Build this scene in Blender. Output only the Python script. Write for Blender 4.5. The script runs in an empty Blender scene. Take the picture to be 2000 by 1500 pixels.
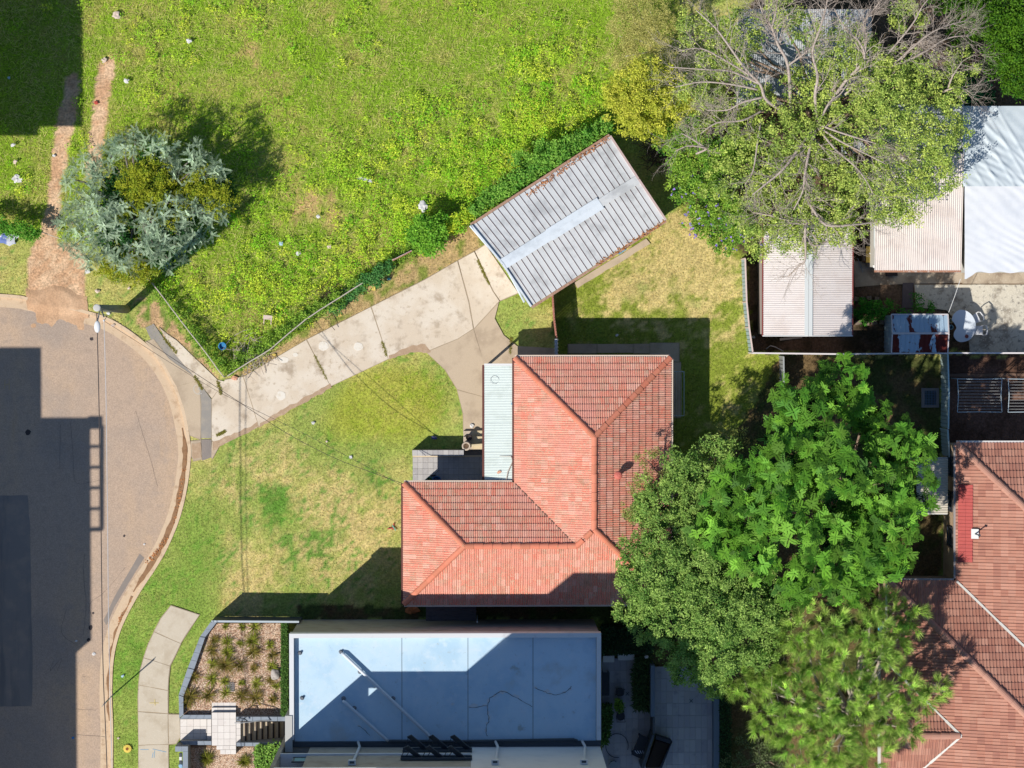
import bpy, bmesh, math, random
import numpy as np
from mathutils import Vector, Matrix
random.seed(7); RNG = np.random.default_rng(11)
R = math.radians
sc = bpy.context.scene
col = sc.collection

# ------------------------------------------------------------------ camera (drone, near nadir)
H = 108.0; FPX = 4454.0; NAD = (930.0, 637.0)
_Z = Vector((-(NAD[0]-1000)/FPX, -(750-NAD[1])/FPX, 1.0)).normalized()
_X = (Vector((1,0,0)) - _Z*_Z[0]).normalized()
_Y = _Z.cross(_X)
R_CW = Matrix((_X, _Y, _Z))              # camera -> world
cam_d = bpy.data.cameras.new('camera'); cam = bpy.data.objects.new('camera', cam_d); col.objects.link(cam)
cam_d.sensor_width = 36.0; cam_d.lens = 36.0*FPX/2000.0; cam_d.clip_start = 1.0; cam_d.clip_end = 6000
cam.matrix_world = Matrix.Translation((0,0,H)) @ R_CW.to_4x4()
sc.camera = cam

# ------------------------------------------------------------------ sky, sun, exposure
SUN_EL = R(46.5); SH = Vector((0.753, 0.657)).normalized()     # direction in which shadows fall
w = bpy.data.worlds.new('World'); sc.world = w; w.use_nodes = True
nt = w.node_tree; nt.nodes.clear()
sky = nt.nodes.new('ShaderNodeTexSky'); sky.sky_type = 'NISHITA'; sky.sun_disc = False
sky.sun_elevation = SUN_EL; sky.sun_rotation = math.atan2(-SH[0], -SH[1])
sky.air_density = 1.0; sky.dust_density = 0.1; sky.ozone_density = 4.2
bg = nt.nodes.new('ShaderNodeBackground'); bg.inputs[1].default_value = 0.098
wo = nt.nodes.new('ShaderNodeOutputWorld')
nt.links.new(sky.outputs[0], bg.inputs[0]); nt.links.new(bg.outputs[0], wo.inputs[0])
sd = bpy.data.lights.new('sun', 'SUN'); sd.energy = 4.9; sd.angle = R(0.53); sd.color = (1.0, 0.95, 0.87)
sun = bpy.data.objects.new('sun', sd); col.objects.link(sun)
sdir = Vector((SH[0]*math.cos(SUN_EL), SH[1]*math.cos(SUN_EL), -math.sin(SUN_EL)))
sun.rotation_euler = sdir.to_track_quat('-Z', 'Y').to_euler(); sun.location = (-40, -40, 60)
vs = sc.view_settings; vs.view_transform = 'Standard'; vs.look = 'None'; vs.exposure = 0.12; vs.gamma = 1.0
vs.use_curve_mapping = False
sc.cycles.max_bounces = 6; sc.cycles.diffuse_bounces = 3; sc.cycles.transparent_max_bounces = 8
sc.cycles.caustics_reflective = False; sc.cycles.caustics_refractive = False

# ------------------------------------------------------------------ pixel <-> world
def W(px, py, z=0.0):
    d = R_CW @ Vector(((px-1000)/FPX, (750-py)/FPX, -1.0))
    t = (z-H)/d.z
    return Vector((d.x*t, d.y*t, z))
def P(pts, z=0.0): return [W(a, b, z) for a, b in pts]
_RN = np.array(R_CW)
def px_of(x, y, z=0.0):                    # world arrays -> pixel arrays (for where colours of the ground change)
    p = np.stack([x, y, np.full_like(x, z)-H], -1) @ _RN
    return 1000+FPX*p[...,0]/-p[...,2], 750-FPX*p[...,1]/-p[...,2]

# ------------------------------------------------------------------ colours and materials
def lin(c): c /= 255.0; return c/12.92 if c <= .04045 else ((c+.055)/1.055)**2.4
KS = 1.25
def A(r, g, b, k=1.0): return tuple(min(.9, lin(v)/KS*k) for v in (r, g, b))
MATS = {}
def mat(name, base=(.5,.5,.5), rough=.85, var=(), bump=None, attr=False, rnd=None, spec=.25, metal=0.0, trans=0.0, fine=None, coat=0, gain=None, groove=None):
    if name in MATS: return MATS[name]
    m = bpy.data.materials.new(name); m.use_nodes = True; MATS[name] = m
    n = m.node_tree.nodes; l = m.node_tree.links
    b = n['Principled BSDF']; out = n['Material Output']
    geo = n.new('ShaderNodeNewGeometry'); pos = geo.outputs['Position']
    b.inputs['Roughness'].default_value = rough; b.inputs['Metallic'].default_value = metal
    b.inputs['Specular IOR Level'].default_value = spec
    if attr:
        at = n.new('ShaderNodeAttribute'); at.attribute_name = 'col'; c = at.outputs['Color']
    elif rnd:                              # pieces that differ one from the next
        at = n.new('ShaderNodeAttribute'); at.attribute_name = 'rnd'
        oi = n.new('ShaderNodeObjectInfo')
        ad = n.new('ShaderNodeMath'); ad.operation = 'ADD'; l.new(at.outputs['Fac'], ad.inputs[0]); l.new(oi.outputs['Random'], ad.inputs[1])
        fr = n.new('ShaderNodeMath'); fr.operation = 'FRACT'; l.new(ad.outputs[0], fr.inputs[0])
        rp = n.new('ShaderNodeValToRGB'); rp.color_ramp.elements[0].color = (*rnd[0],1); rp.color_ramp.elements[1].color = (*rnd[-1],1)
        for i, cc in enumerate(rnd[1:-1]):
            e = rp.color_ramp.elements.new((i+1)/(len(rnd)-1)); e.color = (*cc,1)
        l.new(fr.outputs[0], rp.inputs[0]); c = rp.outputs[0]
    else:
        rg = n.new('ShaderNodeRGB'); rg.outputs[0].default_value = (*base,1); c = rg.outputs[0]
    if groove:                             # pale growth in the channels of a tile
        ga = n.new('ShaderNodeAttribute'); ga.attribute_name = 'groove'
        no = n.new('ShaderNodeTexNoise'); no.inputs['Scale'].default_value = 3.0; no.inputs['Detail'].default_value = 4; l.new(pos, no.inputs['Vector'])
        mr = n.new('ShaderNodeMapRange'); mr.inputs[1].default_value = .35; mr.inputs[2].default_value = .65; mr.inputs[3].default_value = .25; mr.inputs[4].default_value = .95; l.new(no.outputs['Fac'], mr.inputs[0])
        mu = n.new('ShaderNodeMath'); mu.operation = 'MULTIPLY'; l.new(ga.outputs['Fac'], mu.inputs[0]); l.new(mr.outputs[0], mu.inputs[1])
        mx = n.new('ShaderNodeMix'); mx.data_type = 'RGBA'; l.new(mu.outputs[0], mx.inputs[0]); l.new(c, mx.inputs[6]); mx.inputs[7].default_value = (*groove,1); c = mx.outputs[2]
    for v in var:                          # (scale, colour, lo, hi[, stretch])
        no = n.new('ShaderNodeTexNoise'); no.inputs['Scale'].default_value = v[0]; no.inputs['Detail'].default_value = 5; no.inputs['Roughness'].default_value = .6
        src = pos
        if len(v) > 4:
            mp = n.new('ShaderNodeMapping'); mp.inputs['Scale'].default_value = v[4]
            if len(v) > 5: mp.inputs['Rotation'].default_value = v[5]
            l.new(pos, mp.inputs[0]); src = mp.outputs[0]
        l.new(src, no.inputs['Vector'])
        mr = n.new('ShaderNodeMapRange'); mr.interpolation_type = 'SMOOTHSTEP'
        mr.inputs[1].default_value = v[2]; mr.inputs[2].default_value = v[3]; l.new(no.outputs['Fac'], mr.inputs[0])
        mx = n.new('ShaderNodeMix'); mx.data_type = 'RGBA'
        l.new(mr.outputs[0], mx.inputs[0]); l.new(c, mx.inputs[6]); mx.inputs[7].default_value = (*v[1],1); c = mx.outputs[2]
    if fine:                               # fine grain: (scale, amount)
        no = n.new('ShaderNodeTexNoise'); no.inputs['Scale'].default_value = fine[0]; no.inputs['Detail'].default_value = 3
        l.new(pos, no.inputs['Vector'])
        mr = n.new('ShaderNodeMapRange'); mr.inputs[1].default_value = .25; mr.inputs[2].default_value = .75
        mr.inputs[3].default_value = 1-fine[1]; mr.inputs[4].default_value = 1+fine[1]; l.new(no.outputs['Fac'], mr.inputs[0])
        vm = n.new('ShaderNodeVectorMath'); vm.operation = 'SCALE'; l.new(c, vm.inputs[0]); l.new(mr.outputs[0], vm.inputs['Scale']); c = vm.outputs[0]
    if gain:
        vm = n.new('ShaderNodeVectorMath'); vm.operation = 'SCALE'; l.new(c, vm.inputs[0]); vm.inputs['Scale'].default_value = gain; c = vm.outputs[0]
    l.new(c, b.inputs['Base Color'])
    if bump:                               # (scale, strength, distance)
        no = n.new('ShaderNodeTexNoise'); no.inputs['Scale'].default_value = bump[0]; no.inputs['Detail'].default_value = 4
        l.new(pos, no.inputs['Vector'])
        bp = n.new('ShaderNodeBump'); bp.inputs['Strength'].default_value = bump[1]; bp.inputs['Distance'].default_value = bump[2]
        l.new(no.outputs['Fac'], bp.inputs['Height']); l.new(bp.outputs[0], b.inputs['Normal'])
    if trans:
        tr = n.new('ShaderNodeBsdfTranslucent'); l.new(c, tr.inputs[0])
        ms = n.new('ShaderNodeMixShader'); ms.inputs[0].default_value = trans
        l.new(b.outputs[0], ms.inputs[1]); l.new(tr.outputs[0], ms.inputs[2]); l.new(ms.outputs[0], out.inputs['Surface'])
    if coat: b.inputs['Coat Weight'].default_value = coat
    return m

# ------------------------------------------------------------------ mesh builder and scene helpers
ORG = {}
def finish(me, name, m, parent=None, loc=None, smooth=False):
    o = bpy.data.objects.new(name, me); col.objects.link(o)
    if m is not None: me.materials.append(m)
    if parent is not None:
        o.parent = parent; ORG[o] = ORG[parent]
    else:
        o.location = loc or (0,0,0); ORG[o] = Vector(loc or (0,0,0))
    if smooth: me.polygons.foreach_set('use_smooth', [True]*len(me.polygons))
    return o
class MB:
    def __init__(s): s.v = []; s.f = []
    def add(s, vs, fs):
        o = len(s.v); s.v += [tuple(x) for x in vs]; s.f += [tuple(i+o for i in f) for f in fs]; return s
    def prism(s, pts, z0, z1):
        pts = [(p[0], p[1]) for p in pts]
        a = sum(pts[i][0]*pts[(i+1)%len(pts)][1]-pts[(i+1)%len(pts)][0]*pts[i][1] for i in range(len(pts)))
        if a < 0: pts = pts[::-1]
        n = len(pts); vs = [(x, y, z0) for x, y in pts]+[(x, y, z1) for x, y in pts]
        fs = [tuple(range(n-1,-1,-1)), tuple(range(n,2*n))]+[(i,(i+1)%n,n+(i+1)%n,n+i) for i in range(n)]
        return s.add(vs, fs)
    def box(s, c, size, rz=0.0, tilt=None):
        hx, hy, hz = size[0]/2, size[1]/2, size[2]/2
        M = Matrix.Rotation(rz, 3, 'Z')
        if tilt: M = M @ Matrix.Rotation(tilt[1], 3, tilt[0])
        vs = [Vector(c)+M@Vector((x*hx,y*hy,z*hz)) for z in (-1,1) for x,y in ((-1,-1),(1,-1),(1,1),(-1,1))]
        return s.add(vs, [(3,2,1,0),(4,5,6,7),(0,1,5,4),(1,2,6,5),(2,3,7,6),(3,0,4,7)])
    def bar(s, a, b, wd, ht, up=(0,0,1)):
        a = Vector(a); b = Vector(b); d = (b-a).normalized(); u = Vector(up)
        sd_ = d.cross(u)
        if sd_.length < 1e-4: sd_ = d.cross(Vector((1,0,0)))
        sd_.normalize(); u = sd_.cross(d).normalized()
        vs = [p+sd_*wd/2*x+u*ht/2*z for p in (a,b) for x,z in ((-1,-1),(1,-1),(1,1),(-1,1))]
        return s.add(vs, [(0,1,2,3),(7,6,5,4),(0,4,5,1),(1,5,6,2),(2,6,7,3),(3,7,4,0)])
    def tube(s, pts, rad, n=6, cap=True):
        pts = [Vector(p) for p in pts]; k = len(pts)
        if not isinstance(rad, (list, tuple)): rad = [rad]*k
        vs = []
        ref = Vector((0.31,0.17,0.93))
        for i, p in enumerate(pts):
            d = (pts[min(i+1,k-1)]-pts[max(i-1,0)]).normalized()
            u = d.cross(ref)
            if u.length < .1: u = d.cross(Vector((1,0,0)))
            u.normalize(); v = d.cross(u)
            vs += [p+(u*math.cos(2*math.pi*j/n)+v*math.sin(2*math.pi*j/n))*rad[i] for j in range(n)]
        fs = [(i*n+j, i*n+(j+1)%n, (i+1)*n+(j+1)%n, (i+1)*n+j) for i in range(k-1) for j in range(n)]
        if cap: fs += [tuple(range(n-1,-1,-1)), tuple(range((k-1)*n, k*n))]
        return s.add(vs, fs)
    def lathe(s, c, prof, n=14):
        c = Vector(c); vs = []
        for r, z in prof: vs += [c+Vector((r*math.cos(2*math.pi*j/n), r*math.sin(2*math.pi*j/n), z)) for j in range(n)]
        k = len(prof)
        fs = [(i*n+j, i*n+(j+1)%n, (i+1)*n+(j+1)%n, (i+1)*n+j) for i in range(k-1) for j in range(n)]
        return s.add(vs, fs+[tuple(range(n-1,-1,-1)), tuple(range((k-1)*n,k*n))])
    def mesh(s, name, org=(0,0,0)):
        me = bpy.data.meshes.new(name); o = Vector(org)
        me.from_pydata([(x-o[0], y-o[1], z-o[2]) for x,y,z in s.v], [], s.f); me.validate(); me.update(); return me
    def obj(s, name, m, parent=None, smooth=False):
        return finish(s.mesh(name, ORG[parent] if parent else (0,0,0)), name, m, parent, None, smooth)
def tag(o, label=None, cat=None, group=None, kind=None):
    if label: o['label'] = label
    if cat: o['category'] = cat
    if group: o['group'] = group
    if kind: o['kind'] = kind
    return o
def thing(name, label, cat, loc, group=None):
    o = bpy.data.objects.new(name, None); col.objects.link(o); o.location = loc; o.empty_display_size = .3
    ORG[o] = Vector(loc); return tag(o, label, cat, group)
def solo(name, label, cat, mb, m, loc=None, group=None, smooth=False):      # a thing that is one mesh
    if loc is None: loc = mb.v[0]
    o = finish(mb.mesh(name, loc), name, m, None, loc, smooth); return tag(o, label, cat, group)
def struct(name, mb, m, kind='structure'):
    o = mb.obj(name, m); o['kind'] = kind; return o
def fast(name, V, F, C, m, parent=None, smooth=False, rnd=None):            # numpy arrays -> mesh
    me = bpy.data.meshes.new(name); V = np.asarray(V, np.float32)
    if parent is not None: V = V-np.array(ORG[parent], np.float32)
    F = np.asarray(F, np.int32); k = F.shape[1]
    me.vertices.add(len(V)); me.vertices.foreach_set('co', V.ravel())
    me.loops.add(F.size); me.loops.foreach_set('vertex_index', F.ravel())
    me.polygons.add(len(F)); me.polygons.foreach_set('loop_start', np.arange(0, F.size, k, dtype=np.int32))
    if C is not None:
        at = me.attributes.new('col', 'FLOAT_COLOR', 'POINT'); C = np.asarray(C, np.float32)
        if C.shape[1] == 3: C = np.concatenate([C, np.ones((len(C),1), np.float32)], 1)
        at.data.foreach_set('color', C.ravel())
    if rnd is not None:
        at = me.attributes.new('rnd', 'FLOAT', 'POINT'); at.data.foreach_set('value', np.asarray(rnd, np.float32))
    me.update(calc_edges=True); me.validate()
    return finish(me, name, m, parent, None, smooth)

# value noise on arrays
_T = np.random.default_rng(3).random((256,256))
def vnoise(x, y):
    xi = np.floor(x).astype(int); yi = np.floor(y).astype(int); fx = x-xi; fy = y-yi
    fx = fx*fx*(3-2*fx); fy = fy*fy*(3-2*fy)
    g = lambda a, b: _T[a & 255, b & 255]
    return (g(xi,yi)*(1-fx)+g(xi+1,yi)*fx)*(1-fy)+(g(xi,yi+1)*(1-fx)+g(xi+1,yi+1)*fx)*fy
def fbm(x, y, s, o=4):
    r = 0; a = .5; t = 0
    for i in range(o): r = r+a*vnoise(x*s+17.3*i, y*s-9.1*i); t += a; a *= .55; s *= 2.03
    return r/t
def inpoly(px, py, poly):
    r = np.zeros(px.shape, bool); n = len(poly)
    for i in range(n):
        x0,y0 = poly[i]; x1,y1 = poly[(i+1)%n]
        if y0 == y1: continue
        c = ((y0 > py) != (y1 > py)) & (px < (x1-x0)*(py-y0)/(y1-y0)+x0); r ^= c
    return r
def spline(pts, k=6):                       # smooth curve through 2D points
    out = []; n = len(pts)
    for i in range(n-1):
        p0 = pts[max(i-1,0)]; p1 = pts[i]; p2 = pts[i+1]; p3 = pts[min(i+2,n-1)]
        for j in range(k):
            t = j/k
            out.append(tuple(.5*((2*p1[a])+(-p0[a]+p2[a])*t+(2*p0[a]-5*p1[a]+4*p2[a]-p3[a])*t*t+(-p0[a]+3*p1[a]-3*p2[a]+p3[a])*t**3) for a in range(len(p1))))
    return out+[tuple(pts[-1])]
def ragged(pts, step=.3, amp=.02, seed=1):  # world xy outline with uneven edges
    rg = random.Random(seed); out = []
    for i in range(len(pts)):
        a = Vector(pts[i][:2]); b = Vector(pts[(i+1)%len(pts)][:2]); k = max(1, int((b-a).length/step))
        for j in range(k):
            p = a.lerp(b, j/k)
            if j: p = p+Vector((rg.uniform(-amp,amp), rg.uniform(-amp,amp)))
            out.append((p.x, p.y))
    return out
# ================================================================== GROUND
KERB_PX = [(221,1900),(221,1500),(221,1420),(219,1360),(222,1290),(233,1240),(250,1200),(275,1155),(308,1105),(330,1065),(352,1010),(366,950),(373,890),(370,850),(360,800),(345,755),(320,710),(290,675),(250,643),(210,620),(170,607),(120,594),(60,582),(0,574),(-300,560)]
KPX = spline(KERB_PX, 6)
KW = [W(a,b) for a,b in KPX]
def offset(curve, d):
    out = []
    for i, p in enumerate(curve):
        t = (curve[min(i+1,len(curve)-1)]-curve[max(i-1,0)]); t.z = 0; t.normalize()
        out.append(Vector((p.x-t.y*d, p.y+t.x*d, p.z)))
    return out
ROADPX = KPX+[(-300,1900)]
_q = offset(KW,.12); ROADIN = [tuple(float(t) for t in px_of(np.array(p.x), np.array(p.y))) for p in _q]+[(-300,1900)]
LOT = [(-90,-90),(1330,-90),(1320,150),(1200,262),(920,437),(800,497),(720,548),(590,645),(440,736),(290,560),(200,480),(115,465),(0,437),(-90,420)]
BACK = [(1010,575),(1300,432),(1330,395),(1455,495),(1470,690),(1530,700),(1530,900),(1380,930),(1310,1100),(1310,700),(1088,700),(1080,600)]
YARD = [(1455,495),(1470,690),(2090,690),(2090,-90),(1500,-90),(1330,395)]
UNDER = [(1530,695),(1838,695),(1838,1120),(1700,1560),(1400,1560),(1395,1330),(1290,1250),(1290,1100),(1330,960),(1400,900)]
EAST = [(1845,695),(2090,695),(2090,880),(1845,880)]
SIDE = [(583,1211),(583,1180),(790,1180),(790,1100),(1320,1100),(1320,1320),(1175,1320),(1175,1211)]
TRACK1 = [(128,150),(155,140),(150,230),(142,260),(135,300),(122,360),(118,420),(112,470),(150,480),(170,500),(168,560),(160,606),(60,600),(58,545),(50,520),(65,480),(72,465),(90,400),(100,330),(105,260),(118,200)]
TRACK2 = [(192,125),(226,108),(222,160),(214,210),(205,270),(198,300),(190,345),(165,350),(170,290),(176,230),(186,170)]
STAIR = (466,560,1404,1450)
def blob(px, py, L):
    r = np.zeros(px.shape)
    for x, y, s, a in L: r = r+a*np.exp(-(((px-x)**2+(py-y)**2)/(s*s)))
    return r
DRY_LOT = [(492,105,32,.8),(600,385,45,.5),(650,400,40,.45),(570,420,35,.45),(640,20,40,.5),(745,10,30,.6),(640,470,60,.35),(460,300,40,.2),(1230,120,60,.5),(1270,60,50,.5),(700,500,50,.3),(60,420,25,.3)]
DRY_FR = [(530,940,60,.5),(480,900,40,.5),(600,1060,60,.5),(660,1000,60,.4),(700,1060,60,.45),(560,880,40,.3),(470,1080,60,.3),(740,1020,50,.4),(520,1130,60,.4),(640,1140,60,.35),(450,960,30,.5),(400,920,30,.3),(700,960,40,.3),(560,1010,20,-.6),(610,860,60,.15),(640,940,40,.4),(740,900,40,.2),(720,1140,40,.4),(480,1190,50,.4)]
GRN_FR = [(535,985,34,1.0),(545,960,22,.6),(575,1080,28,.6),(560,1100,22,.5),(620,1050,26,.7),(660,1040,22,.5),(560,1050,16,.5),(630,1090,40,.4),(860,770,60,.5),(790,730,60,.35),(640,870,40,.35),(700,800,40,.2),(450,880,30,.4),(330,1150,50,.3),(260,1300,60,.5),(720,930,30,.55),(750,940,30,.4),(430,1000,30,.3),(400,1080,40,.4)]
DRY_BK = [(1330,520,110,.75),(1260,560,70,.5),(1390,560,60,.5),(1200,560,40,.35),(1350,450,60,.5),(1440,640,40,.3),(1180,590,40,.3),(1440,860,60,.4),(1470,800,50,.3)]
def ground_col(x, y):
    px, py = px_of(x, y)
    j = (fbm(x,y,1.6,3)-.5)*22; jx = px+j; jy = py+(fbm(x+40,y-7,1.6,3)-.5)*22
    n1 = fbm(x,y,.55); n2 = fbm(x+9,y+3,2.3); n3 = fbm(x-4,y+8,7.0,3)
    mixc = lambda a, b, t: a*(1-t[...,None])+np.array(b)*t[...,None]
    sm = lambda t, lo, hi: np.clip((t-lo)/(hi-lo),0,1)**2*(3-2*np.clip((t-lo)/(hi-lo),0,1))
    straw = A(222,198,136); soil = A(190,150,118)
    # lawn by default
    c = np.ones(px.shape+(3,))*np.array(A(164,178,90))
    c = mixc(c, A(198,192,112), sm(n1+.25*n2,.45,.8))
    dry = .12+blob(jx,jy,DRY_FR)*1.0+(n2-.5)*1.9+(n1-.5)*.9+(n3-.5)*1.3
    c = mixc(c, straw, sm(dry,.22,.85)*.85)
    grn = blob(jx,jy,GRN_FR)*.75+(n2-.5)*1.3+(n3-.5)*1.9
    c = mixc(c, A(92,146,50), sm(grn,.12,.7)*.9)
    c = mixc(c, A(178,180,58), sm(blob(px,py,[(800,790,90,1),(720,780,60,.8),(660,830,60,.5)]),.2,.9)*.6)
    c = mixc(c, A(128,165,66), .62*sm(-jx,-450,-380)*sm(jy,960,1060))
    z = np.zeros(px.shape, int)                 # 0 lawn, 1 long grass, 2 yard lawn, 3 bare
    b = inpoly(jx,jy,BACK)
    cb = np.ones(px.shape+(3,))*np.array(A(146,160,62)); cb = mixc(cb, straw, sm(blob(jx,jy,DRY_BK)*.9+(n2-.5)*1.6+(n3-.5)*1.2,.15,.85)*.85)
    cb = mixc(cb, A(100,140,48), sm(n1+(n3-.5)*.4,.6,.8)*.5)
    c = np.where(b[...,None], cb, c); z[b] = 2
    for poly, base, alt in ((YARD, A(120,98,80), A(80,70,52)), (UNDER, A(120,100,70), A(82,92,48)), (EAST, A(128,98,84), A(104,78,64)), (SIDE, A(86,100,52), A(110,90,64))):
        b = inpoly(jx,jy,poly); cc = mixc(np.ones(px.shape+(3,))*np.array(base), alt, sm(n1*.5+n2*.5,.42,.62))
        c = np.where(b[...,None], cc, c); z[b] = 3
    b = inpoly(px+j*.5,py,LOT)
    cl = np.ones(px.shape+(3,))*np.array(A(138,166,54)); cl = mixc(cl, A(172,168,90), sm(n1*.6+n2*.4,.4,.7))
    cl = mixc(cl, A(204,172,118), sm(blob(jx,jy,DRY_LOT)+(n2-.5)*.8,.35,.9))
    c = np.where(b[...,None], cl, c); z[b] = 1
    jx2 = px+(n2-.5)*14; jy2 = py+(n3-.5)*10
    for t in (TRACK1, TRACK2):
        b = inpoly(jx2,jy2,t); c = np.where(b[...,None], mixc(np.ones(px.shape+(3,))*np.array(A(232,196,160)), A(208,166,130), sm(n2*.6+n3*.4,.42,.62)), c); z[b] = 3
    b = inpoly(jx2,jy2,[(985,500),(470,765),(448,738),(590,648),(720,552),(800,500),(925,440)])   # dry strip beside the driveway
    c = np.where(b[...,None], mixc(np.ones(px.shape+(3,))*np.array(A(200,172,122)), A(140,150,70), sm(n2,.48,.62)), c); z[b] = 2
    b = inpoly(jx2,jy2,[(262,585),(300,575),(345,640),(420,730),(440,745),(380,735),(300,640),(270,640)])
    c = np.where(b[...,None], mixc(np.ones(px.shape+(3,))*np.array(A(205,170,130)), A(120,150,60), sm(n2,.45,.6)), c); z[b] = 2
    c = c*(.70+.60*n3)[...,None]
    return c, z, px, py
def ground_z(px, py, n):
    z = n*.05-.048
    z = np.where(inpoly(px, py, ROADIN), -.45, z)
    s = STAIR
    z = np.where((px > s[0]-4)&(px < s[1]+14)&(py > s[2]-4)&(py < s[3]+8), -1.6, z)
    return z
def build_ground():
    xs = np.concatenate([[-2600,-600,-150,-60,-34],np.arange(-27,29.01,.16),[36,60,150,600,2600]])
    ys = np.concatenate([[-2600,-600,-150,-60,-30],np.arange(-24,19.01,.16),[26,60,150,600,2600]])
    X, Y = np.meshgrid(xs, ys); c, z, px, py = ground_col(X, Y)
    Z = ground_z(px, py, fbm(X,Y,1.1,3)*1.0)
    far = (np.abs(X) > 30)|(np.abs(Y) > 26); Z = np.where(far, -.5, Z)
    nx, ny = len(xs), len(ys); i = np.arange(nx*ny).reshape(ny,nx)
    F = np.stack([i[:-1,:-1],i[:-1,1:],i[1:,1:],i[1:,:-1]],-1).reshape(-1,4)
    o = fast('ground', np.stack([X,Y,Z],-1).reshape(-1,3), F, c.reshape(-1,3), mat('ground', attr=True, rough=.95, spec=.1, fine=(11,.42), bump=(30,.8,.04)), smooth=True)
    o['kind'] = 'structure'
build_ground()

# ------------------------------------------------------------------ road, gutter, kerb
ROAD_Z = -.13
def strip(mb, c0, c1, z0, z1, zb):
    n = len(c0)
    for i in range(n-1):
        a,b,c,d = c0[i],c0[i+1],c1[i+1],c1[i]
        mb.add([(a.x,a.y,z0),(b.x,b.y,z0),(c.x,c.y,z1),(d.x,d.y,z1),(a.x,a.y,zb),(b.x,b.y,zb),(c.x,c.y,zb),(d.x,d.y,zb)],
               [(0,1,2,3),(1,0,4,5),(3,2,6,7)])
    return mb
conc = mat('kerb_concrete', A(222,196,165), .9, [(3,A(190,160,130),.5,.75),(14,A(235,215,190),.55,.8)], (60,.4,.01), fine=(90,.15))
struct('kerb', strip(MB(), offset(KW,.15), KW, .012, .022, -.5), conc)
struct('gutter', strip(MB(), offset(KW,.62), offset(KW,.15), ROAD_Z+.006, ROAD_Z-.02, -.5), conc)
rd = offset(KW,.62)
road = MB(); road.prism([(p.x,p.y) for p in rd]+[(-30,-45)], -.6, ROAD_Z)
asph = mat('asphalt', A(196,172,151), .92, [(.3,A(204,176,148),.42,.62,(1,.25,1)),(.12,A(180,162,147),.5,.62),(2.2,A(188,166,147),.5,.7),(.5,A(204,172,138),.64,.8,(1.6,.25,1)),(14,A(168,150,136),.55,.8)], (90,.6,.015), fine=(20,.2))
struct('road', road, asph)
# road patches, sealed cracks and painted shadow lines: flat pieces on the road
asph2 = mat('asphalt_patch', A(152,142,134), .9, [(1.2,A(170,154,140),.45,.7),(.5,A(130,124,120),.5,.7,(3,.3,1))], (110,.5,.012), fine=(80,.18))
asph3 = mat('asphalt_fresh', A(150,140,132), .9, [(1.5,A(160,148,138),.45,.7)], (110,.5,.012), fine=(80,.14))
def flat(name, px, z, m, t=.004, amp=.015, seed=2):
    mb = MB(); mb.prism(ragged(P(px), .3, amp, seed), z-.08, z+t); return struct(name, mb, m)
flat('road_patch', [(-60,968),(53,968),(58,1030),(60,1200),(63,1300),(61,1380),(-60,1382)], ROAD_Z, asph2)
flat('road_patch', [(272,1082),(281,1090),(250,1140),(222,1187),(207,1222),(201,1212),(226,1160)], ROAD_Z, asph3, .005)
crack_shadow = mat('crack_and_shadow', A(120,108,100), .9)
for i, pl in enumerate([[(265,802),(280,850),(296,905),(308,950)],[(118,830),(117,880),(117,920)],[(138,825),(142,880),(147,940),(175,942),(195,938)],[(150,1385),(187,1387)],[(150,1435),(205,1439)],[(160,1320),(175,1323)],[(165,1080),(163,1120),(168,1180),(163,1240)],[(180,1205),(175,1180),(205,1155),(235,1120),(245,1108)],[(130,1190),(120,1235),(150,1260)],[(105,1290),(98,1310),(120,1285),(112,1310)]]):  # the longer level lines are cast shadows drawn dark, the rest cracks
    p = [W(a,b,ROAD_Z+.003) for a,b in spline(pl,5)]
    q = [v+Vector((random.uniform(-.015,.015),random.uniform(-.015,.015),0)) for v in p]
    mb = MB()
    for a, b in zip(q, q[1:]): mb.bar(a, b, .008+random.random()*.01, .005)
    struct('road_crack_and_shadow', mb, crack_shadow)
for x,y,r in [(54,845,6),(176,1226,5),(172,1250,4),(242,1047,2.5),(178,662,4),(181,1198,2.5)]:
    c = W(x,y,0); mb = MB(); mb.prism([(c.x+r*.024*math.cos(a)*random.uniform(.7,1.2), c.y+r*.024*math.sin(a)*random.uniform(.7,1.2)) for a in np.arange(0,6.2,.6)], ROAD_Z-.05, ROAD_Z+.005)
    struct('oil_stain', mb, mat('oil', A(70,62,62), .6))
# painted survey mark near the shade edge
mk = MB()
for a,b in (((8,760),(10,742)),((18,762),(18,740)),((9,752),(18,750))): mk.bar(W(*a,ROAD_Z+.004), W(*b,ROAD_Z+.004), .04, .004)
struct('road_marking', mk, mat('old_paint', A(205,175,135), .9))
# brown water lying in the gutter
wat = MB(); o1 = offset(KW,.44); o2 = offset(KW,.19)
ii = [i for i,(a,b) in enumerate(KPX) if 830 < b < 1170 and a > 230]
for i0,i1 in ((ii[0], ii[-1]),):
    A0 = []; B0 = []
    for i in range(i0, i1+1):
        f = min(1,(i-i0)/3.,(i1-i)/6.); f = max(.1,f)*(.75+.35*math.sin(i*1.9)*.5+.2*math.sin(i*.7)); m_ = (o1[i]+o2[i])/2
        A0.append(m_.lerp(o1[i],min(1.2,f))); B0.append(m_.lerp(o2[i],min(1,f+.2)))
    strip(wat, A0, B0, ROAD_Z+.012, ROAD_Z+.012, ROAD_Z-.05)
ii = [i for i,(a,b) in enumerate(KPX) if 1165 < b < 1420 and a > 200]
o1 = offset(KW,.30); o2 = offset(KW,.2)
strip(wat, [o2[i].lerp(o1[i],.6+.5*math.sin(i*1.3)) for i in ii], [o2[i] for i in ii], ROAD_Z+.006, ROAD_Z+.006, ROAD_Z-.05)
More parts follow.
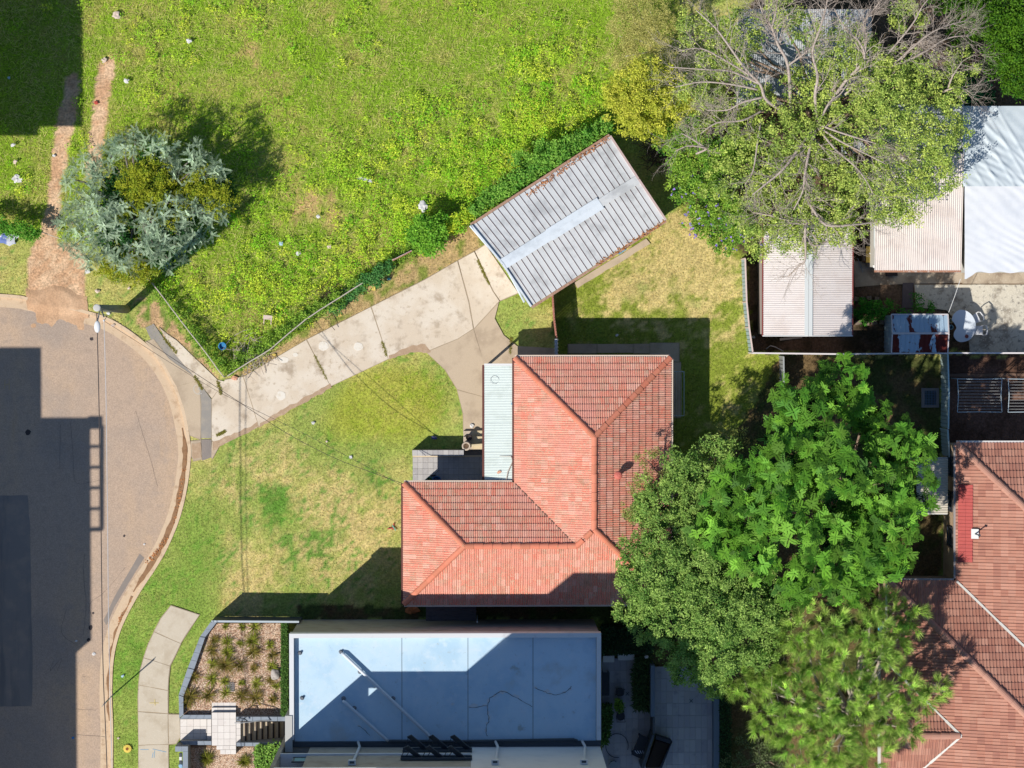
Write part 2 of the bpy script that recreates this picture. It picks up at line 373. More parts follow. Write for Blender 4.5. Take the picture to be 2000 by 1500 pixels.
struct('gutter_water', wat, mat('muddy_water', A(160,124,90), .25, [(6,A(136,102,72),.45,.7)], spec=.5))

# ------------------------------------------------------------------ concrete: driveway, apron, footpaths
dconc = mat('drive_concrete', A(224,207,184), .9, [(.5,A(234,221,202),.42,.62),(1.3,A(186,168,146),.52,.72),(5,A(200,182,158),.55,.75),(.9,A(168,150,130),.62,.75)], (70,.4,.008), fine=(60,.13))
dconc2 = mat('drive_concrete_worn', A(206,186,160), .9, [(.8,A(188,168,144),.45,.65),(4,A(208,188,162),.55,.75)], (70,.4,.008), fine=(60,.13))
pconc = mat('path_concrete', A(212,200,180), .9, [(1.2,A(198,184,162),.45,.7),(8,A(222,212,196),.55,.8)], (70,.35,.006), fine=(70,.1))
def slabs(name, polys, m, z, child='slab', amp=.012, th=.12, shrink=.008):
    root = bpy.data.objects.new(name, None); col.objects.link(root); ORG[root] = Vector((0,0,0)); root['kind'] = 'structure'
    for i, pl in enumerate(polys):
        pw = P(pl); c = sum(pw, Vector())/len(pw)
        pw = [p+(c-p).normalized()*shrink for p in pw]
        if len(polys) > 3: mb = MB(); mb.prism([tuple((p+(p-c).normalized()*.035).xy) for p in P(pl)], z-th-.01, z-.006-.0006*i); mb.obj('bedding', mat('joint_fill',A(176,158,134),.95,fine=(30,.15)), root)
        mb = MB(); mb.prism(ragged(pw,.35,amp,i+3), z-th, z+random.uniform(-.004,.004)); mb.obj(child, m[i] if isinstance(m, list) else m, root)
    return root
P5 = [(927,491),(948,478),(1012,572),(976,588),(925,642),(896,661),(862,604),(830,546)]
slabs('driveway', [
 [(476,736),(598,664),(645,754),(506,833)], [(600,663),(724,600),(758,701),(646,754)], [(726,599),(829,547),(893,510),(915,590),(924,642),(895,661),(832,687),(802,686),(759,701)],
 [(895,509),(926,492),(962,569),(975,588),(926,641),(917,590)], [(928,491),(948,478),(1012,572),(977,587),(964,568)], [(895,662),(925,643),(946,711),(946,775),(893,760),(870,722),(833,688)], [(893,762),(946,776),(946,845),(905,845),(905,808)],
 [(926,643),(974,591),(966,622),(984,655),(1010,676),(1088,680),(1088,702),(1005,702),(1005,712),(946,712)]],
 [dconc,dconc,dconc,dconc,dconc,dconc2,dconc2,dconc2], .035, amp=.004, shrink=.004)
slabs('driveway_apron', [[(371,850),(360,800),(345,755),(388,742),(392,790),(392,858)], [(345,755),(320,710),(284,668),(300,662),(330,700),(388,742)],
 [(414,780),(440,742),(476,736),(505,833),(430,870),(414,860)], [(330,655),(345,665),(425,742),(438,745),(414,778),(385,742),(340,690),(312,640)],
 [(373,862),(392,860),(394,897),(378,900),(374,890)], [(414,862),(428,872),(415,896),(413,893)]], [dconc2,dconc2,dconc,dconc,dconc2,dconc2], .02, shrink=.004)
slabs('patched_footpath', [[(284,640),(300,632),(340,690),(385,742),(413,780),(413,856),(393,856),(392,790),(345,735),(303,680)], [(393,858),(413,858),(414,893),(395,900)]],
 [mat('asphalt_path', A(160,154,146), .9, [(1.5,A(176,166,152),.45,.7)], (110,.4,.01), fine=(80,.12)), asph2], .016, shrink=.003)
FP = [[(334,1183),(389,1201),(372,1226),(353,1256),(301,1233),(315,1207)],[(301,1234),(353,1257),(342,1280),(332,1300),(281,1284),(290,1258)],[(281,1285),(332,1301),(329,1325),(328,1348),(271,1337),(274,1310)],
 [(271,1338),(328,1349),(328,1393),(270,1389),(270,1360)],[(270,1390),(328,1394),(329,1453),(271,1455)],[(271,1456),(329,1454),(329,1510),(271,1510)],[(271,1511),(329,1511),(329,1580),(271,1580)],[(329,1395),(351,1396),(352,1440),(344,1452),(330,1453)]]
slabs('footpath', FP, pconc, .03, shrink=.007)
# weeds in the joints
def tuft_arrays(pts, n, ln, wd, rng, colA, colB, up=.5, spread=.03):
    k = len(pts)*n; base = np.repeat(np.asarray(pts, float), n, 0)+np.concatenate([rng.normal(0,spread,(k,2)),np.zeros((k,1))],1)
    a = rng.uniform(0,2*math.pi,k); e = np.clip(rng.normal(up,.25,k),.05,1.4); L = ln*rng.uniform(.5,1.15,k)
    d = np.stack([np.cos(a)*np.cos(e),np.sin(a)*np.cos(e),np.sin(e)],1); s = np.stack([-np.sin(a),np.cos(a),np.zeros(k)],1)*(wd/2*rng.uniform(.7,1.3,k))[:,None]
    V = np.stack([base-s, base+s, base+d*L[:,None]],1).reshape(-1,3); F = np.arange(3*k).reshape(-1,3)
    t = rng.random(k)[:,None]; C = np.repeat(np.array(colA)*(1-t)+np.array(colB)*t,3,0)
    return V, F, C
LEAF = mat('leaf', attr=True, rough=.6, spec=.2, trans=.35, gain=1.5)
GRASS = mat('grass_blade', attr=True, rough=.7, spec=.12, trans=.35, gain=1.25)
jp = []
for a,b in (((615,695),(637,740)),((747,668),(755,695)),((933,508),(945,533)),((943,530),(955,555)),((998,660),(996,690)),((320,660),(345,690)),((380,735),(395,760)),((425,745),(432,770)),((425,850),(440,842))):
    for t in np.linspace(0,1,26): p = W(a[0]+(b[0]-a[0])*t+random.uniform(-1.5,1.5), a[1]+(b[1]-a[1])*t, .03); jp.append(p)
V,F,C = tuft_arrays(jp, 14, .07, .02, RNG, A(150,150,60,.8), A(170,160,80,.8)); o = fast('joint_weeds', V,F,C, GRASS); o['kind']='stuff'
# white paint spots on the drive
pt = mat('white_paint_spot', A(240,232,218), .8, [(8,A(228,216,196),.5,.7)])
for i,(x,y,rx,ry) in enumerate([(555,703,9,6),(577,693,5,4),(632,676,10,9),(700,677,9,8),(549,773,9,9)]):
    c = W(x,y); mb = MB(); mb.prism([(c.x+rx*.0243*math.cos(a)*(1+.06*math.sin(5*a+i)), c.y+ry*.0243*math.sin(a)*(1+.06*math.cos(3*a))) for a in np.arange(0,6.28,.3)], .02, .043)
    struct('paint_spot', mb, pt)
silt = mat('silt', A(186,158,130), .95, [(3,A(204,178,150),.45,.7),(9,A(166,138,112),.55,.75)], fine=(30,.15))
for z_,pl in ((.040,[(508,826),(560,795),(645,749),(648,757),(560,806),(506,836)]),(.025,[(416,862),(470,842),(505,822),(507,833),(430,871),(416,880)]),(.0255,[(375,866),(392,864),(394,893),(378,896)]),(.040,[(759,694),(800,676),(830,672),(842,688),(802,688),(760,702)])):
    mb = MB(); mb.prism(ragged(P(pl),.15,.05,7), z_-.03, z_); struct('silt_deposit', mb, silt)
# survey paint on the footpaths
mk = MB()
for a,b in (((632/3.75,1),(0,0)),): pass
for a,b in (((292,1373),(310,1373)),((302,1366),(303,1378))): mk.bar(W(*a,.036), W(*b,.036), .035, .004)
struct('path_marking', mk, mat('yellow_chalk', A(226,206,140), .9))
mk = MB()
for a,b in (((274,1464),(290,1464)),((298,1463),(325,1469)),((299,1470),(297,1480)),((302,1466),(301,1480))): mk.bar(W(*a,.036), W(*b,.036), .03, .004)
struct('path_marking', mk, mat('blue_chalk', A(150,180,200), .9))
mk = MB()
for c0,a0,a1,r in (((385,756),-1.5,1.9,.1),((387,764),-1.6,1.6,.1),((388,760),2.2,5.4,.24)):
    c = W(*c0,.022); pts = [c+Vector((r*math.cos(t), r*math.sin(t), 0)) for t in np.linspace(a0,a1,9)]
    for a,b in zip(pts,pts[1:]): mk.bar(a,b,.03,.004)
struct('path_marking', mk, mat('white_chalk', A(205,200,190), .9))

# ------------------------------------------------------------------ grass
def blades(name, n, want, ln, wd, boost, lean, seed, zbase=.0, tint=None):
    rng = np.random.default_rng(seed)
    x = rng.uniform(-25.5,28,n); y = rng.uniform(-23.5,17.5,n); c, z, px, py = ground_col(x, y)
    keep = want(px, py, z, x, y, rng); x, y, c, px, py = x[keep], y[keep], c[keep], px[keep], py[keep]
    k = len(x); a = rng.uniform(0,2*math.pi,k)+ (fbm(x,y,.5,2)-.5)*6; e = np.clip(rng.normal(lean,.3,k),.08,1.45)
    L = ln*rng.uniform(.4,1.3,k)*(.55+.9*fbm(x+5,y,.8,3)); d = np.stack([np.cos(a)*np.cos(e),np.sin(a)*np.cos(e),np.sin(e)],1)
    s = np.stack([-np.sin(a),np.cos(a),np.zeros(k)],1)*(wd/2*rng.uniform(.6,1.4,k))[:,None]
    B = np.stack([x,y,np.full(k,zbase)],1)
    c = c*boost*(.75+.5*rng.random(k))[:,None]
    if tint is not None: c = tint(c, x, y, rng)
    V = np.stack([B-s,B+s,B+d*L[:,None]],1).reshape(-1,3)
    o = fast(name, V, np.arange(3*k).reshape(-1,3), np.repeat(c,3,0), GRASS); o['kind'] = 'stuff'; return o
HARD = [[(470,738),(600,663),(726,599),(829,547),(948,478),(1012,572),(966,622),(984,655),(1088,680),(1088,705),(946,715),(946,845),(905,845),(905,808),(870,722),(832,690),(802,688),(645,756),(505,835),(415,900),(374,895),(345,755),(284,668)],
        [(334,1183),(389,1201),(353,1256),(328,1348),(330,1394),(350,1395),(355,1450),(329,1455),(329,1600),(270,1600),(270,1350),(285,1270),(315,1207)],
        [(790,945),(806,878),(945,700),(1309,700),(1309,1178),(790,1178)], [(420,1210),(1180,1210),(1180,1560),(345,1560),(345,1380)],[(918,440),(1192,262),(1302,432),(1037,602)],
        [(1175,1280),(1400,1280),(1400,1560),(1175,1560)],[(1485,460),(2090,160),(2090,690),(1665,660),(1485,660)],[(1840,690),(2090,690),(2090,1560),(1735,1560),(1735,1130)]]
def free(px, py):
    r = ~inpoly(px,py,ROADPX)
    for h in HARD: r &= ~inpoly(px,py,h)
    return r
def lot_tint(c, x, y, rng):
    k = len(x); t = rng.random(k); s = fbm(x+3,y-8,.45,3)*.6+fbm(x-3,y+5,1.7,3)*.4; c = c.copy()
    g = t < .30+1.2*np.clip(s-.42,-.2,1); c[g] = np.array(A(170,210,54))*(.65+.7*rng.random((g.sum(),1)))
    dry = (t > .66+.9*np.clip(s-.47,-.25,.5)); c[dry] = np.array(A(226,220,140))*(.65+.5*rng.random((dry.sum(),1)))
    return c
def lawn_tint(c, x, y, rng):
    k = len(x); t = rng.random(k); c = c.copy(); g = t < .2; c[g] = c[g]*.55+np.array(A(120,165,50))*.45*(.7+.6*rng.random((g.sum(),1)))
    d = t > .82; c[d] = c[d]*.4+np.array(A(214,196,140))*.6*(.7+.5*rng.random((d.sum(),1))); return c
blades('lot_grass', 520000, lambda px,py,z,x,y,r: (z==1)&free(px,py)&(r.random(len(x)) < np.clip(1.15-1.1*blob(px,py,DRY_LOT),.15,1)), .28, .022, 1.3, .5, 5, .0, lot_tint)
blades('lawn_grass', 420000, lambda px,py,z,x,y,r: (z==0)&free(px,py), .075, .022, 1.1, .6, 6, .0, lawn_tint)
blades('yard_grass', 300000, lambda px,py,z,x,y,r: (z==2)&free(px,py), .085, .022, 1.1, .55, 8, .0, lawn_tint)
blades('shade_grass', 160000, lambda px,py,z,x,y,r: (z==3)&free(px,py)&(inpoly(px,py,SIDE)|(inpoly(px,py,UNDER)&(fbm(x,y,.9,3)>.55))), .16, .02, 1.1, .6, 9)
# broad-leaved weeds in the vacant lot
def leaf_quads(base, nrm_e, ln, wd, rng, c):           # folded diamond leaves
    k = len(base); a = rng.uniform(0,2*math.pi,k); e = nrm_e
    d = np.stack([np.cos(a)*np.cos(e),np.sin(a)*np.cos(e),np.sin(e)],1); s = np.stack([-np.sin(a),np.cos(a),np.zeros(k)],1)
    up = np.cross(s,d); L = ln[:,None]; w2 = (wd/2)[:,None]
    V = np.stack([base, base+d*L*.5+s*w2+up*w2*.25, base+d*L, base+d*L*.5-s*w2+up*w2*.25],1).reshape(-1,3)
    return V, np.arange(4*k).reshape(-1,4), np.repeat(c,4,0)
def weeds():
    rng = np.random.default_rng(21); n = 11000
    x = rng.uniform(-25,10,n); y = rng.uniform(-3,17,n); c, z, px, py = ground_col(x,y)
    big = np.clip((px-560)/500,0,1)*np.clip((py-120)/200,0,1); dens = fbm(x,y,.33,3)*1.9-.86+.75*big+.5*blob(px,py,[(450,560,120,1),(620,560,120,.8),(1000,40,110,.7),(830,370,120,.8),(1050,250,120,.6),(760,420,120,.6),(40,350,60,.7),(1130,180,110,.6)])-.7*blob(px,py,DRY_LOT)
    k = (z==1)&free(px,py)&(rng.random(n) < dens*.62); x, y, px, py = x[k], y[k], px[k], py[k]; n = len(x)
    R_ = np.clip(rng.lognormal(-1.7,.55,n),.05,.5)*(1+.8*np.clip((px-560)/500,0,1)*np.clip((py-120)/200,0,1)+.4*np.clip((py-420)/200,0,1)); cnt = np.clip((R_*R_*420).astype(int)+5,5,80)
    cx = np.repeat(x,cnt); cy = np.repeat(y,cnt); rr = np.repeat(R_,cnt); m = len(cx); print('weeds', n, m)
    a = rng.uniform(0,6.28,m); q = np.sqrt(rng.random(m))*(1+.5*np.sin(a*3+cx*5)*.6); bx = cx+np.cos(a)*q*rr; by = cy+np.sin(a)*q*rr; bz = rr*1.15*np.clip(1-q*q*.8,.1,1)*rng.uniform(.3,1,m)+.08
    hue = np.repeat(rng.random(n),cnt)[:,None]; br = (rng.uniform(.5,1.15,m))[:,None]
    c = (np.array(A(128,192,40))*(1-hue)+np.array(A(206,216,72))*hue)*br*1.12
    V,F,C = leaf_quads(np.stack([bx,by,bz],1), rng.normal(.12,.4,m), rng.uniform(.05,.12,m), rng.uniform(.03,.07,m), rng, c)
    o = fast('lot_weeds', V,F,C, LEAF); o['kind'] = 'stuff'
weeds()
# ================================================================== TILED ROOFS
def tile_mesh(name, wd, ln, prof, th):
    # profile across the tile; upper end low, lower end riding on the course below
    n = len(prof); V = []; F = []
    for y, dz in ((ln, .0), (0, th)):
        for t, h in prof: V.append((t*wd, y, dz+h))
    for t, h in prof: V.append((t*wd, 0, h*.3-.004))
    for i in range(n-1):
        F.append((n+i, n+i+1, i+1, i)); F.append((2*n+i, 2*n+i+1, n+i+1, n+i))
    me = bpy.data.meshes.new(name); me.from_pydata(V, [], F); me.update()
    me.attributes.new('rnd', 'FLOAT', 'POINT'); ga = me.attributes.new('groove', 'FLOAT', 'POINT')
    gv = [1.0 if h < .005 else 0.0 for t,h in prof]; ga.data.foreach_set('value', gv+gv+gv)
    return me
PROF_M = [(0,.0),(.10,.022),(.30,.026),(.42,.004),(.5,.0),(.60,.022),(.80,.026),(.92,.004),(.985,-.004)]
PROF_F = [(0,.0),(.06,.026),(.16,.026),(.24,.004),(.48,.0),(.54,.024),(.64,.024),(.72,.004),(.975,-.002)]
def face_frame(pts, e0, e1):
    o = pts[e0]; u = (pts[e1]-pts[e0]); u.z = 0; u.normalize()
    nrm = None
    for i in range(len(pts)):
        a = pts[(i+1)%len(pts)]-pts[i]; b = pts[(i+2)%len(pts)]-pts[(i+1)%len(pts)]; c = a.cross(b)
        if c.length > 1e-3: nrm = c.normalized(); break
    if nrm.z < 0: nrm = -nrm
    v = nrm.cross(u)
    if v.z < 0: v = -v; u = -u; o = pts[e1]
    return o, u, v, nrm
class TileRoof:
    def __init__(s, root, part_name, me, wd, gauge, m, limit, near):
        s.root = root; s.me = me; s.wd = wd; s.g = gauge; s.m = m; s.whole = []; s.near = near; s.limit = limit; s.bm = bmesh.new(); s.lay = s.bm.verts.layers.float.new('rnd'); s.gl = s.bm.verts.layers.float.new('groove'); s.gv = [d_.value for d_ in me.attributes['groove'].data]; s.base = MB(); s.name = part_name
    def face(s, pts, e0=0, e1=1):            # world points of one convex roof plane, eave from e0 to e1
        o, u, v, n = face_frame(pts, e0, e1)
        uv = [((p-o).dot(u), (p-o).dot(v)) for p in pts]
        s.base.add([p-n*.03 for p in pts], [tuple(range(len(pts)))])
        us = [a for a,b in uv]; vmax = max(b for a,b in uv); k = len(uv)
        ar = sum(uv[i][0]*uv[(i+1)%k][1]-uv[(i+1)%k][0]*uv[i][1] for i in range(k)); sg = 1 if ar > 0 else -1
        edges = []
        for i in range(k):
            a = Vector(uv[i]); b = Vector(uv[(i+1)%k]); d = (b-a)
            if d.length < 1e-4: continue
            d.normalize(); edges.append((a, Vector((-d.y, d.x))*sg))          # inward normal
        dist = lambda x, y: min((Vector((x,y))-a).dot(nn) for a,nn in edges)
        part = bmesh.new(); lay = part.verts.layers.float.new('rnd'); gl = part.verts.layers.float.new('groove'); ln = max(p[1] for p in [q.co for q in s.me.vertices])
        r = 0; y = -.03
        while y < vmax:
            x = min(us)-s.wd+((r%2)*.0)
            while x < max(us)+s.wd:
                cs = [dist(x+a*s.wd, y+b*ln) for a in (0,1) for b in (0,1)]
                rowfree = [dd for dd in cs]
                if min(cs) > -.035 and not (min(cs) < 0 and y > .05):
                    M = Matrix((u, v, n)).transposed().to_4x4(); M.translation = o+u*x+v*y+n*random.uniform(0,.004)
                    M = M @ Matrix.Rotation(random.uniform(-.006,.006), 4, 'Z')
                    s.whole.append(M)
                elif max(cs) > 0 or dist(x+s.wd/2, y+ln/2) > 0:
                    q = random.random()
                    vs_ = [part.verts.new((p.co.x+x, p.co.y+y, p.co.z)) for p in s.me.vertices]
                    for p,g_ in zip(vs_,s.gv): p[lay] = q; p[gl] = g_
                    for f in s.me.polygons: part.faces.new([vs_[i] for i in f.vertices])
                x += s.wd
            y += s.g; r += 1
        for a, nn in edges:
            eave = abs(nn.x) < 1e-3 and nn.y > 0 and abs(a.y) < 1e-3
            if eave: continue
            bmesh.ops.bisect_plane(part, geom=part.verts[:]+part.edges[:]+part.faces[:], plane_co=(a.x,a.y,0), plane_no=(-nn.x,-nn.y,0), clear_outer=True)
        M = Matrix((u, v, n)).transposed().to_4x4(); M.translation = o
        mp = {}
        for p in part.verts:
            q = s.bm.verts.new(M @ p.co); q[s.lay] = p[lay]; q[s.gl] = p[gl]; mp[p] = q
        for f in part.faces: s.bm.faces.new([mp[p] for p in f.verts])
        part.free()
    def done(s, base_mat):
        s.base.obj('roof_deck', base_mat, s.root)
        s.whole.sort(key=lambda M: (M.translation.xy-Vector(s.near)).length)
        org = ORG[s.root]; rest = s.whole[s.limit:]
        s.me.materials.append(s.m)
        for M in s.whole[:s.limit]:
            o = bpy.data.objects.new('roof_tile', s.me); col.objects.link(o); o.parent = s.root
            o.matrix_local = Matrix.Translation(-org) @ M
        for M in rest:
            q = random.random(); vs_ = []
            for p,g_ in zip(s.me.vertices, s.gv):
                t = s.bm.verts.new(M @ p.co); t[s.lay] = q; t[s.gl] = g_; vs_.append(t)
            for f in s.me.polygons: s.bm.faces.new([vs_[i] for i in f.vertices])
        me = bpy.data.meshes.new('roof_tiles'); s.bm.to_mesh(me); s.bm.free()
        me.transform(Matrix.Translation(-org))
        o = finish(me, 'roof_tile_field', s.m, s.root); o['kind'] = 'stuff'
        print(s.name, 'tiles', len(s.whole), len(me.polygons))
def cap_mesh(name, r, ln):
    mb = MB(); n = 7; V = []
    for y, k in ((0,1.12),(ln,.96)):
        V += [(math.cos(math.pi*i/(n-1))*r*k, y, math.sin(math.pi*i/(n-1))*r*.75*k) for i in range(n)]
    F = [(i,i+1,n+i+1,n+i) for i in range(n-1)]+[tuple(range(n-1,-1,-1)), tuple(range(n,2*n))]
    me = bpy.data.meshes.new(name); me.from_pydata(V, [], F); me.update(); me.attributes.new('rnd','FLOAT','POINT'); return me
def caps(root, me, a, b, ln, lift=.02):
    d = b-a; k = max(1, int(d.length/ln)); step = d.length/k; d.normalize()
    x = d.cross(Vector((0,0,1))).normalized(); z = x.cross(d)
    for i in range(k):
        M = Matrix((x, d, z)).transposed().to_4x4(); M.translation = a+d*step*i+z*(lift+random.uniform(-.006,.006))
        M = M @ Matrix.Rotation(random.uniform(-.03,.03), 4, 'Z')
        o = bpy.data.objects.new('ridge_cap', me); col.objects.link(o); o.parent = root; o.matrix_local = Matrix.Translation(-ORG[root]) @ M
def sub(name, parent):                          # an Empty part that holds sub-parts
    o = bpy.data.objects.new(name, None); col.objects.link(o); o.parent = parent; ORG[o] = ORG[parent]; return o
def gutter(root, path, m, wd=.11, ht=.11, name='gutter'):
    for a, b in zip(path, path[1:]): MB().bar(a, b, wd, ht).obj(name, m, root)
def wall_box(root, x0, y0, x1, y1, z0, z1, t, m, name='wall'):
    for (a,b,c,d) in ((x0,y0,x1,y0+t),(x0,y1-t,x1,y1),(x0,y0+t,x0+t,y1-t),(x1-t,y0+t,x1,y1-t)):
        mb = MB(); mb.prism([(a,b),(c,b),(c,d),(a,d)], z0, z1); mb.obj(name, m, root)

# ================================================================== RED TILED HOUSE
EZ = 2.75; PITCH = math.tan(R(24))
hx0,hy1 = W(1006,699,EZ).xy; hx1 = W(1309,699,EZ).x; hy0 = W(1000,1179,EZ).y
wx0 = W(789,1000,EZ).x; wy1 = W(900,944,EZ).y
wl = (hx1-hx0)/2; wh = (wy1-hy0)/2
V3 = lambda x,y,h: Vector((x,y,EZ+h*PITCH))
n_ap = V3(hx0+wl, hy1-wl, wl); s_ap = V3(hx0+wl, hy0+wl, wl); jn = V3(hx0+wh, hy0+wh, wh); w_ap = V3(wx0+wh, hy0+wh, wh)
NW,NE,SE,SW = V3(hx0,hy1,0),V3(hx1,hy1,0),V3(hx1,hy0,0),V3(wx0,hy0,0); WN = V3(wx0,wy1,0); IN = V3(hx0,wy1,0)
house = thing('house', 'single storey house with red terracotta tiled hip roof in an L shape', 'house', (hx0+3, hy0+5, 0))
roof = sub('roof', house)
TILE = mat('terracotta_tile', rnd=[A(222,138,116),A(236,132,110),A(244,156,134),A(226,140,118),A(248,182,164),A(212,148,126),A(240,138,116)], rough=.85, groove=A(232,196,168),
           var=[(13,A(206,178,150),.53,.66),(2.0,A(196,146,120),.54,.76),(34,A(232,216,190),.60,.70),(.7,A(236,166,148),.42,.8)], fine=(24,.22), bump=(60,.3,.006))
CAP = mat('terracotta_cap', rnd=[A(222,132,104),A(232,146,118),A(206,130,102)], rough=.85, var=[(7,A(190,160,124),.58,.74)], fine=(40,.15))
tr = TileRoof(roof, 'house', tile_mesh('roof_tile', .2045, .365, PROF_M, .036), .2045, .338, TILE, 300, (hx0+wl*.9, hy1-2.6))
tr.face([NW,NE,n_ap]); tr.face([NE,SE,s_ap,n_ap]); tr.face([WN,IN,jn,w_ap]); tr.face([SW,WN,w_ap])
tr.face([IN,NW,n_ap,s_ap,jn])
xm = Vector((jn.x, hy0, EZ))
tr.face([SW,xm,jn,w_ap]); tr.face([xm,SE,s_ap,jn])
tr.done(mat('roof_batten', A(90,60,50)))
cm = cap_mesh('ridge_cap', .125, .44); cm.materials.append(CAP)
for a,b in ((NW,n_ap),(NE,n_ap),(n_ap,s_ap),(SE,s_ap),(jn,s_ap),(jn,w_ap),(WN,w_ap),(SW,w_ap)): caps(roof, cm, a.copy(), b.copy(), .40)
MB().tube([IN+Vector((0,0,.03)), jn+Vector((0,0,.02))], .035, 6).obj('valley_flashing', mat('grey_flashing', A(120,96,84), .6), roof)
gcream = mat('cream_gutter', A(226,206,188), .6, [(5,A(186,150,130),.55,.8)]); gbrown = mat('brown_fascia', A(110,66,58), .6)
off = Vector((0,0,-.06))
def eave(a, b, out, m): 
    MB().bar(a+off+out*.07, b+off+out*.07, .13, .12).obj('gutter', m, roof); MB().bar(a+off-out*.03+Vector((0,0,-.06)), b+off-out*.03+Vector((0,0,-.06)), .03, .2).obj('fascia', gbrown, roof)
eave(NW,NE,Vector((0,1,0)),gcream); eave(NE,SE,Vector((1,0,0)),gcream); eave(WN,IN,Vector((0,1,0)),gcream); eave(SW,WN,Vector((-1,0,0)),gbrown); eave(SW,SE,Vector((0,-1,0)),gcream); eave(IN,NW,Vector((-1,0,0)),gbrown)
# flue with mushroom cowl
fl = W(1206,927,3.75); fz = EZ+(hx1-fl.x)*PITCH
fm = mat('painted_flue', A(214,118,104), .6, [(10,A(196,100,84),.5,.7)])
MB().lathe((fl.x,fl.y,0), [(.11,fz-.2),(.11,fz+.42)], 14).obj('flue', fm, roof)
MB().lathe((fl.x,fl.y,0), [(.13,fz+.42),(.19,fz+.45),(.19,fz+.50),(.15,fz+.54),(.06,fz+.57)], 18).obj('cowl', fm, roof)
brk = mat('house_wall', A(190,170,150), .9, [(3,A(176,152,130),.45,.7)], fine=(30,.1))
ov = .42
wall_box(house, hx0+ov*.3, hy0+ov, hx1-ov, hy1-ov, 0, EZ-.05, .2, brk); wall_box(house, wx0+ov, hy0+ov+.01, hx0+ov*.3-.01, wy1-ov, 0, EZ-.05, .2, brk)
sof = MB(); sof.prism([(wx0+.05,hy0+.05),(hx1-.05,hy0+.05),(hx1-.05,hy1-.05),(hx0+.05,hy1-.05),(hx0+.05,wy1-.05),(wx0+.05,wy1-.05)], EZ-.16, EZ-.12); sof.obj('soffit', mat('soffit_white', A(220,214,205), .8), house)
glass = mat('window_glass', A(60,80,95), .08, spec=.6); wfr = mat('white_frame', A(230,230,228), .5)
def window(root, c, wd, ht, ax, out, fm_=None):
    # ax: unit along the wall, out: outward normal
    c = Vector(c); ax = Vector(ax); out = Vector(out); up = Vector((0,0,1)); f = MB()
    for s_ in (-1,1): f.bar(c+ax*s_*wd/2-up*ht/2+out*.02, c+ax*s_*wd/2+up*ht/2+out*.02, .07, .07, out)
    for s_ in (-1,0,1): f.bar(c-ax*wd/2+up*ht/2*s_+out*.022, c+ax*wd/2+up*ht/2*s_+out*.022, .06, .06)
    o = f.obj('window', fm_ or wfr, root); g = MB(); g.bar(c-ax*(wd/2-.03)+out*.012, c+ax*(wd/2-.03)+out*.012, .015, ht-.05); g.obj('pane', glass, o); return o
window(house, (wx0+ov, (hy0+wy1)/2, 1.6), 1.8, 1.2, (0,1,0), (-1,0,0)); window(house, (hx1-ov, hy1-3, 1.6), 1.4, 1.1, (0,1,0), (1,0,0)); window(house, (hx0+3, hy1-ov, 1.6), 1.6, 1.1, (1,0,0), (0,1,0)); window(house,(wx0+2.2,wy1-ov,1.7),1.3,1.2,(1,0,0),(0,1,0))
dm = MB(); dm.box((hx0-.03+ov*.3, wy1+2.2, 1.75), (.06,.9,2.0)); dd = dm.obj('door', mat('door_paint', A(120,80,60), .5), house); hb = MB(); hb.box((hx0-.09+ov*.3, wy1+1.85, 1.7), (.05,.1,.04)); hb.obj('handle', mat('steel', (.5,.5,.5), .3, metal=1), dd)

# corrugated sheet: profile runs along u, ribs along v
def corrugated(mb, o, u, ul, v, vl, n, pitch, amp, kind='sine'):
    o = Vector(o); u = Vector(u).normalized(); v = Vector(v).normalized(); n = Vector(n).normalized(); pr = []
    k = int(round(ul/pitch)); p = ul/k
    for i in range(k):
        if kind == 'sine': pr += [((i+j/4)*p, amp*.5*(1+math.sin(2*math.pi*j/4))) for j in range(4)]
        else: pr += [(i*p,0),(i*p+p*.78,0),(i*p+p*.80,amp),(i*p+p*.96,amp)]
    pr.append((ul, amp*.5 if kind == 'sine' else 0))
    m = len(pr); vs_ = [o+u*a+n*h for a,h in pr]+[o+u*a+n*h+v*vl for a,h in pr]
    mb.add(vs_, [(i,i+1,m+i+1,m+i) if u.cross(v).dot(n) > 0 else (i,m+i,m+i+1,i+1) for i in range(m-1)]); return mb
# veranda roof of white corrugated sheets on the west side
vx0 = W(946,800,2.5).x; vyt = W(946,713,2.5).y; vyb = W(946,941,2.5).y
vroof = sub('veranda_roof', house); vmat = mat('white_corrugated', A(226,236,230), .45, [(1.5,A(212,222,214),.5,.75),(20,A(198,206,196),.68,.78)], spec=.4)
d = Vector((hx0-.02-vx0, 0, .18)); n = Vector((-.18,0,1)).normalized(); nsh = 4; L = (vyt-vyb-.06)/nsh
for i in range(nsh):
    mb = MB(); corrugated(mb, (vx0, vyb+.03+i*L, 2.47+.004*(i%2)), (0,1,0), L+.02, d, d.length, n, .076, .022); mb.obj('sheet', vmat, vroof)
MB().bar((vx0-.05,vyb,2.44),(vx0-.05,vyt,2.44),.1,.1).obj('gutter', gbrown, vroof)
MB().bar((vx0,vyt+.02,2.48),(hx0,vyt+.02,2.63),.1,.1).obj('barge_capping', wfr, vroof); MB().bar((vx0,vyb-.0,2.46),(hx0,vyb-.0,2.62),.06,.1).obj('barge_capping', mat('grey_metal', A(120,124,128), .5), vroof)
for y in (vyb+.15, (vyb+vyt)/2, vyt-.12): MB().bar((vx0+.08,y,0),(vx0+.08,y,2.42),.09,.09).obj('post', wfr, vroof)
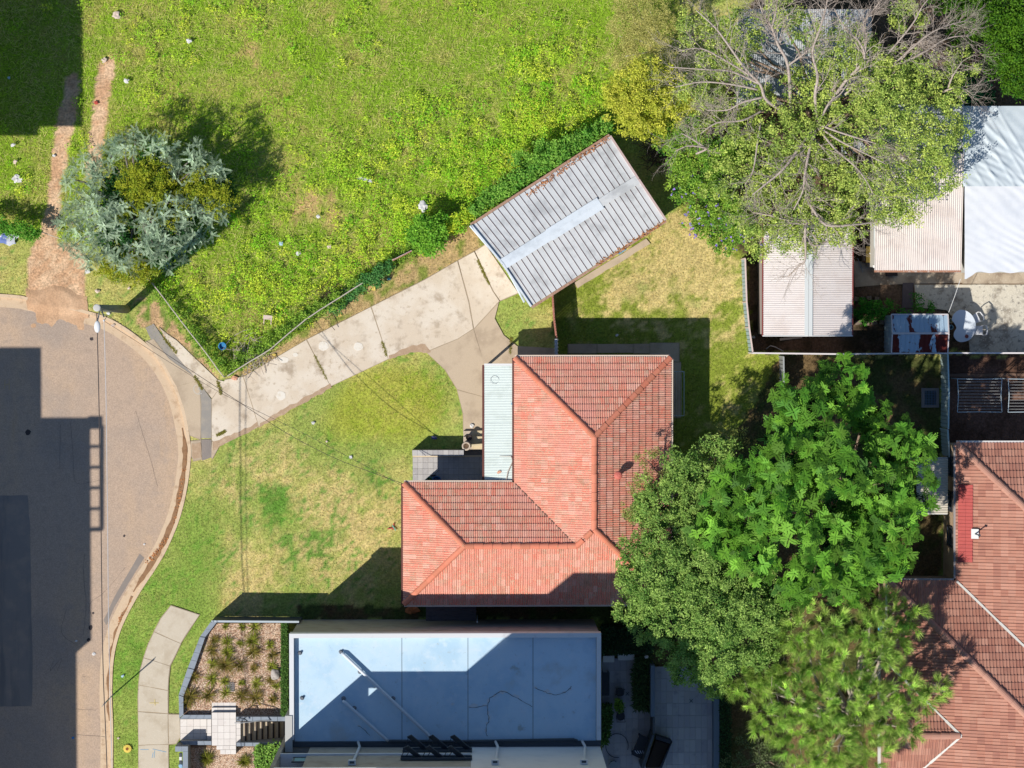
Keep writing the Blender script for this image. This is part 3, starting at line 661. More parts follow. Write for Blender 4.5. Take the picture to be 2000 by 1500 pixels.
# raised tiled porch
PZ = .32
pp = [W(806,878,PZ), W(946,878,PZ), W(946,946,PZ), W(806,946,PZ)]
porch = thing('porch', 'raised grey tiled porch slab in the corner of the red roofed house', 'porch', (pp[0].x,pp[0].y,0))
b_ = MB(); b_.prism([(p.x,p.y) for p in pp]+[], 0, PZ-.02); b_.obj('slab', mat('porch_base', A(150,140,130), .9), porch)
ptile = mat('porch_tile', rnd=[A(186,182,178),A(200,196,192),A(178,174,172),A(192,188,186)], rough=.5, var=[(6,A(206,204,202),.5,.75),(1.5,A(170,166,162),.6,.8)], fine=(40,.07))
x0,x1 = pp[0].x, pp[1].x; yt,yb = pp[0].y, pp[2].y; nc = 14; cw = (x1-x0)/nc
tm = {}
def ptl(xa,xb,ya,yb_,z,th,parent,m,name):
    k = (round(xb-xa,3), round(yb_-ya,3), th)
    if k not in tm:
        mb = MB(); mb.box((0,0,0),(abs(xb-xa)-.008,abs(yb_-ya)-.008,th)); me = mb.mesh(name); me.attributes.new('rnd','FLOAT','POINT'); me.materials.append(m); tm[k] = me
    o = bpy.data.objects.new(name, tm[k]); col.objects.link(o); o.parent = parent; o.location = Vector(((xa+xb)/2,(ya+yb_)/2,z))-ORG[parent]
rows = [(yt-.36,yt-.62),(yt-.62,yt-.90),(yt-.90,yt-1.18),(yt-1.18,yt-1.46)]
for i in range(nc):
    for a,b2 in rows: ptl(x0+i*cw, x0+(i+1)*cw, b2, a, PZ, .03, porch, ptile, 'floor_tile')
MB().box(((x0+x1)/2, yt-.31, PZ-.003),(x1-x0,.085,.03)).obj('marble_strip', mat('cream_strip', A(232,214,184), .5, [(4,A(220,196,160),.5,.7)]), porch)
b_ = MB(); b_.prism([(x0,yt-.25),(x1-1.0,yt-.25),(x1-1.0,yt),(x0,yt)], 0, .97); b_.obj('low_wall', mat('porch_base'), porch)
for i in range(10): ptl(x0+i*cw, x0+(i+1)*cw, yt-.26, yt+.01, .985, .03, porch, ptile, 'cap_tile')
# steps up to the porch with a low rendered side wall ending in a round
stp = thing('porch_steps', 'cream concrete steps with a rounded scroll end beside the porch', 'steps', (W(905,876).x, W(905,876).y, 0))
smt = mat('step_render', A(206,190,170), .85, [(5,A(180,164,146),.5,.75)], fine=(40,.1)); tre = mat('step_tread', A(224,206,170), .7, [(5,A(206,184,146),.5,.7)])
sx0, sx1 = W(905,850,.3).x, W(946,850,.3).x; ys = [W(920,a,.3).y for a in (842,853,865,877)]
for i in range(3):
    mb = MB(); mb.prism([(sx0+.0,ys[i]),(sx1,ys[i]),(sx1,ys[i+1]),(sx0,ys[i+1])], 0, .22*(i+1)-.02); mb.obj('riser', smt, stp)
    mb = MB(); mb.prism([(sx0+.42,ys[i]+.02),(sx1,ys[i]+.02),(sx1,ys[i+1]+.02),(sx0+.42,ys[i+1]+.02)], .22*(i+1)-.018, .22*(i+1)+.012); mb.obj('tread', tre, stp)
mb = MB(); c = Vector((sx0+.14, ys[2]-.12, 0)); mb.lathe(c, [(.19,0),(.19,.82),(.21,.86),(.21,.92),(.13,.92),(.13,.62)], 20); mb.obj('scroll_end', smt, stp, True)
mb = MB(); mb.prism([(sx0+.28,ys[2]-.06),(sx1,ys[2]+.0),(sx1,ys[2]-.1),(sx0+.3,ys[2]-.16)], .4, .86); mb.obj('kerb_wall', tre, stp)
mb = MB(); mb.lathe((sx0+.26,ys[1]-.02,0), [(.10,.30),(.14,.45),(.15,.6),(.13,.62),(.05,.56)], 14); solo('plant_pot','small dark pot with a pale figure on the porch steps','pot',mb,mat('dark_pot',A(60,52,50),.6),(sx0+.26,ys[1]-.02,.30))
# things on the porch
mb = MB(); c = W(853,938,PZ+.0); mb.lathe((c.x,c.y,0),[(.17,PZ+.016),(.2,PZ+.3),(.22,PZ+.32),(.19,PZ+.32),(.16,PZ+.06)],18); solo('wash_tub','round blue plastic tub in the shade of the porch','tub',mb,mat('blue_plastic',A(36,104,168),.4),(c.x,c.y,PZ),smooth=False)
mb = MB(); c = W(839,937,PZ+.0); mb.lathe((c.x,c.y,0),[(.1,PZ+.016),(.14,PZ+.26),(.15,PZ+.27),(.12,PZ+.27),(.1,PZ+.06)],16); solo('bucket','green plastic bucket beside the blue tub on the porch','bucket',mb,mat('green_plastic',A(30,120,84),.4),(c.x,c.y,PZ))
br = thing('broom','dark broom leaning on the porch beside the green bucket','broom',W(846,925,PZ)); MB().tube([W(846,930,PZ+.05),W(857,918,PZ+1.0)],.014,6).obj('handle',mat('dark_stick',A(50,46,48),.6),br); MB().box(W(846,929,PZ+.07),(.28,.05,.11)).obj('brush',mat('dark_bristle',A(40,40,46),.9),br)
# slatted side deck in the gap south of the house
dk = thing('side_deck','weathered grey slatted landing under the south eave with white post','landing',W(880,1200,0)); dmt = mat('grey_timber',A(120,112,116),.85,[(3,A(96,90,94),.45,.7,(1,8,1))])
for i in range(9):
    y = 1184+i*3.3; MB().bar(W(832,y,.55),W(930,y,.55),.075,.04).obj('slat',dmt,dk)
for x in (834,880,928): MB().bar(W(x,1185,.5),W(x,1212,.5),.06,.08).obj('bearer',dmt,dk)
for x in (834,928):
    for y in (1187,1211): p = W(x,y,.46); MB().bar((p.x,p.y,0),p,.08,.08).obj('stump',dmt,dk)
p = W(932,1205,.6); MB().bar((p.x,p.y,0),(p.x,p.y,2.4),.06,.06).obj('post',wfr,dk)

# ================================================================== GARAGE
GZ = 2.35; GR = 2.85
gw,gn,ge,gs = W(921,441,GZ),W(1192,266,GZ),W(1300,429,GZ),W(1037,598,GZ)
rw,re = W(982,516,GR),W(1247,350,GR)
gar = thing('garage','detached garage with pale ribbed metal gable roof at the end of the driveway','garage',(sum((gw,gn,ge,gs),Vector())/4).xy.to_3d())
grf = sub('roof', gar); gm = mat('zinc_deck', A(216,218,218), .45, [(1.2,A(188,190,190),.45,.7),(12,A(178,176,172),.66,.8)], spec=.4); gline = mat('rib_dark',A(112,88,86),.6)
def ribbed(a, b, c, d_, nn):      # a-b eave, d-c ridge; ribs run from eave to ridge
    for i in range(nn):
        t0,t1 = i/nn,(i+1)/nn
        p,q,r_,s_ = a.lerp(b,t0),a.lerp(b,t1),d_.lerp(c,t1),d_.lerp(c,t0)
        nrm = (q-p).cross(s_-p).normalized(); nrm = nrm if nrm.z > 0 else -nrm
        u = q-p; fr = [(0,0),(.80,.0),(.82,.012),(.86,.014),(.98,.014),(1.0,.0)]
        vs_ = [p.lerp(q,f)+nrm*h for f,h in fr]+[s_.lerp(r_,f)+nrm*h for f,h in fr]; m = len(fr)
        mb = MB(); mb.add(vs_, [(k,k+1,m+k+1,m+k) for k in range(m-1)]); mb.obj('deck_pan', gm, grf)
        mb = MB(); mb.bar(p.lerp(q,.905)+nrm*.016, s_.lerp(r_,.905)+nrm*.016, .03, .008); mb.obj('seam', gline, grf)
ribbed(gw,gn,re,rw,26); ribbed(gs,ge,re,rw,26)
rc = mat('ridge_flash', A(226,234,240), .4, [(2,A(208,216,222),.45,.7)], spec=.5)
g_n = Vector((gn-gw)).normalized(); sid = Vector((-g_n.y,g_n.x,0))
for t0,t1,lf,wd in ((0,.36,.075,.26),(.34,.72,.085,.30),(.70,1,.07,.20)):
    p,q = rw.lerp(re,t0),rw.lerp(re,t1); mb = MB(); u = Vector((0,0,lf))
    dl = (gw+gn-gs-ge).normalized(); dz = .16
    mb.add([p+u,q+u,q+dl*wd+Vector((0,0,lf-dz*wd)),p+dl*wd+Vector((0,0,lf-dz*wd)),q-dl*wd+Vector((0,0,lf-dz*wd)),p-dl*wd+Vector((0,0,lf-dz*wd))],[(0,1,2,3),(1,0,5,4)]); mb.obj('ridge_capping', rc if t0 < .7 else gm, grf)
for a,b,nm in ((gw,rw,'barge'),(rw,gs,'barge'),(ge,re,'barge'),(re,gn,'barge')): MB().bar(a+Vector((0,0,.02)),b+Vector((0,0,.02)),.09,.16).obj(nm, rc if a in (gw,rw) else mat('pinkish_trim',A(206,180,174),.6), grf)
rust = mat('rusty_gutter',A(176,140,118),.85,[(5,A(190,160,140),.5,.7),(14,A(110,80,60),.55,.7)])
o_ = (gn-gw).cross(Vector((0,0,1))).normalized()
for a,b,s_ in ((gw,gn,-1),(gs,ge,1)): MB().bar(a+o_*.07*s_-Vector((0,0,.05)),b+o_*.07*s_-Vector((0,0,.05)),.12,.1).obj('gutter', rust, grf)
cc = (gw+gn+ge+gs)/4; wp = [(c-cc)*.95+cc for c in (gw,gn,ge,gs)]; gwl = mat('fibro_wall',A(200,196,186),.9,[(2,A(180,172,160),.5,.7)])
for a,b in zip(wp, wp[1:]+wp[:1]): MB().bar((a.x,a.y,GZ/2),(b.x,b.y,GZ/2),.08,GZ-.02).obj('wall', gwl, gar)
a,b = wp[3].lerp(wp[0],.18), wp[3].lerp(wp[0],.82); dn = (wp[0]-wp[3]).cross(Vector((0,0,1))).normalized()*-.06
gd = MB().bar((a.x+dn.x,a.y+dn.y,1.05),(b.x+dn.x,b.y+dn.y,1.05),.05,2.1).obj('door', wfr, gar)
# long bent white rail hanging off the front barge
MB().tube([W(918,441,2.45),W(950,478,2.5),W(968,498,2.62),W(984,516,2.9),W(1000,545,2.7),W(1024,590,2.4)],.05,6).obj('front_fascia', rc, gar)
# slab edge along the yard side, leaning blue board
mb = MB(); mb.prism(ragged(P([(1122,552),(1262,466),(1270,476),(1128,563)]),.4,.02,5), -.1, .05); struct('garage_slab', mb, dconc2)
mb = MB(); mb.bar(W(1207,496,.05),W(1221,487,.75),.16,.02,(.3,.6,.6)); solo('blue_board','blue board leaning against the yard side of the garage','board',mb,mat('blue_board',A(110,170,206),.6))
# debris on roof and gutters
# ================================================================== foliage helpers
def shell_points(rng, lobes, per, zs=.75, inner=.35, low=-.25):
    """points through the upper volume of lobes [(x,y,z,r)]"""
    out = []
    for (x,y,z,r), k in zip(lobes, per):
        d = rng.normal(size=(k,3)); d /= np.linalg.norm(d,axis=1)[:,None]
        d[:,2] = np.where(d[:,2] < low, -d[:,2], d[:,2])
        q = r*(inner+(1-inner)*rng.random(k)**.45)*(1+.28*np.sin(d[:,0]*7+x)*np.cos(d[:,1]*6+y))
        out.append(np.stack([x+d[:,0]*q, y+d[:,1]*q, z+d[:,2]*q*zs],1))
    return np.concatenate(out)
def orient(k, rng, e_mean=.1, e_sd=.4):
    a = rng.uniform(0,2*math.pi,k); e = rng.normal(e_mean,e_sd,k)
    d = np.stack([np.cos(a)*np.cos(e),np.sin(a)*np.cos(e),np.sin(e)],1); s = np.stack([-np.sin(a),np.cos(a),np.zeros(k)],1)
    roll = rng.normal(0,.35,k)[:,None]; n = np.cross(d,s)*-1; n = np.where(n[:,2:]<0,-n,n)
    s2 = s*np.cos(roll)+n*np.sin(roll); return d, s2, np.cross(s2,d)*-1
def clump_leaves(rng, centers, rad, n, ln, wd, cA, cB, tone_sd=.22, flat=.7):
    """leaf-sized folded faces in small clumps round the given centres"""
    k = len(centers)*n; c = np.repeat(centers,n,0); r = np.repeat(rad,n)
    d = rng.normal(size=(k,3)); d /= np.linalg.norm(d,axis=1)[:,None]; q = (r*rng.random(k)**.5)[:,None]
    base = c+d*q*np.array([1,1,flat]); dd, s, up = orient(k, rng, .15, .5)
    L = (ln*rng.uniform(.6,1.3,k))[:,None]; w2 = (wd/2*rng.uniform(.7,1.3,k))[:,None]
    V = np.stack([base, base+dd*L*.5+s*w2+up*w2*.3, base+dd*L, base+dd*L*.5-s*w2+up*w2*.3],1).reshape(-1,3)
    h = np.clip(np.repeat(rng.random(len(centers)),n)*.6+rng.random(k)*.4,0,1)[:,None]
    t = np.clip(1+rng.normal(0,tone_sd,k),.4,1.6)[:,None]
    return V, np.arange(4*k).reshape(-1,4), np.repeat((np.array(cA)*(1-h)+np.array(cB)*h)*t,4,0)
def lobes_px(L, zoff=0): 
    out = []
    for px,py,z,r in L:
        p = W(px,py,z+zoff); out.append((p.x,p.y,z+zoff,r*.0235))
    return out
def leaf_box(rng, poly_px, z0, z1, n, ln, wd, cA, cB):
    pw = P(poly_px, z1); xs = [p.x for p in pw]; ys = [p.y for p in pw]; pts = []
    k = n*3; x = rng.uniform(min(xs),max(xs),k); y = rng.uniform(min(ys),max(ys),k); ok = inpoly(x,y,[(p.x,p.y) for p in pw]); x,y = x[ok][:n],y[ok][:n]
    z = z1-(z1-z0)*rng.random(len(x))**2.2+rng.normal(0,.03,len(x)); c = np.stack([x,y,z],1)
    return clump_leaves(rng, c, np.full(len(c),.03), 1, ln, wd, cA, cB)
# ================================================================== APARTMENT BLOCK
AZ = 5.4; RZ = 5.1
ax0 = W(565,1300,AZ).x; ax1 = W(1174,1300,AZ).x; ay1 = W(900,1237,AZ).y; ty = W(900,1457,RZ).y
apt = thing('apartment_building','grey rendered apartment block with flat concrete roof stepping up to taller storeys','building',((ax0+ax1)/2,(ay1+ty)/2,0))
render_g = mat('render_grey', A(176,170,160), .85, [(1.5,A(160,152,142),.45,.7)], fine=(30,.06)); white_r = mat('render_white', A(232,234,238), .8, [(1,A(222,224,230),.45,.7)]); par = mat('parapet_paint', A(226,228,230), .7, [(2,A(206,208,212),.55,.75)])
dark_g = mat('dark_grey_metal', A(74,82,90), .5, spec=.3)
mb = MB(); mb.prism([(ax0+.06,ty+.02),(ax1-.06,ty+.02),(ax1-.06,ay1-.06),(ax0+.06,ay1-.06)], 0, RZ-.06); mb.obj('wall', render_g, apt)
pw = .2
for n_,(a,b,c,d_) in (('parapet',(ax0,ay1-pw,ax1,ay1)),('parapet',(ax0,ty+.35,ax0+pw,ay1-pw)),('parapet',(ax1-pw,ty+.3,ax1,ay1-pw)),('parapet',(ax0,ty,ax1,ty+.22))):
    mb = MB(); mb.prism([(a,b),(c,b),(c,d_),(a,d_)], RZ-.3, AZ if d_ > ty+.3 else RZ+.12); mb.obj(n_, par if d_ > ty+.3 else dark_g, apt)
rmat = mat('roof_membrane', A(202,228,245), .75, [(.7,A(186,218,240),.45,.65),(2.5,A(210,230,245),.5,.72),(7,A(186,206,218),.6,.78),(.35,A(196,208,214),.6,.75),(1.4,A(176,190,196),.64,.74),(16,A(200,206,206),.66,.76)], (40,.2,.005), fine=(50,.06))
xj = [ax0+pw]+[W(x,1340,RZ).x for x in (785,914,1041)]+[ax1-pw]
for a,b in zip(xj,xj[1:]):
    mb = MB(); mb.prism([(a+.012,ty+.23),(b-.012,ty+.23),(b-.012,ay1-pw-.02),(a+.012,ay1-pw-.02)], RZ-.06, RZ+random.uniform(0,.006)); mb.obj('roof_slab', rmat, apt)
seal = mat('roof_sealant', A(214,222,228), .7)
tar = mat('roof_crack', A(92,98,108), .9)
mb = MB(); mb.prism([(ax0+pw+.003,ty+.225),(ax1-pw-.003,ty+.225),(ax1-pw-.003,ay1-pw-.005),(ax0+pw+.003,ay1-pw-.005)], RZ-.1, RZ-.03); mb.obj('roof_underlay', tar, apt)
for pl in ([(916,1382),(950,1378),(957,1364),(972,1353),(985,1351),(1005,1361),(1040,1380)],[(951,1378),(952,1392),(955,1408),(950,1420),(951,1437)],[(1044,1344),(1062,1350),(1078,1356),(1098,1355),(1110,1347),(1116,1341)],[(700,1418),(712,1426),(722,1436)]):
    p = [W(a,b,RZ+.010) for a,b in spline(pl,5)]; p = [q+Vector((random.uniform(-.03,.03),random.uniform(-.03,.03),0)) for q in p]; mb = MB()
    for a,b in zip(p,p[1:]): mb.bar(a,b,.010+.018*random.random(),.008)
    mb.obj('roof_crack', tar, apt)
    mb = MB()
    for k_ in range(0,len(p)-3,4):
        if random.random() < .7: o2_ = Vector((random.uniform(-.06,.06),random.uniform(-.06,.06),-.006)); mb.bar(p[k_]+o2_,p[k_+2]+o2_,.05+.06*random.random(),.006)
    if mb.v: mb.obj('sealant_smear', mat('roof_sealant'), apt)
for x,y,a,b in ((925,1378,10,4),(980,1352,7,4),(1068,1350,8,4),(884,1375,4,3)):
    c = W(x,y); c = W(x,y,RZ); mb = MB(); mb.prism([(c.x+a*.023*math.cos(t)*random.uniform(.6,1.2),c.y+b*.023*math.sin(t)*random.uniform(.5,1.2)) for t in np.arange(0,6.2,.5)], RZ-.02, RZ+.009); mb.obj('sealant_patch', seal, apt)
for x,y in ((586,1275),(590,1363),(671,1364),(666,1273),(703,1312),(768,1364),(692,1383)):
    c = W(x,y,RZ); MB().lathe((c.x,c.y,0),[(.11,RZ),(.07,RZ+.05),(.055,RZ+.14),(.03,RZ+.14)],10).obj('roof_vent', mat('lead',A(120,124,132),.6), apt)
pvc = mat('white_pvc', A(214,222,230), .4, spec=.4)
MB().tube([W(668,1276,RZ+.12),W(672,1279,RZ+.18),W(838,1437,RZ+.2),W(842,1443,RZ+.12)],.075,10).obj('roof_pipe', pvc, apt,True)
MB().tube([W(670,1369,RZ+.12),W(674,1372,RZ+.18),W(753,1443,RZ+.2),W(758,1447,RZ+.14)],.07,10).obj('roof_pipe', pvc, apt,True)
MB().tube([W(760,1447,RZ+.2),W(900,1448,RZ+.2),W(1120,1444,RZ+.2),W(1128,1447,RZ+.2)],.06,8).obj('roof_pipe', dark_g, apt,True)
# taller storeys to the south
TX0 = W(606,1457,RZ).x; TX1 = W(1172,1457,RZ).x; TZ = 10.4; xw = W(920,1457,RZ).x
mb = MB(); mb.prism([(TX0,ty-.02),(xw,ty-.02),(xw,ty-9),(TX0,ty-9)], 0, TZ); mb.obj('wall', render_g, apt)
mb = MB(); mb.prism([(xw+.005,ty-.02),(TX1,ty-.02),(TX1,ty-9),(xw+.005,ty-9)], 0, TZ+.3); mb.obj('wall', white_r, apt)
mb = MB(); mb.prism([(-5.5,ty-1.0),(2.4,ty-1.0),(2.4,ty-14),(-5.5,ty-14)], 0, 17.4); mb.obj('upper_wall', white_r, apt)
bx = W(556,1457,RZ).x
for z in (7.05,10.3): 
    mb = MB(); mb.prism([(bx-.02,ty+.06),(xw-.01,ty+.06),(xw-.01,ty-.6),(bx-.02,ty-.6)], z, z+.16); mb.obj('floor_band', white_r, apt)
mb = MB(); mb.prism([(bx-.2,ty-2.2),(TX0-.01,ty-2.2),(TX0-.01,ty-9),(bx-.2,ty-9)], 0, TZ); mb.obj('recessed_wall', white_r, apt)
mb = MB(); mb.prism([(bx-.22,ty+.02),(bx-.03,ty+.02),(bx-.03,ty-9),(bx-.22,ty-9)], 0, 10.46); mb.obj('side_wall', render_g, apt)
for z in (5.12,):
    mb = MB(); mb.prism([(bx-.2,ty-.03),(TX0-.012,ty-.03),(TX0-.012,ty-2.19),(bx-.2,ty-2.19)], 4.5, z); mb.obj('balcony_floor', render_g, apt)
for x in (575,612,654):
    p = W(x,1479,7.4); MB().bar((p.x,ty-.1,7.22),(p.x,ty-.1,8.3),.06,.06).obj('balustrade_post', dark_g, apt)
a,b = W(572,1479,7.4).x, W(656,1479,7.4).x
for z in (7.3,8.25): MB().bar((a,ty-.1,z),(b,ty-.1,z),.06,.07).obj('balustrade_rail', dark_g, apt)
MB().bar((a,ty-.1,7.75),(b,ty-.1,7.75),.02,.8).obj('balustrade_glass', mat('green_glass',A(150,196,196),.1,spec=.6), apt)
wl_ = MB(); wl_.prism([(W(557,1457,AZ).x,ty+1.45),(W(571,1457,AZ).x,ty+1.45),(W(571,1457,AZ).x,ty-.2),(W(557,1457,AZ).x,ty-.2)],0,AZ+.05); wl_.obj('blade_wall', mat('blade_wall',A(196,196,192),.8), apt)
# angled sun-shade blades on the facade
for row,(z,y0) in enumerate(((6.5,1437),(8.3,1458))):
    for i in range(3):
        x = 799+i*42-row*6; a = W(x,y0,z+.15); b = W(x+33,y0+27,z-.15)
        mb = MB(); mb.bar(a,b,.04,.30,(.35,.5,.6)); mb.obj('sun_blade', dark_g, apt)
        for f in (0,.25): c = a.lerp(b,f); MB().bar(c,(c.x-.25,ty,z-.35),.03,.03).obj('blade_strut', dark_g, apt)
    a = W(787-row*4,y0+33,z-.3); b = W(922,y0+33,z-.3)
    for dz in (0,.55): MB().bar((a.x,ty+.08,z-.35+dz),(b.x,ty+.08,z-.35+dz),.08,.08).obj('blade_frame', dark_g, apt)
    MB().bar((a.x,ty+.02,z-.1),(b.x,ty+.02,z-.1),.03,.5).obj('window_band', glass, apt)
for x,y0,xb,m_ in ((688,1455,703,pvc),(967,1453,972,white_r),(1140,1453,1142,white_r)):
    p = W(x,1490,9.3); MB().box((p.x,ty+.1,9.4),(.32,.2,.3)).obj('rain_head', m_, apt); MB().box((p.x,ty+.12,9.53),(.2,.1,.06)).obj('rain_head_mouth', dark_g, apt)
    q = W(xb,1457,5.6); MB().tube([(p.x,ty+.1,9.2),(p.x+.05,ty+.1,8.8),(q.x,ty+.12,5.9),(q.x-.1,ty+.25,RZ+.2)],.06,8).obj('downpipe', m_, apt,True)

# ================================================================== FRONT GARDEN OF THE APARTMENTS
capm = mat('blue_grey_cap', A(150,160,172), .6, [(3,A(138,148,160),.45,.7)], fine=(30,.06)); wrn = mat('retaining_render', A(150,150,150), .85)
BZ = .30; CZ = .57
ret = thing('retaining_wall','blue grey capped low retaining wall round the pebble garden bed','wall',W(370,1300,0))
def wallseg(root, px, z0, z1, m=wrn, cm_=capm, nm='wall', ct=.05, joints=0):
    q = P(px, z1); mb = MB(); mb.prism([(p.x,p.y) for p in q], z0, z1-ct); mb.obj(nm, m, root)
    if joints <= 1: mb = MB(); mb.prism([(p.x,p.y) for p in q], z1-ct, z1); mb.obj('cap', cm_, root)
    else:          # quad: split the cap along its length into pieces with open joints
        a,b,c,d_ = q
        for i in range(joints):
            t0,t1 = i/joints+.004,(i+1)/joints-.004; mb = MB(); mb.prism([(v.x,v.y) for v in (a.lerp(b,t0),a.lerp(b,t1),d_.lerp(c,t1),d_.lerp(c,t0))], z1-ct, z1); mb.obj('cap', cm_, root)
wallseg(ret,[(412,1214),(391,1243),(401,1244),(423,1216)],-.1,CZ,joints=2); wallseg(ret,[(390.5,1244),(367,1304),(379,1307),(400.5,1245)],-.1,CZ,joints=4)
wallseg(ret,[(366.5,1305),(349,1357),(358,1360),(378.5,1308)],-.1,CZ,joints=3); wallseg(ret,[(349,1358),(350,1403),(358,1396),(358,1361)],-.1,CZ,joints=2)
wallseg(ret,[(351,1404),(413,1404),(413,1396.5),(358.5,1396.5)],-.1,CZ,joints=4)
bed = MB(); bed.prism([(p.x,p.y) for p in P([(423,1217),(560,1217),(562,1402),(357,1396),(358,1360),(379,1308),(401,1244)],BZ)], -.2, BZ-.03); struct('garden_bed', bed, mat('bed_soil',A(150,120,96),.95,fine=(30,.2)))
bed = MB(); bed.prism([(p.x,p.y) for p in P([(370,1456),(560,1456),(560,1560),(370,1560)],.1)], -.2, .10); struct('garden_bed', bed, mat('bed_soil'))
def pebbles(name, polys, n, seed):
    rng = np.random.default_rng(seed); VV=[];CC=[]
    octa = np.array([(1,0,0),(0,1,0),(-1,0,0),(0,-1,0),(0,0,.75),(0,0,-.3)]); fo = np.array([(0,1,4),(1,2,4),(2,3,4),(3,0,4)])
    tot = 0; FF=[]
    for (pl,z,k) in polys:
        pw_ = P(pl,z); xs=[p.x for p in pw_]; ys=[p.y for p in pw_]; x=rng.uniform(min(xs),max(xs),k*2); y=rng.uniform(min(ys),max(ys),k*2); ok=inpoly(x,y,[(p.x,p.y) for p in pw_]); x=x[ok][:k]; y=y[ok][:k]; m=len(x)
        s=rng.uniform(.018,.036,m); a=rng.uniform(0,6.28,m); st=rng.uniform(.6,1,m)
        b=octa[None]*np.stack([s,s*st,s*.8],1)[:,None]; bx_=b[...,0]*np.cos(a)[:,None]-b[...,1]*np.sin(a)[:,None]; by_=b[...,0]*np.sin(a)[:,None]+b[...,1]*np.cos(a)[:,None]
        V=np.stack([bx_+x[:,None],by_+y[:,None],b[...,2]+z],-1).reshape(-1,3); VV.append(V)
        t=rng.random(m); pal=np.array([A(226,196,170),A(206,166,138),A(238,220,200),A(180,140,120),A(214,186,160),A(236,206,176)]); c=pal[rng.integers(0,6,m)]*rng.uniform(.8,1.15,m)[:,None]; CC.append(np.repeat(c,6,0))
        FF.append((fo[None]+(np.arange(m)*6)[:,None,None]).reshape(-1,3)+tot); tot+=m*6
    o=fast(name,np.concatenate(VV),np.concatenate(FF),np.concatenate(CC),mat('pebble',attr=True,rough=.8,spec=.2)); o['kind']='stuff'
BEDP = [(424,1218),(548,1218),(550,1400),(462,1400),(462,1372),(413,1372),(413,1396),(358,1396),(358,1360),(379,1308),(401,1244)]
pebbles('pebble_mulch', [(BEDP,BZ-.02,16000),([(370,1460),(497,1460),(497,1540),(370,1540)],.11,7000)], 0, 4)
def tussock(px,py,z,r,n,seed,cA,cB,label,group):
    rng = np.random.default_rng(seed); c = W(px,py,z); root = thing('tussock_plant',label,'plant',c,group)
    k = n; a = rng.uniform(0,6.28,k); e = np.clip(rng.normal(.85,.3,k),.2,1.5); L = r*rng.uniform(.8,1.7,k); wd = .018
    b = np.stack([c.x+np.cos(a)*r*.18*rng.random(k), c.y+np.sin(a)*r*.18*rng.random(k), np.full(k,z)],1)
    d1 = np.stack([np.cos(a)*np.cos(e),np.sin(a)*np.cos(e),np.sin(e)],1); d2 = np.stack([np.cos(a)*np.cos(e-.9),np.sin(a)*np.cos(e-.9),np.sin(e-.9)],1); s = np.stack([-np.sin(a),np.cos(a),0*a],1)*wd/2
    m1 = b+d1*(L*.6)[:,None]; t = m1+d2*(L*.5)[:,None]
    V = np.stack([b-s,b+s,m1+s,m1-s,t+s*.2,t-s*.2],1).reshape(-1,3); i = np.arange(k)[:,None]*6
    F = np.concatenate([i+np.array([[0,1,2,3]]),i+np.array([[3,2,4,5]])]); q = rng.random(k)[:,None]
    fast('blades',V,F,np.repeat(np.array(cA)*(1-q)+np.array(cB)*q,6,0),GRASS,root); MB().lathe(c,[(r*.2,-.02),(r*.22,.05),(r*.1,.1)],8).obj('crown_base',mat('thatch',A(120,110,60),.9),root)
TG = 'strappy tussocks planted in the pebble garden bed'
TUS = [(441,1223,8),(472,1224,8),(497,1224,11),(419,1249,9),(444,1253,11),(468,1257,8),(493,1252,12),(495,1274,13),(527,1258,9),(413,1270,11),(445,1274,13),(532,1278,11),(415,1297,12),(441,1298,18),(468,1298,12),(496,1305,10),(531,1302,9),(380,1321,15),(413,1326,13),(440,1330,10),(472,1333,8),(501,1334,12),(528,1330,10),(540,1340,7),(373,1359,15),(407,1358,13),(441,1352,12),(472,1358,14),(499,1362,13),(533,1365,13),(365,1374,14)]
ORD = ['first','second','third','fourth','fifth','sixth','seventh','eighth']
ROWS = [[t for t in TUS if lo <= t[1] < hi] for lo,hi in ((1200,1235),(1235,1262),(1262,1285),(1285,1310),(1310,1342),(1342,1400))]
for k_,row in enumerate(ROWS):
    for i,(x,y,r) in enumerate(sorted(row)):
        g = random.random(); look = 'broad arching' if r >= 14 else ('small brownish' if r < 9 else 'medium olive')
        lab = 'largest bright green strappy tussock in the middle of the pebble bed' if r == 18 else '%s tussock, %s from the left in the %s row below the slat fence' % (look, ORD[i], ORD[k_])
        tussock(x,y,BZ-.02,r*.0225*random.uniform(.75,1.3),30+int(r*random.uniform(3,7)),40+i+k_*9,A(96,108,36),A(172,180,70) if g > .4 else A(160,136,76),lab,TG)
tussock(478,1486,.1,.3,170,90,A(84,96,30),A(150,150,60),'lone tussock in the lower pebble bed beside the leafy shrub','tussocks in the lower pebble bed'); tussock(405,1480,.1,.34,170,91,A(84,96,30),A(150,150,60),'shaded tussock in the lower pebble bed behind the letterbox wall','tussocks in the lower pebble bed')
c = W(538,1317,BZ+.1); mb = MB(); bm = bmesh.new(); bmesh.ops.create_icosphere(bm,subdivisions=3,radius=.27)
for v in bm.verts: v.co *= 1+.16*math.sin(v.co.x*13+1)*math.cos(v.co.y*11)+.08*math.sin(v.co.z*23); v.co.z *= .6; v.co.x *= .85
me = bpy.data.meshes.new('boulder'); bm.to_mesh(me); bm.free(); tag(finish(me,'boulder',mat('boulder',A(190,182,176),.9,[(7,A(150,142,138),.45,.7)],(18,.6,.03)),None,c,True),'pale grey boulder in the pebble bed beside the clipped hedge','boulder')
gr = thing('drain_grate','small metal drain grate sunk in the pebble bed','drain',W(450,1342,BZ)); 
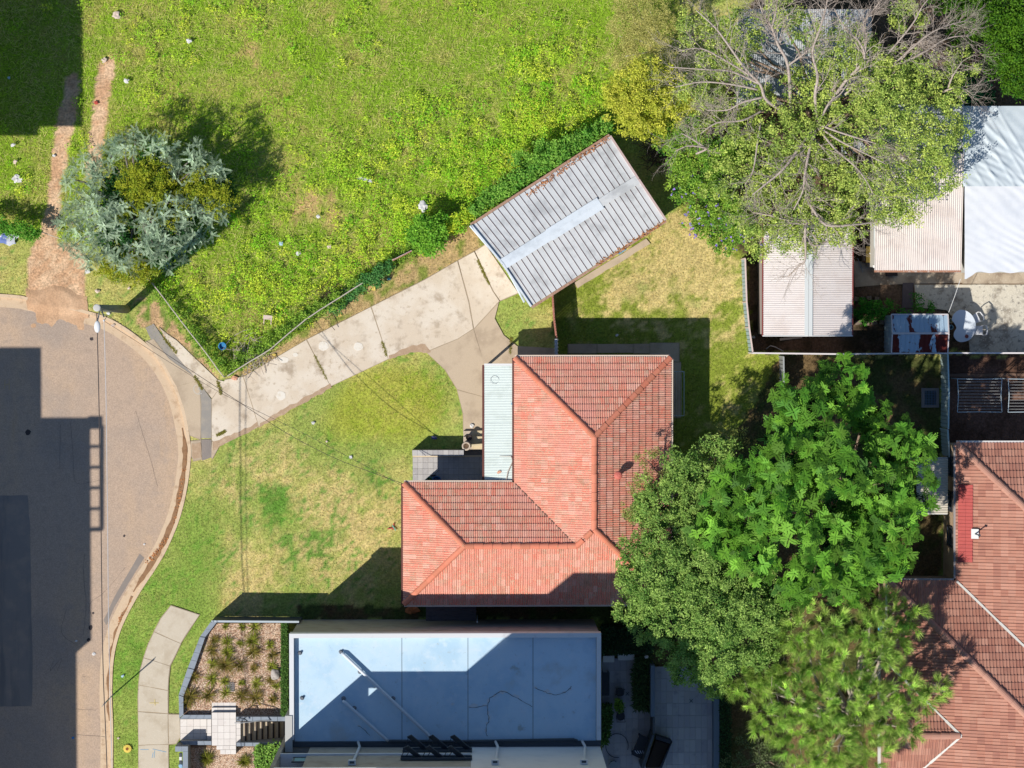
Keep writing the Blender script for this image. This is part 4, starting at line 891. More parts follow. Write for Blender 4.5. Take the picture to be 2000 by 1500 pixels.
for i in range(5):
    MB().bar(W(443,1334+i*4,BZ+.02),W(457,1334+i*4,BZ+.02),.02,.02).obj('bar',mat('galvanised',A(170,172,176),.5),gr); MB().bar(W(443+i*3.5,1334,BZ+.026),W(443+i*3.5,1350,BZ+.026),.02,.02).obj('bar',mat('galvanised'),gr)
def hedge(name,label,poly,z0,z1,n,ln,wd,cA,cB,seed,group=None,ground=0):
    rng = np.random.default_rng(seed); pw_ = P(poly,z1); cx = sum(pw_,Vector())/len(pw_); root = thing(name,label,'hedge',(cx.x,cx.y,ground),group)
    mb = MB(); mb.prism([((p.x-cx.x)*.86+cx.x,(p.y-cx.y)*.94+cx.y) for p in pw_], z0, z1-.08); mb.obj('branches', mat('hedge_core',A(48,56,30),.95), root)
    V,F,C = leaf_box(rng, poly, z0, z1, n, ln, wd, cA, cB); fast('foliage',V,F,C,LEAF,root)
hedge('clipped_hedge','narrow clipped dark green hedge between pebble bed and apartment wall',[(549,1217),(562,1217),(562,1398),(549,1398)],BZ,1.15,7000,.07,.045,A(44,84,34),A(96,130,56),31,ground=BZ)
hedge('leafy_shrub','bright glossy green shrub beside the garden stairs',[(497,1458),(530,1453),(556,1452),(560,1560),(496,1560)],.1,1.1,6500,.11,.07,A(70,120,44),A(150,185,84),32,ground=.1)
# slat fence on the north side of the bed
def slat_fence(label, a, b, z0, z1, nsl, m, mt, name='slat_fence', npost=4):
    root = thing(name,label,'fence',W(*a,0)); A_ = W(a[0],a[1],z1); B_ = W(b[0],b[1],z1)
    for i in range(nsl):
        z = z0+(z1-.08-z0)*(i+.5)/nsl; MB().bar((A_.x,A_.y,z),(B_.x,B_.y,z),.025,(z1-z0)/nsl*.96).obj('slat',m,root)
    for i in range(npost): p = A_.lerp(B_,i/(npost-1)); MB().bar((p.x,p.y-.04,0),(p.x,p.y-.04,z1-.03),.06,.06).obj('post',m,root)
    MB().bar((A_.x,A_.y,z1),(B_.x,B_.y,z1),.09,.05).obj('top_rail',mt,root)
slat_fence('dark horizontal slat fence with pale top rail behind the pebble bed',(413,1213.5),(584,1214.5),.03,1.72,13,mat('dark_slat',A(70,78,88),.6),mat('pale_rail',A(190,200,206),.5))
# entry path, steps, stairs
ptl2 = mat('white_paver', rnd=[A(232,224,218),A(238,232,226),A(226,218,212)], rough=.6, var=[(5,A(220,210,204),.55,.75)])
en = thing('entry_steps','white tiled entry landing and steps from the footpath to the apartments','steps',W(412,1420,0))
def pave(root,x0,y0,x1,y1,nx,ny,z,m=ptl2,th=.04,nm='paver',base=True):
    a = W(x0,y0,z); b = W(x1,y1,z)
    if base: mb = MB(); mb.prism([(a.x,b.y),(b.x,b.y),(b.x,a.y),(a.x,a.y)], -.3, z-.022); mb.obj('base', mat('paver_bed',A(150,146,142),.9), root)
    dx = (b.x-a.x)/nx; dy = (a.y-b.y)/ny
    for i in range(nx):
        for j in range(ny): ptl(a.x+i*dx, a.x+(i+1)*dx, b.y+j*dy, b.y+(j+1)*dy, z, th, root, m, nm)
PA = .55
pave(en,352,1404.5,404,1446.5,4,3,.10); pave(en,404.3,1404.5,413,1446.5,1,3,.27)
pave(en,413.5,1391.5,461,1456,4,5,PA); pave(en,413.5,1382,461,1391,4,1,PA-.17); pave(en,413.5,1372,461,1381.5,4,1,PA-.34+.05)
pave(en,423,1456.3,461,1464,3,1,PA); pave(en,430,1464.3,461,1473,3,1,PA)
pave(en,461.3,1409.5,470,1449.5,1,3,PA)
ew = thing('stair_wall','pair of blue grey capped walls flanking the sunken apartment stairs','wall',W(515,1404,0))
wallseg(ew,[(461.5,1400),(558,1400),(558,1408.5),(461.5,1408.5)],-1.2,PA+.25,joints=6); wallseg(ew,[(461.5,1450.5),(558,1450.5),(558,1457.5),(461.5,1457.5)],-1.2,PA+.25,joints=6)
st = thing('garden_stairs','beige tiled stairs running down to the apartment entry','stairs',W(515,1430,-.6)); stm = mat('stair_tread',A(206,190,166),.8,[(4,A(186,168,146),.5,.7)]); rsm = mat('stair_riser',A(120,106,96),.85)
for i in range(8):
    x0_,x1_ = 470.3+i*10.9,470.3+(i+1)*10.9; z = PA-.15*(i+1)
    a,b = W(x0_,1409,z),W(x1_,1450,z); mb = MB(); mb.prism([(a.x,b.y),(b.x,b.y),(b.x,a.y),(a.x,a.y)],-1.4,z-.03); mb.obj('riser',rsm,st)
    mb = MB(); mb.prism([(a.x-.02,b.y+.02),(b.x-.08,b.y+.02),(b.x-.08,a.y-.02),(a.x-.02,a.y-.02)],z-.028,z+.004); mb.obj('tread',stm,st); mb = MB(); mb.prism([(b.x-.078,b.y+.02),(b.x-.01,b.y+.02),(b.x-.01,a.y-.02),(b.x-.078,a.y-.02)],z-.028,z+.006); mb.obj('nosing',mat('dark_nosing',A(60,52,50),.7),st)
hr = thing('handrail','bent grey metal handrail at the head of the garden stairs','handrail',W(470,1408,PA)); MB().tube([W(458,1412,PA+.9),W(470,1412,PA+.9),W(515,1407,PA+.5),W(556,1406,PA-.2)],.022,8).obj('rail',mat('galvanised'),hr,True)
MB().tube([W(464,1406,PA+.3),W(467,1403,PA+.5),W(476,1403,PA+.5),W(483,1408,PA+.4)],.03,8).obj('bracket',dark_g,hr,True); p = W(470,1412,PA+.9); MB().tube([(p.x,p.y,PA),(p.x,p.y,PA+.88)],.02,6).obj('post',mat('galvanised'),hr)
lw = thing('letterbox_wall','angled blue grey capped letterbox wall beside the footpath','wall',W(355,1465,0))
wallseg(lw,[(352,1447.5),(413,1447.5),(413,1455),(358,1455)],-.1,.6,joints=4)
wallseg(lw,[(342,1458),(367,1458),(367,1468),(342,1468)],-.1,1.15,joints=2); wallseg(lw,[(357,1468.4),(367,1468.4),(367,1560),(357,1560)],-.1,1.15,joints=4)
for i,(y,m_) in enumerate(((1474,dark_g),(1481,white_r),(1489,dark_g))): MB().box(W(353,y,.7),(.12,.16,.2)).obj('letterbox',m_,lw)
mb = MB(); p = W(353,1496,.4); mb.lathe((p.x,p.y,.05),[(.1,0),(.11,.3),(.07,.34),(.02,.34)],12); solo('water_meter','round blue and white capped fitting beside the letterbox wall','fitting',mb,mat('pale_blue',A(150,190,226),.4),(p.x,p.y,.05))
mb = MB(); p = W(249,1462,0); mb.lathe((p.x,p.y,0),[(.2,.01),(.19,.06),(.08,.075),(.06,.05)],20); vt = thing('valve_cover','round yellow painted valve cover in the verge','valve cover',(p.x,p.y,0)); mb.obj('ring',mat('yellow_ring',A(236,206,96),.7,[(9,A(214,186,90),.5,.7)]),vt); MB().lathe((p.x,p.y,0),[(.06,.01),(.06,.07),(.03,.075)],12).obj('lid',mat('rust_lid',A(140,84,50),.8),vt)

# ================================================================== REAR COURTYARDS OF THE APARTMENTS
cpv = mat('court_paver', rnd=[A(186,184,188),A(174,172,178),A(196,194,196),A(180,176,178)], rough=.7, var=[(3,A(160,158,164),.55,.75)])
c1 = bpy.data.objects.new('courtyard',None); col.objects.link(c1); ORG[c1] = Vector((0,0,0)); c1['kind'] = 'structure'
pave(c1,1176,1286,1270,1545,8,11,.06,cpv,.05); pave(c1,1279,1302,1393,1540,10,10,.061,cpv,.05)
dw = mat('dark_blue_wall',A(110,124,140),.7)
cw_ = thing('courtyard_wall','dark blue grey dividing wall between the two rear courtyards','wall',W(1275,1350,0)); wallseg(cw_,[(1271,1300),(1279,1300),(1279,1400),(1271,1400)],0,1.6,dw,dw)
wallseg(cw_,[(1275,1401),(1279,1401),(1279,1434),(1275,1434)],0,1.6,dark_g,dark_g); wallseg(cw_,[(1274,1435),(1279,1436),(1258,1500),(1252,1500)],0,1.6,dark_g,dark_g)
wallseg(thing('garden_wall','dark rear wall at the end of the right courtyard','wall',W(1398,1400,0)),[(1394,1318),(1405,1318),(1405,1545),(1394,1545)],0,.9,dw,dw)
pl_ = thing('planter_box','angled dark planter box against the courtyard dividing wall','planter',W(1290,1470,0)); pm = mat('black_planter',A(52,58,66),.6)
wallseg(pl_,[(1281,1437),(1311,1447),(1309,1453),(1281,1444)],0,.8,pm,pm,'side'); wallseg(pl_,[(1309.5,1453.5),(1313,1449),(1293,1500),(1288,1500)],0,.8,pm,pm,'side')
mb = MB(); mb.prism([(p.x,p.y) for p in P([(1281,1446),(1308,1454),(1288,1500),(1262,1500)],.6)],0,.6); mb.obj('soil',mat('dark_soil',A(60,50,44),.95),pl_)
hedge('courtyard_hedge','dark strappy planting along the courtyard dividing wall',[(1246,1284),(1270,1284),(1270,1388),(1240,1388),(1238,1320)],.06,1.0,2600,.24,.05,A(40,64,36),A(86,110,60),51,ground=.06)
hedge('rear_hedge','dark hedge strip behind the right courtyard wall',[(1406,1330),(1428,1330),(1428,1540),(1406,1540)],0,1.0,3600,.1,.06,A(30,60,34),A(60,90,46),52)
hedge('fence_shrub','dark shrub mass below the ash tree beside the apartment roof',[(1176,1225),(1275,1225),(1275,1278),(1176,1278)],0,1.5,4500,.14,.07,A(24,44,26),A(50,80,44),53)
hedge('wall_shrub','dark shrub against the apartment wall in the left courtyard',[(1174,1378),(1194,1378),(1196,1402),(1186,1455),(1174,1455)],.06,.9,1400,.14,.08,A(40,70,36),A(96,130,60),54,ground=.06)
def acunit(px,py,wx,label):
    c = W(px,py,.35); r_ = thing('air_conditioner',label,'air conditioner',(c.x,c.y,.08),'air conditioner units in the courtyard'); MB().box((c.x,c.y,.42),(wx*.024,.3,.62)).obj('case',mat('ac_white',A(226,224,220),.5),r_); MB().lathe((c.x,c.y-.16,0),[(.02,.2),(.02,.6)],8).obj('fan_hub',dark_g,r_)
    for i in range(4): MB().box((c.x,c.y-.155,.2+i*.12),(wx*.02,.012,.02)).obj('grille_bar',dark_g,r_)
    for s_ in (-1,1): MB().box((c.x+s_*wx*.009,c.y,.095),(.06,.3,.03)).obj('foot',dark_g,r_)
acunit(1188,1285,22,'white air conditioner unit nearest the apartment wall'); acunit(1222,1281,32,'wide white air conditioner unit further from the apartment wall')
tb = thing('courtyard_table','dark narrow table against the wall in the left courtyard','table',W(1183,1335,.06)); MB().box(W(1183,1336,.75),(.36,1.1,.05)).obj('top',pm,tb)
for s_ in (-1,1):
    for t in (-1,1): p = W(1183,1336,.7); MB().box((p.x+s_*.14,p.y+t*.5,.4),(.05,.05,.66)).obj('leg',pm,tb)
def chair(px,py,rz,label):
    p = W(px,py,.06); r_ = thing('garden_chair',label,'chair',p,'black wire chairs in the courtyard'); M = Matrix.Rotation(rz,3,'Z'); q = lambda x,y,z: Vector(p)+M@Vector((x,y,z))
    MB().tube([q(.2*math.cos(a),.2*math.sin(a),.42) for a in np.linspace(0,6.28,13)],.015,5).obj('seat_ring',pm,r_); MB().prism([tuple(q(.19*math.cos(a),.19*math.sin(a),0).xy) for a in np.linspace(0,6,10)],p.z+.40,p.z+.415).obj('seat',pm,r_)
    MB().tube([q(-.18,-.1,.42),q(-.2,-.2,.85),q(.2,-.2,.85),q(.18,-.1,.42)],.015,5).obj('backrest',pm,r_)
    for x,y in ((-.15,-.12),(.15,-.12),(-.15,.14),(.15,.14)): MB().tube([q(x,y,.41),q(x*1.3,y*1.3,0)],.012,5).obj('leg',pm,r_)
chair(1210,1349,3.1,'black wire chair above the potted plant in the courtyard'); chair(1211,1396,0,'black wire chair below the potted plant in the courtyard')
pp_ = thing('potted_plant','bushy light green potted plant between two wire chairs','plant',W(1208,1374,.06)); p = W(1208,1374,.06); MB().lathe(p,[(.14,0),(.2,.34),(.22,.36),(.18,.36)],16).obj('pot',pm,pp_)
V,F,C = clump_leaves(RNG,np.array([[p.x+random.uniform(-.16,.16),p.y+random.uniform(-.26,.26),.55+random.uniform(0,.2)] for _ in range(26)]),np.full(26,.12),16,.1,.07,A(70,110,40),A(150,180,70)); fast('foliage',V,F,C,LEAF,pp_)
for x,y in ((1225.5,1355),(1350,1369)):
    r_ = thing('floor_drain','small square drain in the '+('left' if x < 1300 else 'right')+' courtyard paving','drain',W(x,y,.08)); MB().box(W(x,y,.085),(.22,.22,.02)).obj('frame',mat('galvanised'),r_); MB().bar(W(x-3,y-3,.098),W(x+3,y+3,.098),.03,.01).obj('bar',dark_g,r_); MB().bar(W(x-3,y+3,.099),W(x+3,y-3,.099),.03,.01).obj('bar',dark_g,r_)
mb = MB(); c = W(1205,1455,.1); mb.tube([W(1205+22*math.cos(a),1457+24*math.sin(a)*(1 if a>3.6 else .95),.1+.01*i/8) for i,a in enumerate(np.linspace(1.4,6.6,30))],.014,6); solo('garden_hose','dark garden hose looped on the left courtyard paving','hose',mb,pm)
bt = thing('barbecue_table','dark covered table with utensils beside the dividing wall','table',W(1250,1460,.06))
mb = MB(); mb.prism([(p.x,p.y) for p in P([(1250,1434),(1272,1444),(1256,1484),(1233,1474)],.8)],.7,.78); mb.obj('top',mat('charcoal_cover',A(60,66,76),.7),bt)
for x,y in ((1250,1438),(1268,1446),(1254,1480),(1236,1472)): p = W(x,y,.7); MB().bar((p.x,p.y,.08),(p.x,p.y,.7),.06,.06).obj('leg',pm,bt)
for i in range(4): MB().bar(W(1240+i*5,1466,.8),W(1245+i*4,1472,.8),.03,.02).obj('utensil',mat('steel'),bt)
p = W(1198,1492,.06); mb = MB(); mb.lathe(p,[(.18,0),(.2,.4),(.22,.42),(.02,.43)],8); solo('stool','pale octagonal stool at the bottom of the left courtyard','stool',mb,mat('pale_stool',A(150,160,168),.7),p)
# ================================================================== BROWN TILED HOUSE (right)
RZ2 = 2.85; PT2 = math.tan(R(22))
def rp(px,py,h=0): p = W(px,py,RZ2); return Vector((p.x,p.y,RZ2+h*.0236*PT2))
rh = thing('tiled_house','brown concrete tiled house with hips and white valley flashings at the right','house',(W(1960,1200).x,W(1960,1200).y,0)); rr = sub('roof', rh)
BT = mat('brown_tile', rnd=[A(178,124,106),A(192,138,118),A(170,116,100),A(186,130,110),A(200,148,128),A(166,114,98)], rough=.8, var=[(1.2,A(190,140,120),.5,.75),(8,A(164,118,100),.6,.78)], fine=(40,.1), bump=(70,.2,.004))
t2 = TileRoof(rr,'brown', tile_mesh('roof_tile',.305,.375,PROF_F,.034), .305, .345, BT, 300, W(1900,1290,RZ2).xy)
t2.face([rp(1868,866),rp(2300,866),rp(2084,1082,216)])
t2.face([rp(1868,1135),rp(1868,866),rp(2084,1082,216),rp(2084,1351,216)])
t2.face([rp(2300,866),rp(2300,1135),rp(2084,1351,216),rp(2084,1082,216)])
t2.face([rp(1735,1135),rp(1868,1135),rp(2084,1351,216),rp(2084,1484,349)])
t2.face([rp(1735,1900),rp(1735,1135),rp(2067,1467,332),rp(2067,1568,332)])
t2.face([rp(1720,1297),rp(1735,1297),rp(1866,1428,131),rp(1720,1428,131)])
t2.face([rp(1735,1559),rp(1720,1559),rp(1720,1428,131),rp(1866,1428,131)])
t2.done(mat('roof_batten'))
cm2 = cap_mesh('ridge_cap',.15,.46); BC = mat('brown_cap', rnd=[A(190,140,122),A(202,152,132),A(180,132,114)], rough=.8, fine=(40,.1)); cm2.materials.append(BC)
for a,b in ((rp(1868,866),rp(2084,1082,216)),(rp(2084,1082,216),rp(2084,1351,216)),(rp(1735,1135),rp(2067,1467,332)),(rp(1720,1428,131),rp(1862,1428,131))): caps(rr,cm2,a,b,.42)
vf = mat('white_flashing',A(226,222,214),.5,[(9,A(180,170,160),.6,.75)])
for a,b in ((rp(1868,1135),rp(2084,1351,216)),(rp(1735,1297),rp(1866,1428,131)),(rp(1866,1428,131),rp(1735,1559))):
    mb = MB(); k = 14; sd_ = (b-a).cross(Vector((0,0,1))).normalized()
    for i in range(k):
        p,q = a.lerp(b,i/k),a.lerp(b,(i+1)/k); wd = .07+.05*random.random(); mb.bar(p+Vector((0,0,.075)),q+Vector((0,0,.075)),wd,.02)
    mb.obj('valley_flashing',vf,rr)
rgut = mat('grey_gutter',A(168,160,158),.5); wgut = mat('white_gutter',A(228,224,220),.5)
for a,b,o,m_ in ((rp(1868,866),rp(2300,866),Vector((0,1,0)),wgut),(rp(1868,866),rp(1868,1135),Vector((-1,0,0)),rgut),(rp(1735,1135),rp(1868,1135),Vector((0,1,0)),rgut),(rp(1735,1135),rp(1735,1297),Vector((-1,0,0)),wgut),(rp(1720,1297),rp(1720,1559),Vector((-1,0,0)),wgut)): MB().bar(a+o*.06-Vector((0,0,.05)),b+o*.06-Vector((0,0,.05)),.13,.12).obj('gutter',m_,rr)
# new red sheets along the eave
RS = mat('new_red_tile', A(190,84,78), .6, [(2,A(178,76,72),.45,.7)], spec=.3)
x0r,x1r = W(1870,1000,RZ2).x,W(1898,1000,RZ2+.2).x; yb_,yt_ = W(1880,1097,RZ2).y,W(1880,946,RZ2).y
for i in range(2):
    for j in range(11):
        xa = x0r+i*(x1r-x0r)/2; y0 = yb_+j*(yt_-yb_)/11; h = (xa-W(1868,1000,RZ2).x)*PT2
        mb = MB(); d = Vector(((x1r-x0r)/2+.01,0,((x1r-x0r)/2)*PT2)); corrugated(mb,(xa,y0,RZ2+h+.085+.02*(1-i)),(0,1,0),(yt_-yb_)/11,d,d.length,Vector((-PT2,0,1)),.17,.02,'rib'); mb.obj('red_tile',RS,rr)
an = W(1905,1043,3.4); az = RZ2+(an.x-W(1868,1000,RZ2).x)*PT2; ra = thing('roof_antenna','small white panel antenna with mast on the brown tiled roof','antenna',(an.x,an.y,az+.05)); MB().box((an.x,an.y,az+.16),(.34,.45,.05),0,('Y',-.35)).obj('panel',wfr,ra); MB().tube([(an.x,an.y,az+.05),(an.x+.05,an.y,az+.85)],.03,6).obj('mast',dark_g,ra); MB().box((an.x+.05,an.y,az+.85),(.1,.08,.08)).obj('receiver',dark_g,ra)
bkw = mat('cream_brick',A(196,170,140),.9,[(2,A(180,152,122),.45,.7)],fine=(30,.08))
q = lambda x,y: W(x,y,RZ2).xy
wall_box(rh, q(1872,0)[0], q(0,1900)[1], q(2290,0)[0], q(0,872)[1], 0, RZ2-.08, .2, bkw); wall_box(rh, q(1741,0)[0], q(0,1890)[1], q(1872,0)[0]-.01, q(0,1141)[1], 0, RZ2-.08, .2, bkw)
xw2 = q(1872,0)[0]
for y in (915,985,1055): window(rh,(xw2,q(0,y)[1],1.6),.9,1.1,(0,1,0),(-1,0,0),mat('dark_frame',A(70,70,76),.5))
window(rh,(q(1741,0)[0],q(0,1250)[1],1.6),1.2,1.1,(0,1,0),(-1,0,0))
# striped awning sheet beside the house
aw = thing('patio_awning','pale striped corrugated awning between jacaranda and brown tiled house','awning',W(1820,950,0)); mb = MB(); a,b = W(1790,1003,2.2),W(1851,895,2.2)
corrugated(mb,(a.x,a.y,2.15),(0,1,0),b.y-a.y,(b.x-a.x,0,.12),b.x-a.x,(0,0,1),.11,.035); mb.obj('sheet',mat('striped_sheet',A(206,198,182),.6,[(1,A(150,140,126),.55,.7)]),aw)
for x,y in ((a.x+.05,a.y+.1),(b.x-.05,a.y+.1),(a.x+.05,b.y-.1),(b.x-.05,b.y-.1)): MB().bar((x,y,0),(x,y,2.14),.07,.07).obj('post',wfr,aw)
MB().bar((a.x,a.y,2.1),(b.x,a.y,2.16),.08,.1).obj('beam',wfr,aw); MB().bar((a.x,b.y,2.1),(b.x,b.y,2.16),.08,.1).obj('beam',wfr,aw)

# ================================================================== FENCES (right)
def sheet_fence(name,label,pts,z,m,mc,panel=2.35,pitch=.19,amp=.035,post=True):
    q = [W(a,b,z) for a,b in pts]; root = thing(name,label,'fence',(q[0].x,q[0].y,0))
    for a,b in zip(q,q[1:]):
        d = b-a; k = max(1,round(d.length/panel)); u = d.normalized(); n_ = Vector((-u.y,u.x,0))
        for i in range(k):
            p = a+d*(i/k); mb = MB(); corrugated(mb,(p.x,p.y,0.02),u,d.length/k-.02,(0,0,1),z-.04,n_,pitch,amp,'rib'); mb.obj('panel',m,root)
            if post: MB().bar((p.x,p.y,0),(p.x,p.y,z-.01),.06,.06).obj('post',mc,root)
            MB().bar(p+Vector((0,0,-.02))+n_*.01,p+d/k+Vector((0,0,-.02))+n_*.01,.07,.05).obj('top_rail',mc,root)
    return root
pk = mat('pale_fence_cap',A(228,206,198),.5,[(5,A(206,176,166),.55,.75)]); pnl = mat('pale_fence_sheet',A(170,190,196),.5); ftop = mat('white_fence_cap',A(236,228,226),.5)
sheet_fence('metal_fence','leaning pale metal fence between the back lawn and the shed',[(1455,505),(1458,590),(1463,640),(1470,689)],1.5,pnl,pk)
sheet_fence('metal_fence','long white capped metal fence running behind the rusty shed',[(1471,690),(1640,692),(1850,690),(2070,690)],1.7,mat('grey_fence_sheet',A(150,150,150),.6),ftop)
sheet_fence('metal_fence','pale green ribbed metal fence beside the clotheslines',[(1851,692),(1853,760),(1852,838)],1.75,mat('green_fence_sheet',A(176,194,190),.5),mat('green_cap',A(190,214,214),.5))
sheet_fence('metal_fence','short lower ribbed fence joining the brown tiled house',[(1851,840),(1854,893)],1.7,mat('green_fence_sheet'),mat('green_cap'))
sheet_fence('metal_fence','short ribbed fence beside the jacaranda below the shed yard',[(1530,697),(1531,760)],1.5,mat('grey_fence_sheet'),mat('grey_cap',A(170,172,170),.5))
# side fence of the house beside the garage
pf = thing('side_fence','reddish paling side fence between the garage and the red roofed house','fence',W(1082,630,0)); red = mat('red_paling',A(176,120,104),.8,[(4,A(206,170,156),.55,.75)])
q = [W(1080,571,1.5),W(1083,620,1.5),W(1088,661,1.5)]
for a,b in zip(q,q[1:]):
    k = int((b-a).length/.11)
    for i in range(k): p = a.lerp(b,(i+.5)/k); MB().box((p.x,p.y,.75+random.uniform(-.02,.02)),(.03,.1,1.5),random.uniform(-.05,.05)).obj('paling',red,pf)
    MB().bar(a+Vector((-.04,0,-.2)),b+Vector((-.04,0,-.2)),.05,.08).obj('rail',red,pf)
gt = thing('side_gate','crumpled white sheet gate beside the corner of the red roofed house','gate',W(1086,680,0)); mb = MB(); a,b = W(1086,662,1.6),W(1087,697,1.6); corrugated(mb,(a.x,b.y,.1),(0,1,0),a.y-b.y,(.12,0,1.5),1.5,(-1,0,.1),.18,.05); mb.obj('sheet',mat('dull_white',A(196,198,200),.6),gt); MB().bar(a,b,.12,.05).obj('cap',mat('dull_white'),gt)
# ================================================================== SHEDS AND COVERED YARD (upper right)
def skillion(name,label,quad,z,rise,pitch_,amp,m,trim,kind='sine',ridge=None,sheets=4,axis=0,cat='shed',wallm=None):
    a,b,c,d_ = [W(x,y,z) for x,y in quad]; ctr = (a+b+c+d_)/4; root = thing(name,label,cat,(ctr.x,ctr.y,0)); rf = sub('roof',root); return root, rf, (a,b,c,d_)
shr = thing('corrugated_shed','pink white corrugated gable shed behind the leaning metal fence','shed',(W(1577,560).x,W(1577,560).y,0)); srf = sub('roof',shr); pkm = mat('pinkish_corrugated',A(236,227,223),.5,[(1,A(226,214,208),.45,.7),(15,A(196,170,160),.7,.8)],spec=.35)
z = 2.3; l,t = W(1490,440,z).xy; r_,b = W(1665,656,z).xy; rx = W(1579,550,z+.3).x
def slope(xe,xr,nm):
    k = 5; L = (t-b)/k
    for i in range(k):
        mb = MB(); d = Vector((xr-xe,0,.34)); corrugated(mb,(xe,b+i*L,z+.003*(i%2)),(0,1,0),L+.01,d,d.length,Vector((0,0,1)),.085,.028); mb.obj('sheet',pkm,srf)
slope(l,rx,'w'); slope(r_,rx,'e')
for s_ in (-1,1): MB().bar((rx+s_*.09,b,z+.36),(rx+s_*.09,t,z+.36),.19,.02).obj('ridge_capping',mat('pale_ridge',A(222,226,226),.5),srf)
for x in (l,r_): MB().bar((x,b,z-.02),(x,t,z-.02),.06,.1).obj('trim',mat('maroon_trim',A(140,70,66),.6),srf)
MB().bar((l,b,z),(rx,b,z+.32),.05,.1).obj('trim',wfr,srf); MB().bar((rx,b,z+.32),(r_,b,z),.05,.1).obj('trim',wfr,srf)
wall_box(shr,l+.06,b+.08,r_-.06,t-.06,0,z-.03,.08,mat('shed_wall',A(196,180,170),.8))
# neighbour's house: corrugated part and the tarpaulin part
nb = thing('corrugated_house','neighbouring house with pale corrugated roof beside the white tarpaulin','house',(W(1800,450).x,W(1800,450).y,0)); nrf = sub('roof',nb)
def sheetroof(rf,quad,z0,dz,pitch_,amp,m,n,vdir='y',nm='sheet'):
    (x0_,y0_),(x1_,y1_) = quad; a = W(x0_,y1_,z0); c = W(x1_,y0_,z0); wd = (c.x-a.x)/n
    for i in range(n):
        mb = MB(); d = Vector((0,c.y-a.y,dz)); corrugated(mb,(a.x+i*wd,a.y,z0+.003*(i%2)),(1,0,0),wd+.01,d,d.length,Vector((0,0,1)),pitch_,amp); mb.obj(nm,m,rf)
    return a,c
crm = mat('cream_corrugated',A(236,224,216),.5,[(1.2,A(222,208,200),.45,.7),(12,A(186,130,104),.72,.8)],spec=.35)
a,c = sheetroof(nrf,((1708,300),(1878,528)),2.7,.5,.095,.03,crm,6)
wall_box(nb,a.x+.1,a.y+.2,c.x-.02,c.y-.1,0,2.65,.12,mat('weatherboard',A(220,216,206),.8))
MB().bar((a.x,a.y-.04,2.66),(c.x,a.y-.04,2.66),.1,.1).obj('gutter',mat('rusty_edge',A(180,130,104),.8,[(8,A(214,196,184),.5,.7)]),nrf)
a2,c2 = sheetroof(nrf,((1866,360),(1886,362)),2.5,0,.095,.02,crm,1); 
sheetroof(nrf,((1440,20),(1700,200)),3.0,.3,.095,.03,mat('grey_corrugated',A(190,194,198),.5,[(1,A(160,166,172),.45,.7)]),8); wall_box(nb,W(1450,195,3).x,W(1450,195,3).y,W(1690,30,3).x,W(1450,30,3).y,0,2.95,.12,mat('weatherboard'))
sheetroof(nrf,((1640,205),(1880,300)),2.9,.3,.095,.03,mat('grey_corrugated'),6)
mb = MB(); mb.prism([(p.x,p.y) for p in P([(1707,440),(1727,432),(1727,527),(1716,524),(1707,478)],2.2)],2.1,2.2); mb.obj('side_cover',mat('pale_cover',A(214,220,222),.6),nb)
MB().bar(W(1705,521,2.0),W(1723,515,2.1),.12,.06).obj('fascia_board',wfr,nb)
tp = thing('tarpaulin','large white and silver tarpaulin stretched over the neighbouring roof','tarpaulin',W(1950,400,0))
def tarp(px0,py0,px1,py1,zf,m,nm,seed,lower=None):
    nx,ny = 60,90; V=[];rg=random.Random(seed)
    for j in range(ny+1):
        for i in range(nx+1):
            x = px0+(px1-px0)*i/nx; y = py0+(py1-py0)*j/ny
            if lower and j == ny: y = lower(i/nx)
            elif lower: y = py0+(lower(i/nx)-py0)*j/ny
            p = W(x,y,zf(x,y)); u,v = p.x,p.y
            rdg = sum(am*math.exp(-((u*math.cos(an_)+v*math.sin(an_)-of)/.055)**2) for am,an_,of in FOLDS[nm]) if nm in FOLDS else 0
            V.append((p.x,p.y,p.z+.03*float(vnoise(np.array(u*1.3+v),np.array(v*.5+3)))+(.014 if nm=='silver_sheet' else .005)*math.sin(u*9+v*14+3*math.sin(v*1.7))*float(vnoise(np.array(u*.8),np.array(v*.8+9)))*2+rdg))
    F=[(j*(nx+1)+i,(j+1)*(nx+1)+i,(j+1)*(nx+1)+i+1,j*(nx+1)+i+1) for j in range(ny) for i in range(nx)]
    mb=MB(); mb.add(V,F); return mb.obj(nm,m,tp,True)
p1=W(1900,310,3); FOLDS={'silver_sheet':[(.05,.55,p1.x*math.cos(.55)+p1.y*math.sin(.55)+k) for k in (-.2,.35,1.0,1.6,2.1,-.9)]+[(.04,.8,p1.x*math.cos(.8)+p1.y*math.sin(.8)+k) for k in (.1,.8,1.5)]}
zt=lambda x,y: 3.15-.0006*(y-205)
tarp(1880,207,2075,364,lambda x,y: zt(x,y)+.03,mat('silver_tarp',A(206,216,222),.55,[(1.5,A(192,204,212),.45,.7)],spec=.3),'silver_sheet',1)
tarp(1884,362,2075,540,zt,mat('white_tarp',A(236,238,242),.6,[(1.2,A(224,228,234),.45,.7)],spec=.3),'white_sheet',2,lambda t: 545 if t<.02 else (545-13*min(1,t/.12)+1.5*math.sin(t*30)))
xa,ya=W(1890,215,3).xy; xb,yb2=W(2075,530,3).xy
wall_box(tp,xa,yb2,xb,ya,0,2.85,.1,mat('weatherboard'),'wall_frame')
mb=MB(); mb.tube([W(1876,545,3.0),W(1866,575,2.7),W(1853,610,2.1)],.012,5); mb.obj('guy_rope',wfr,tp)
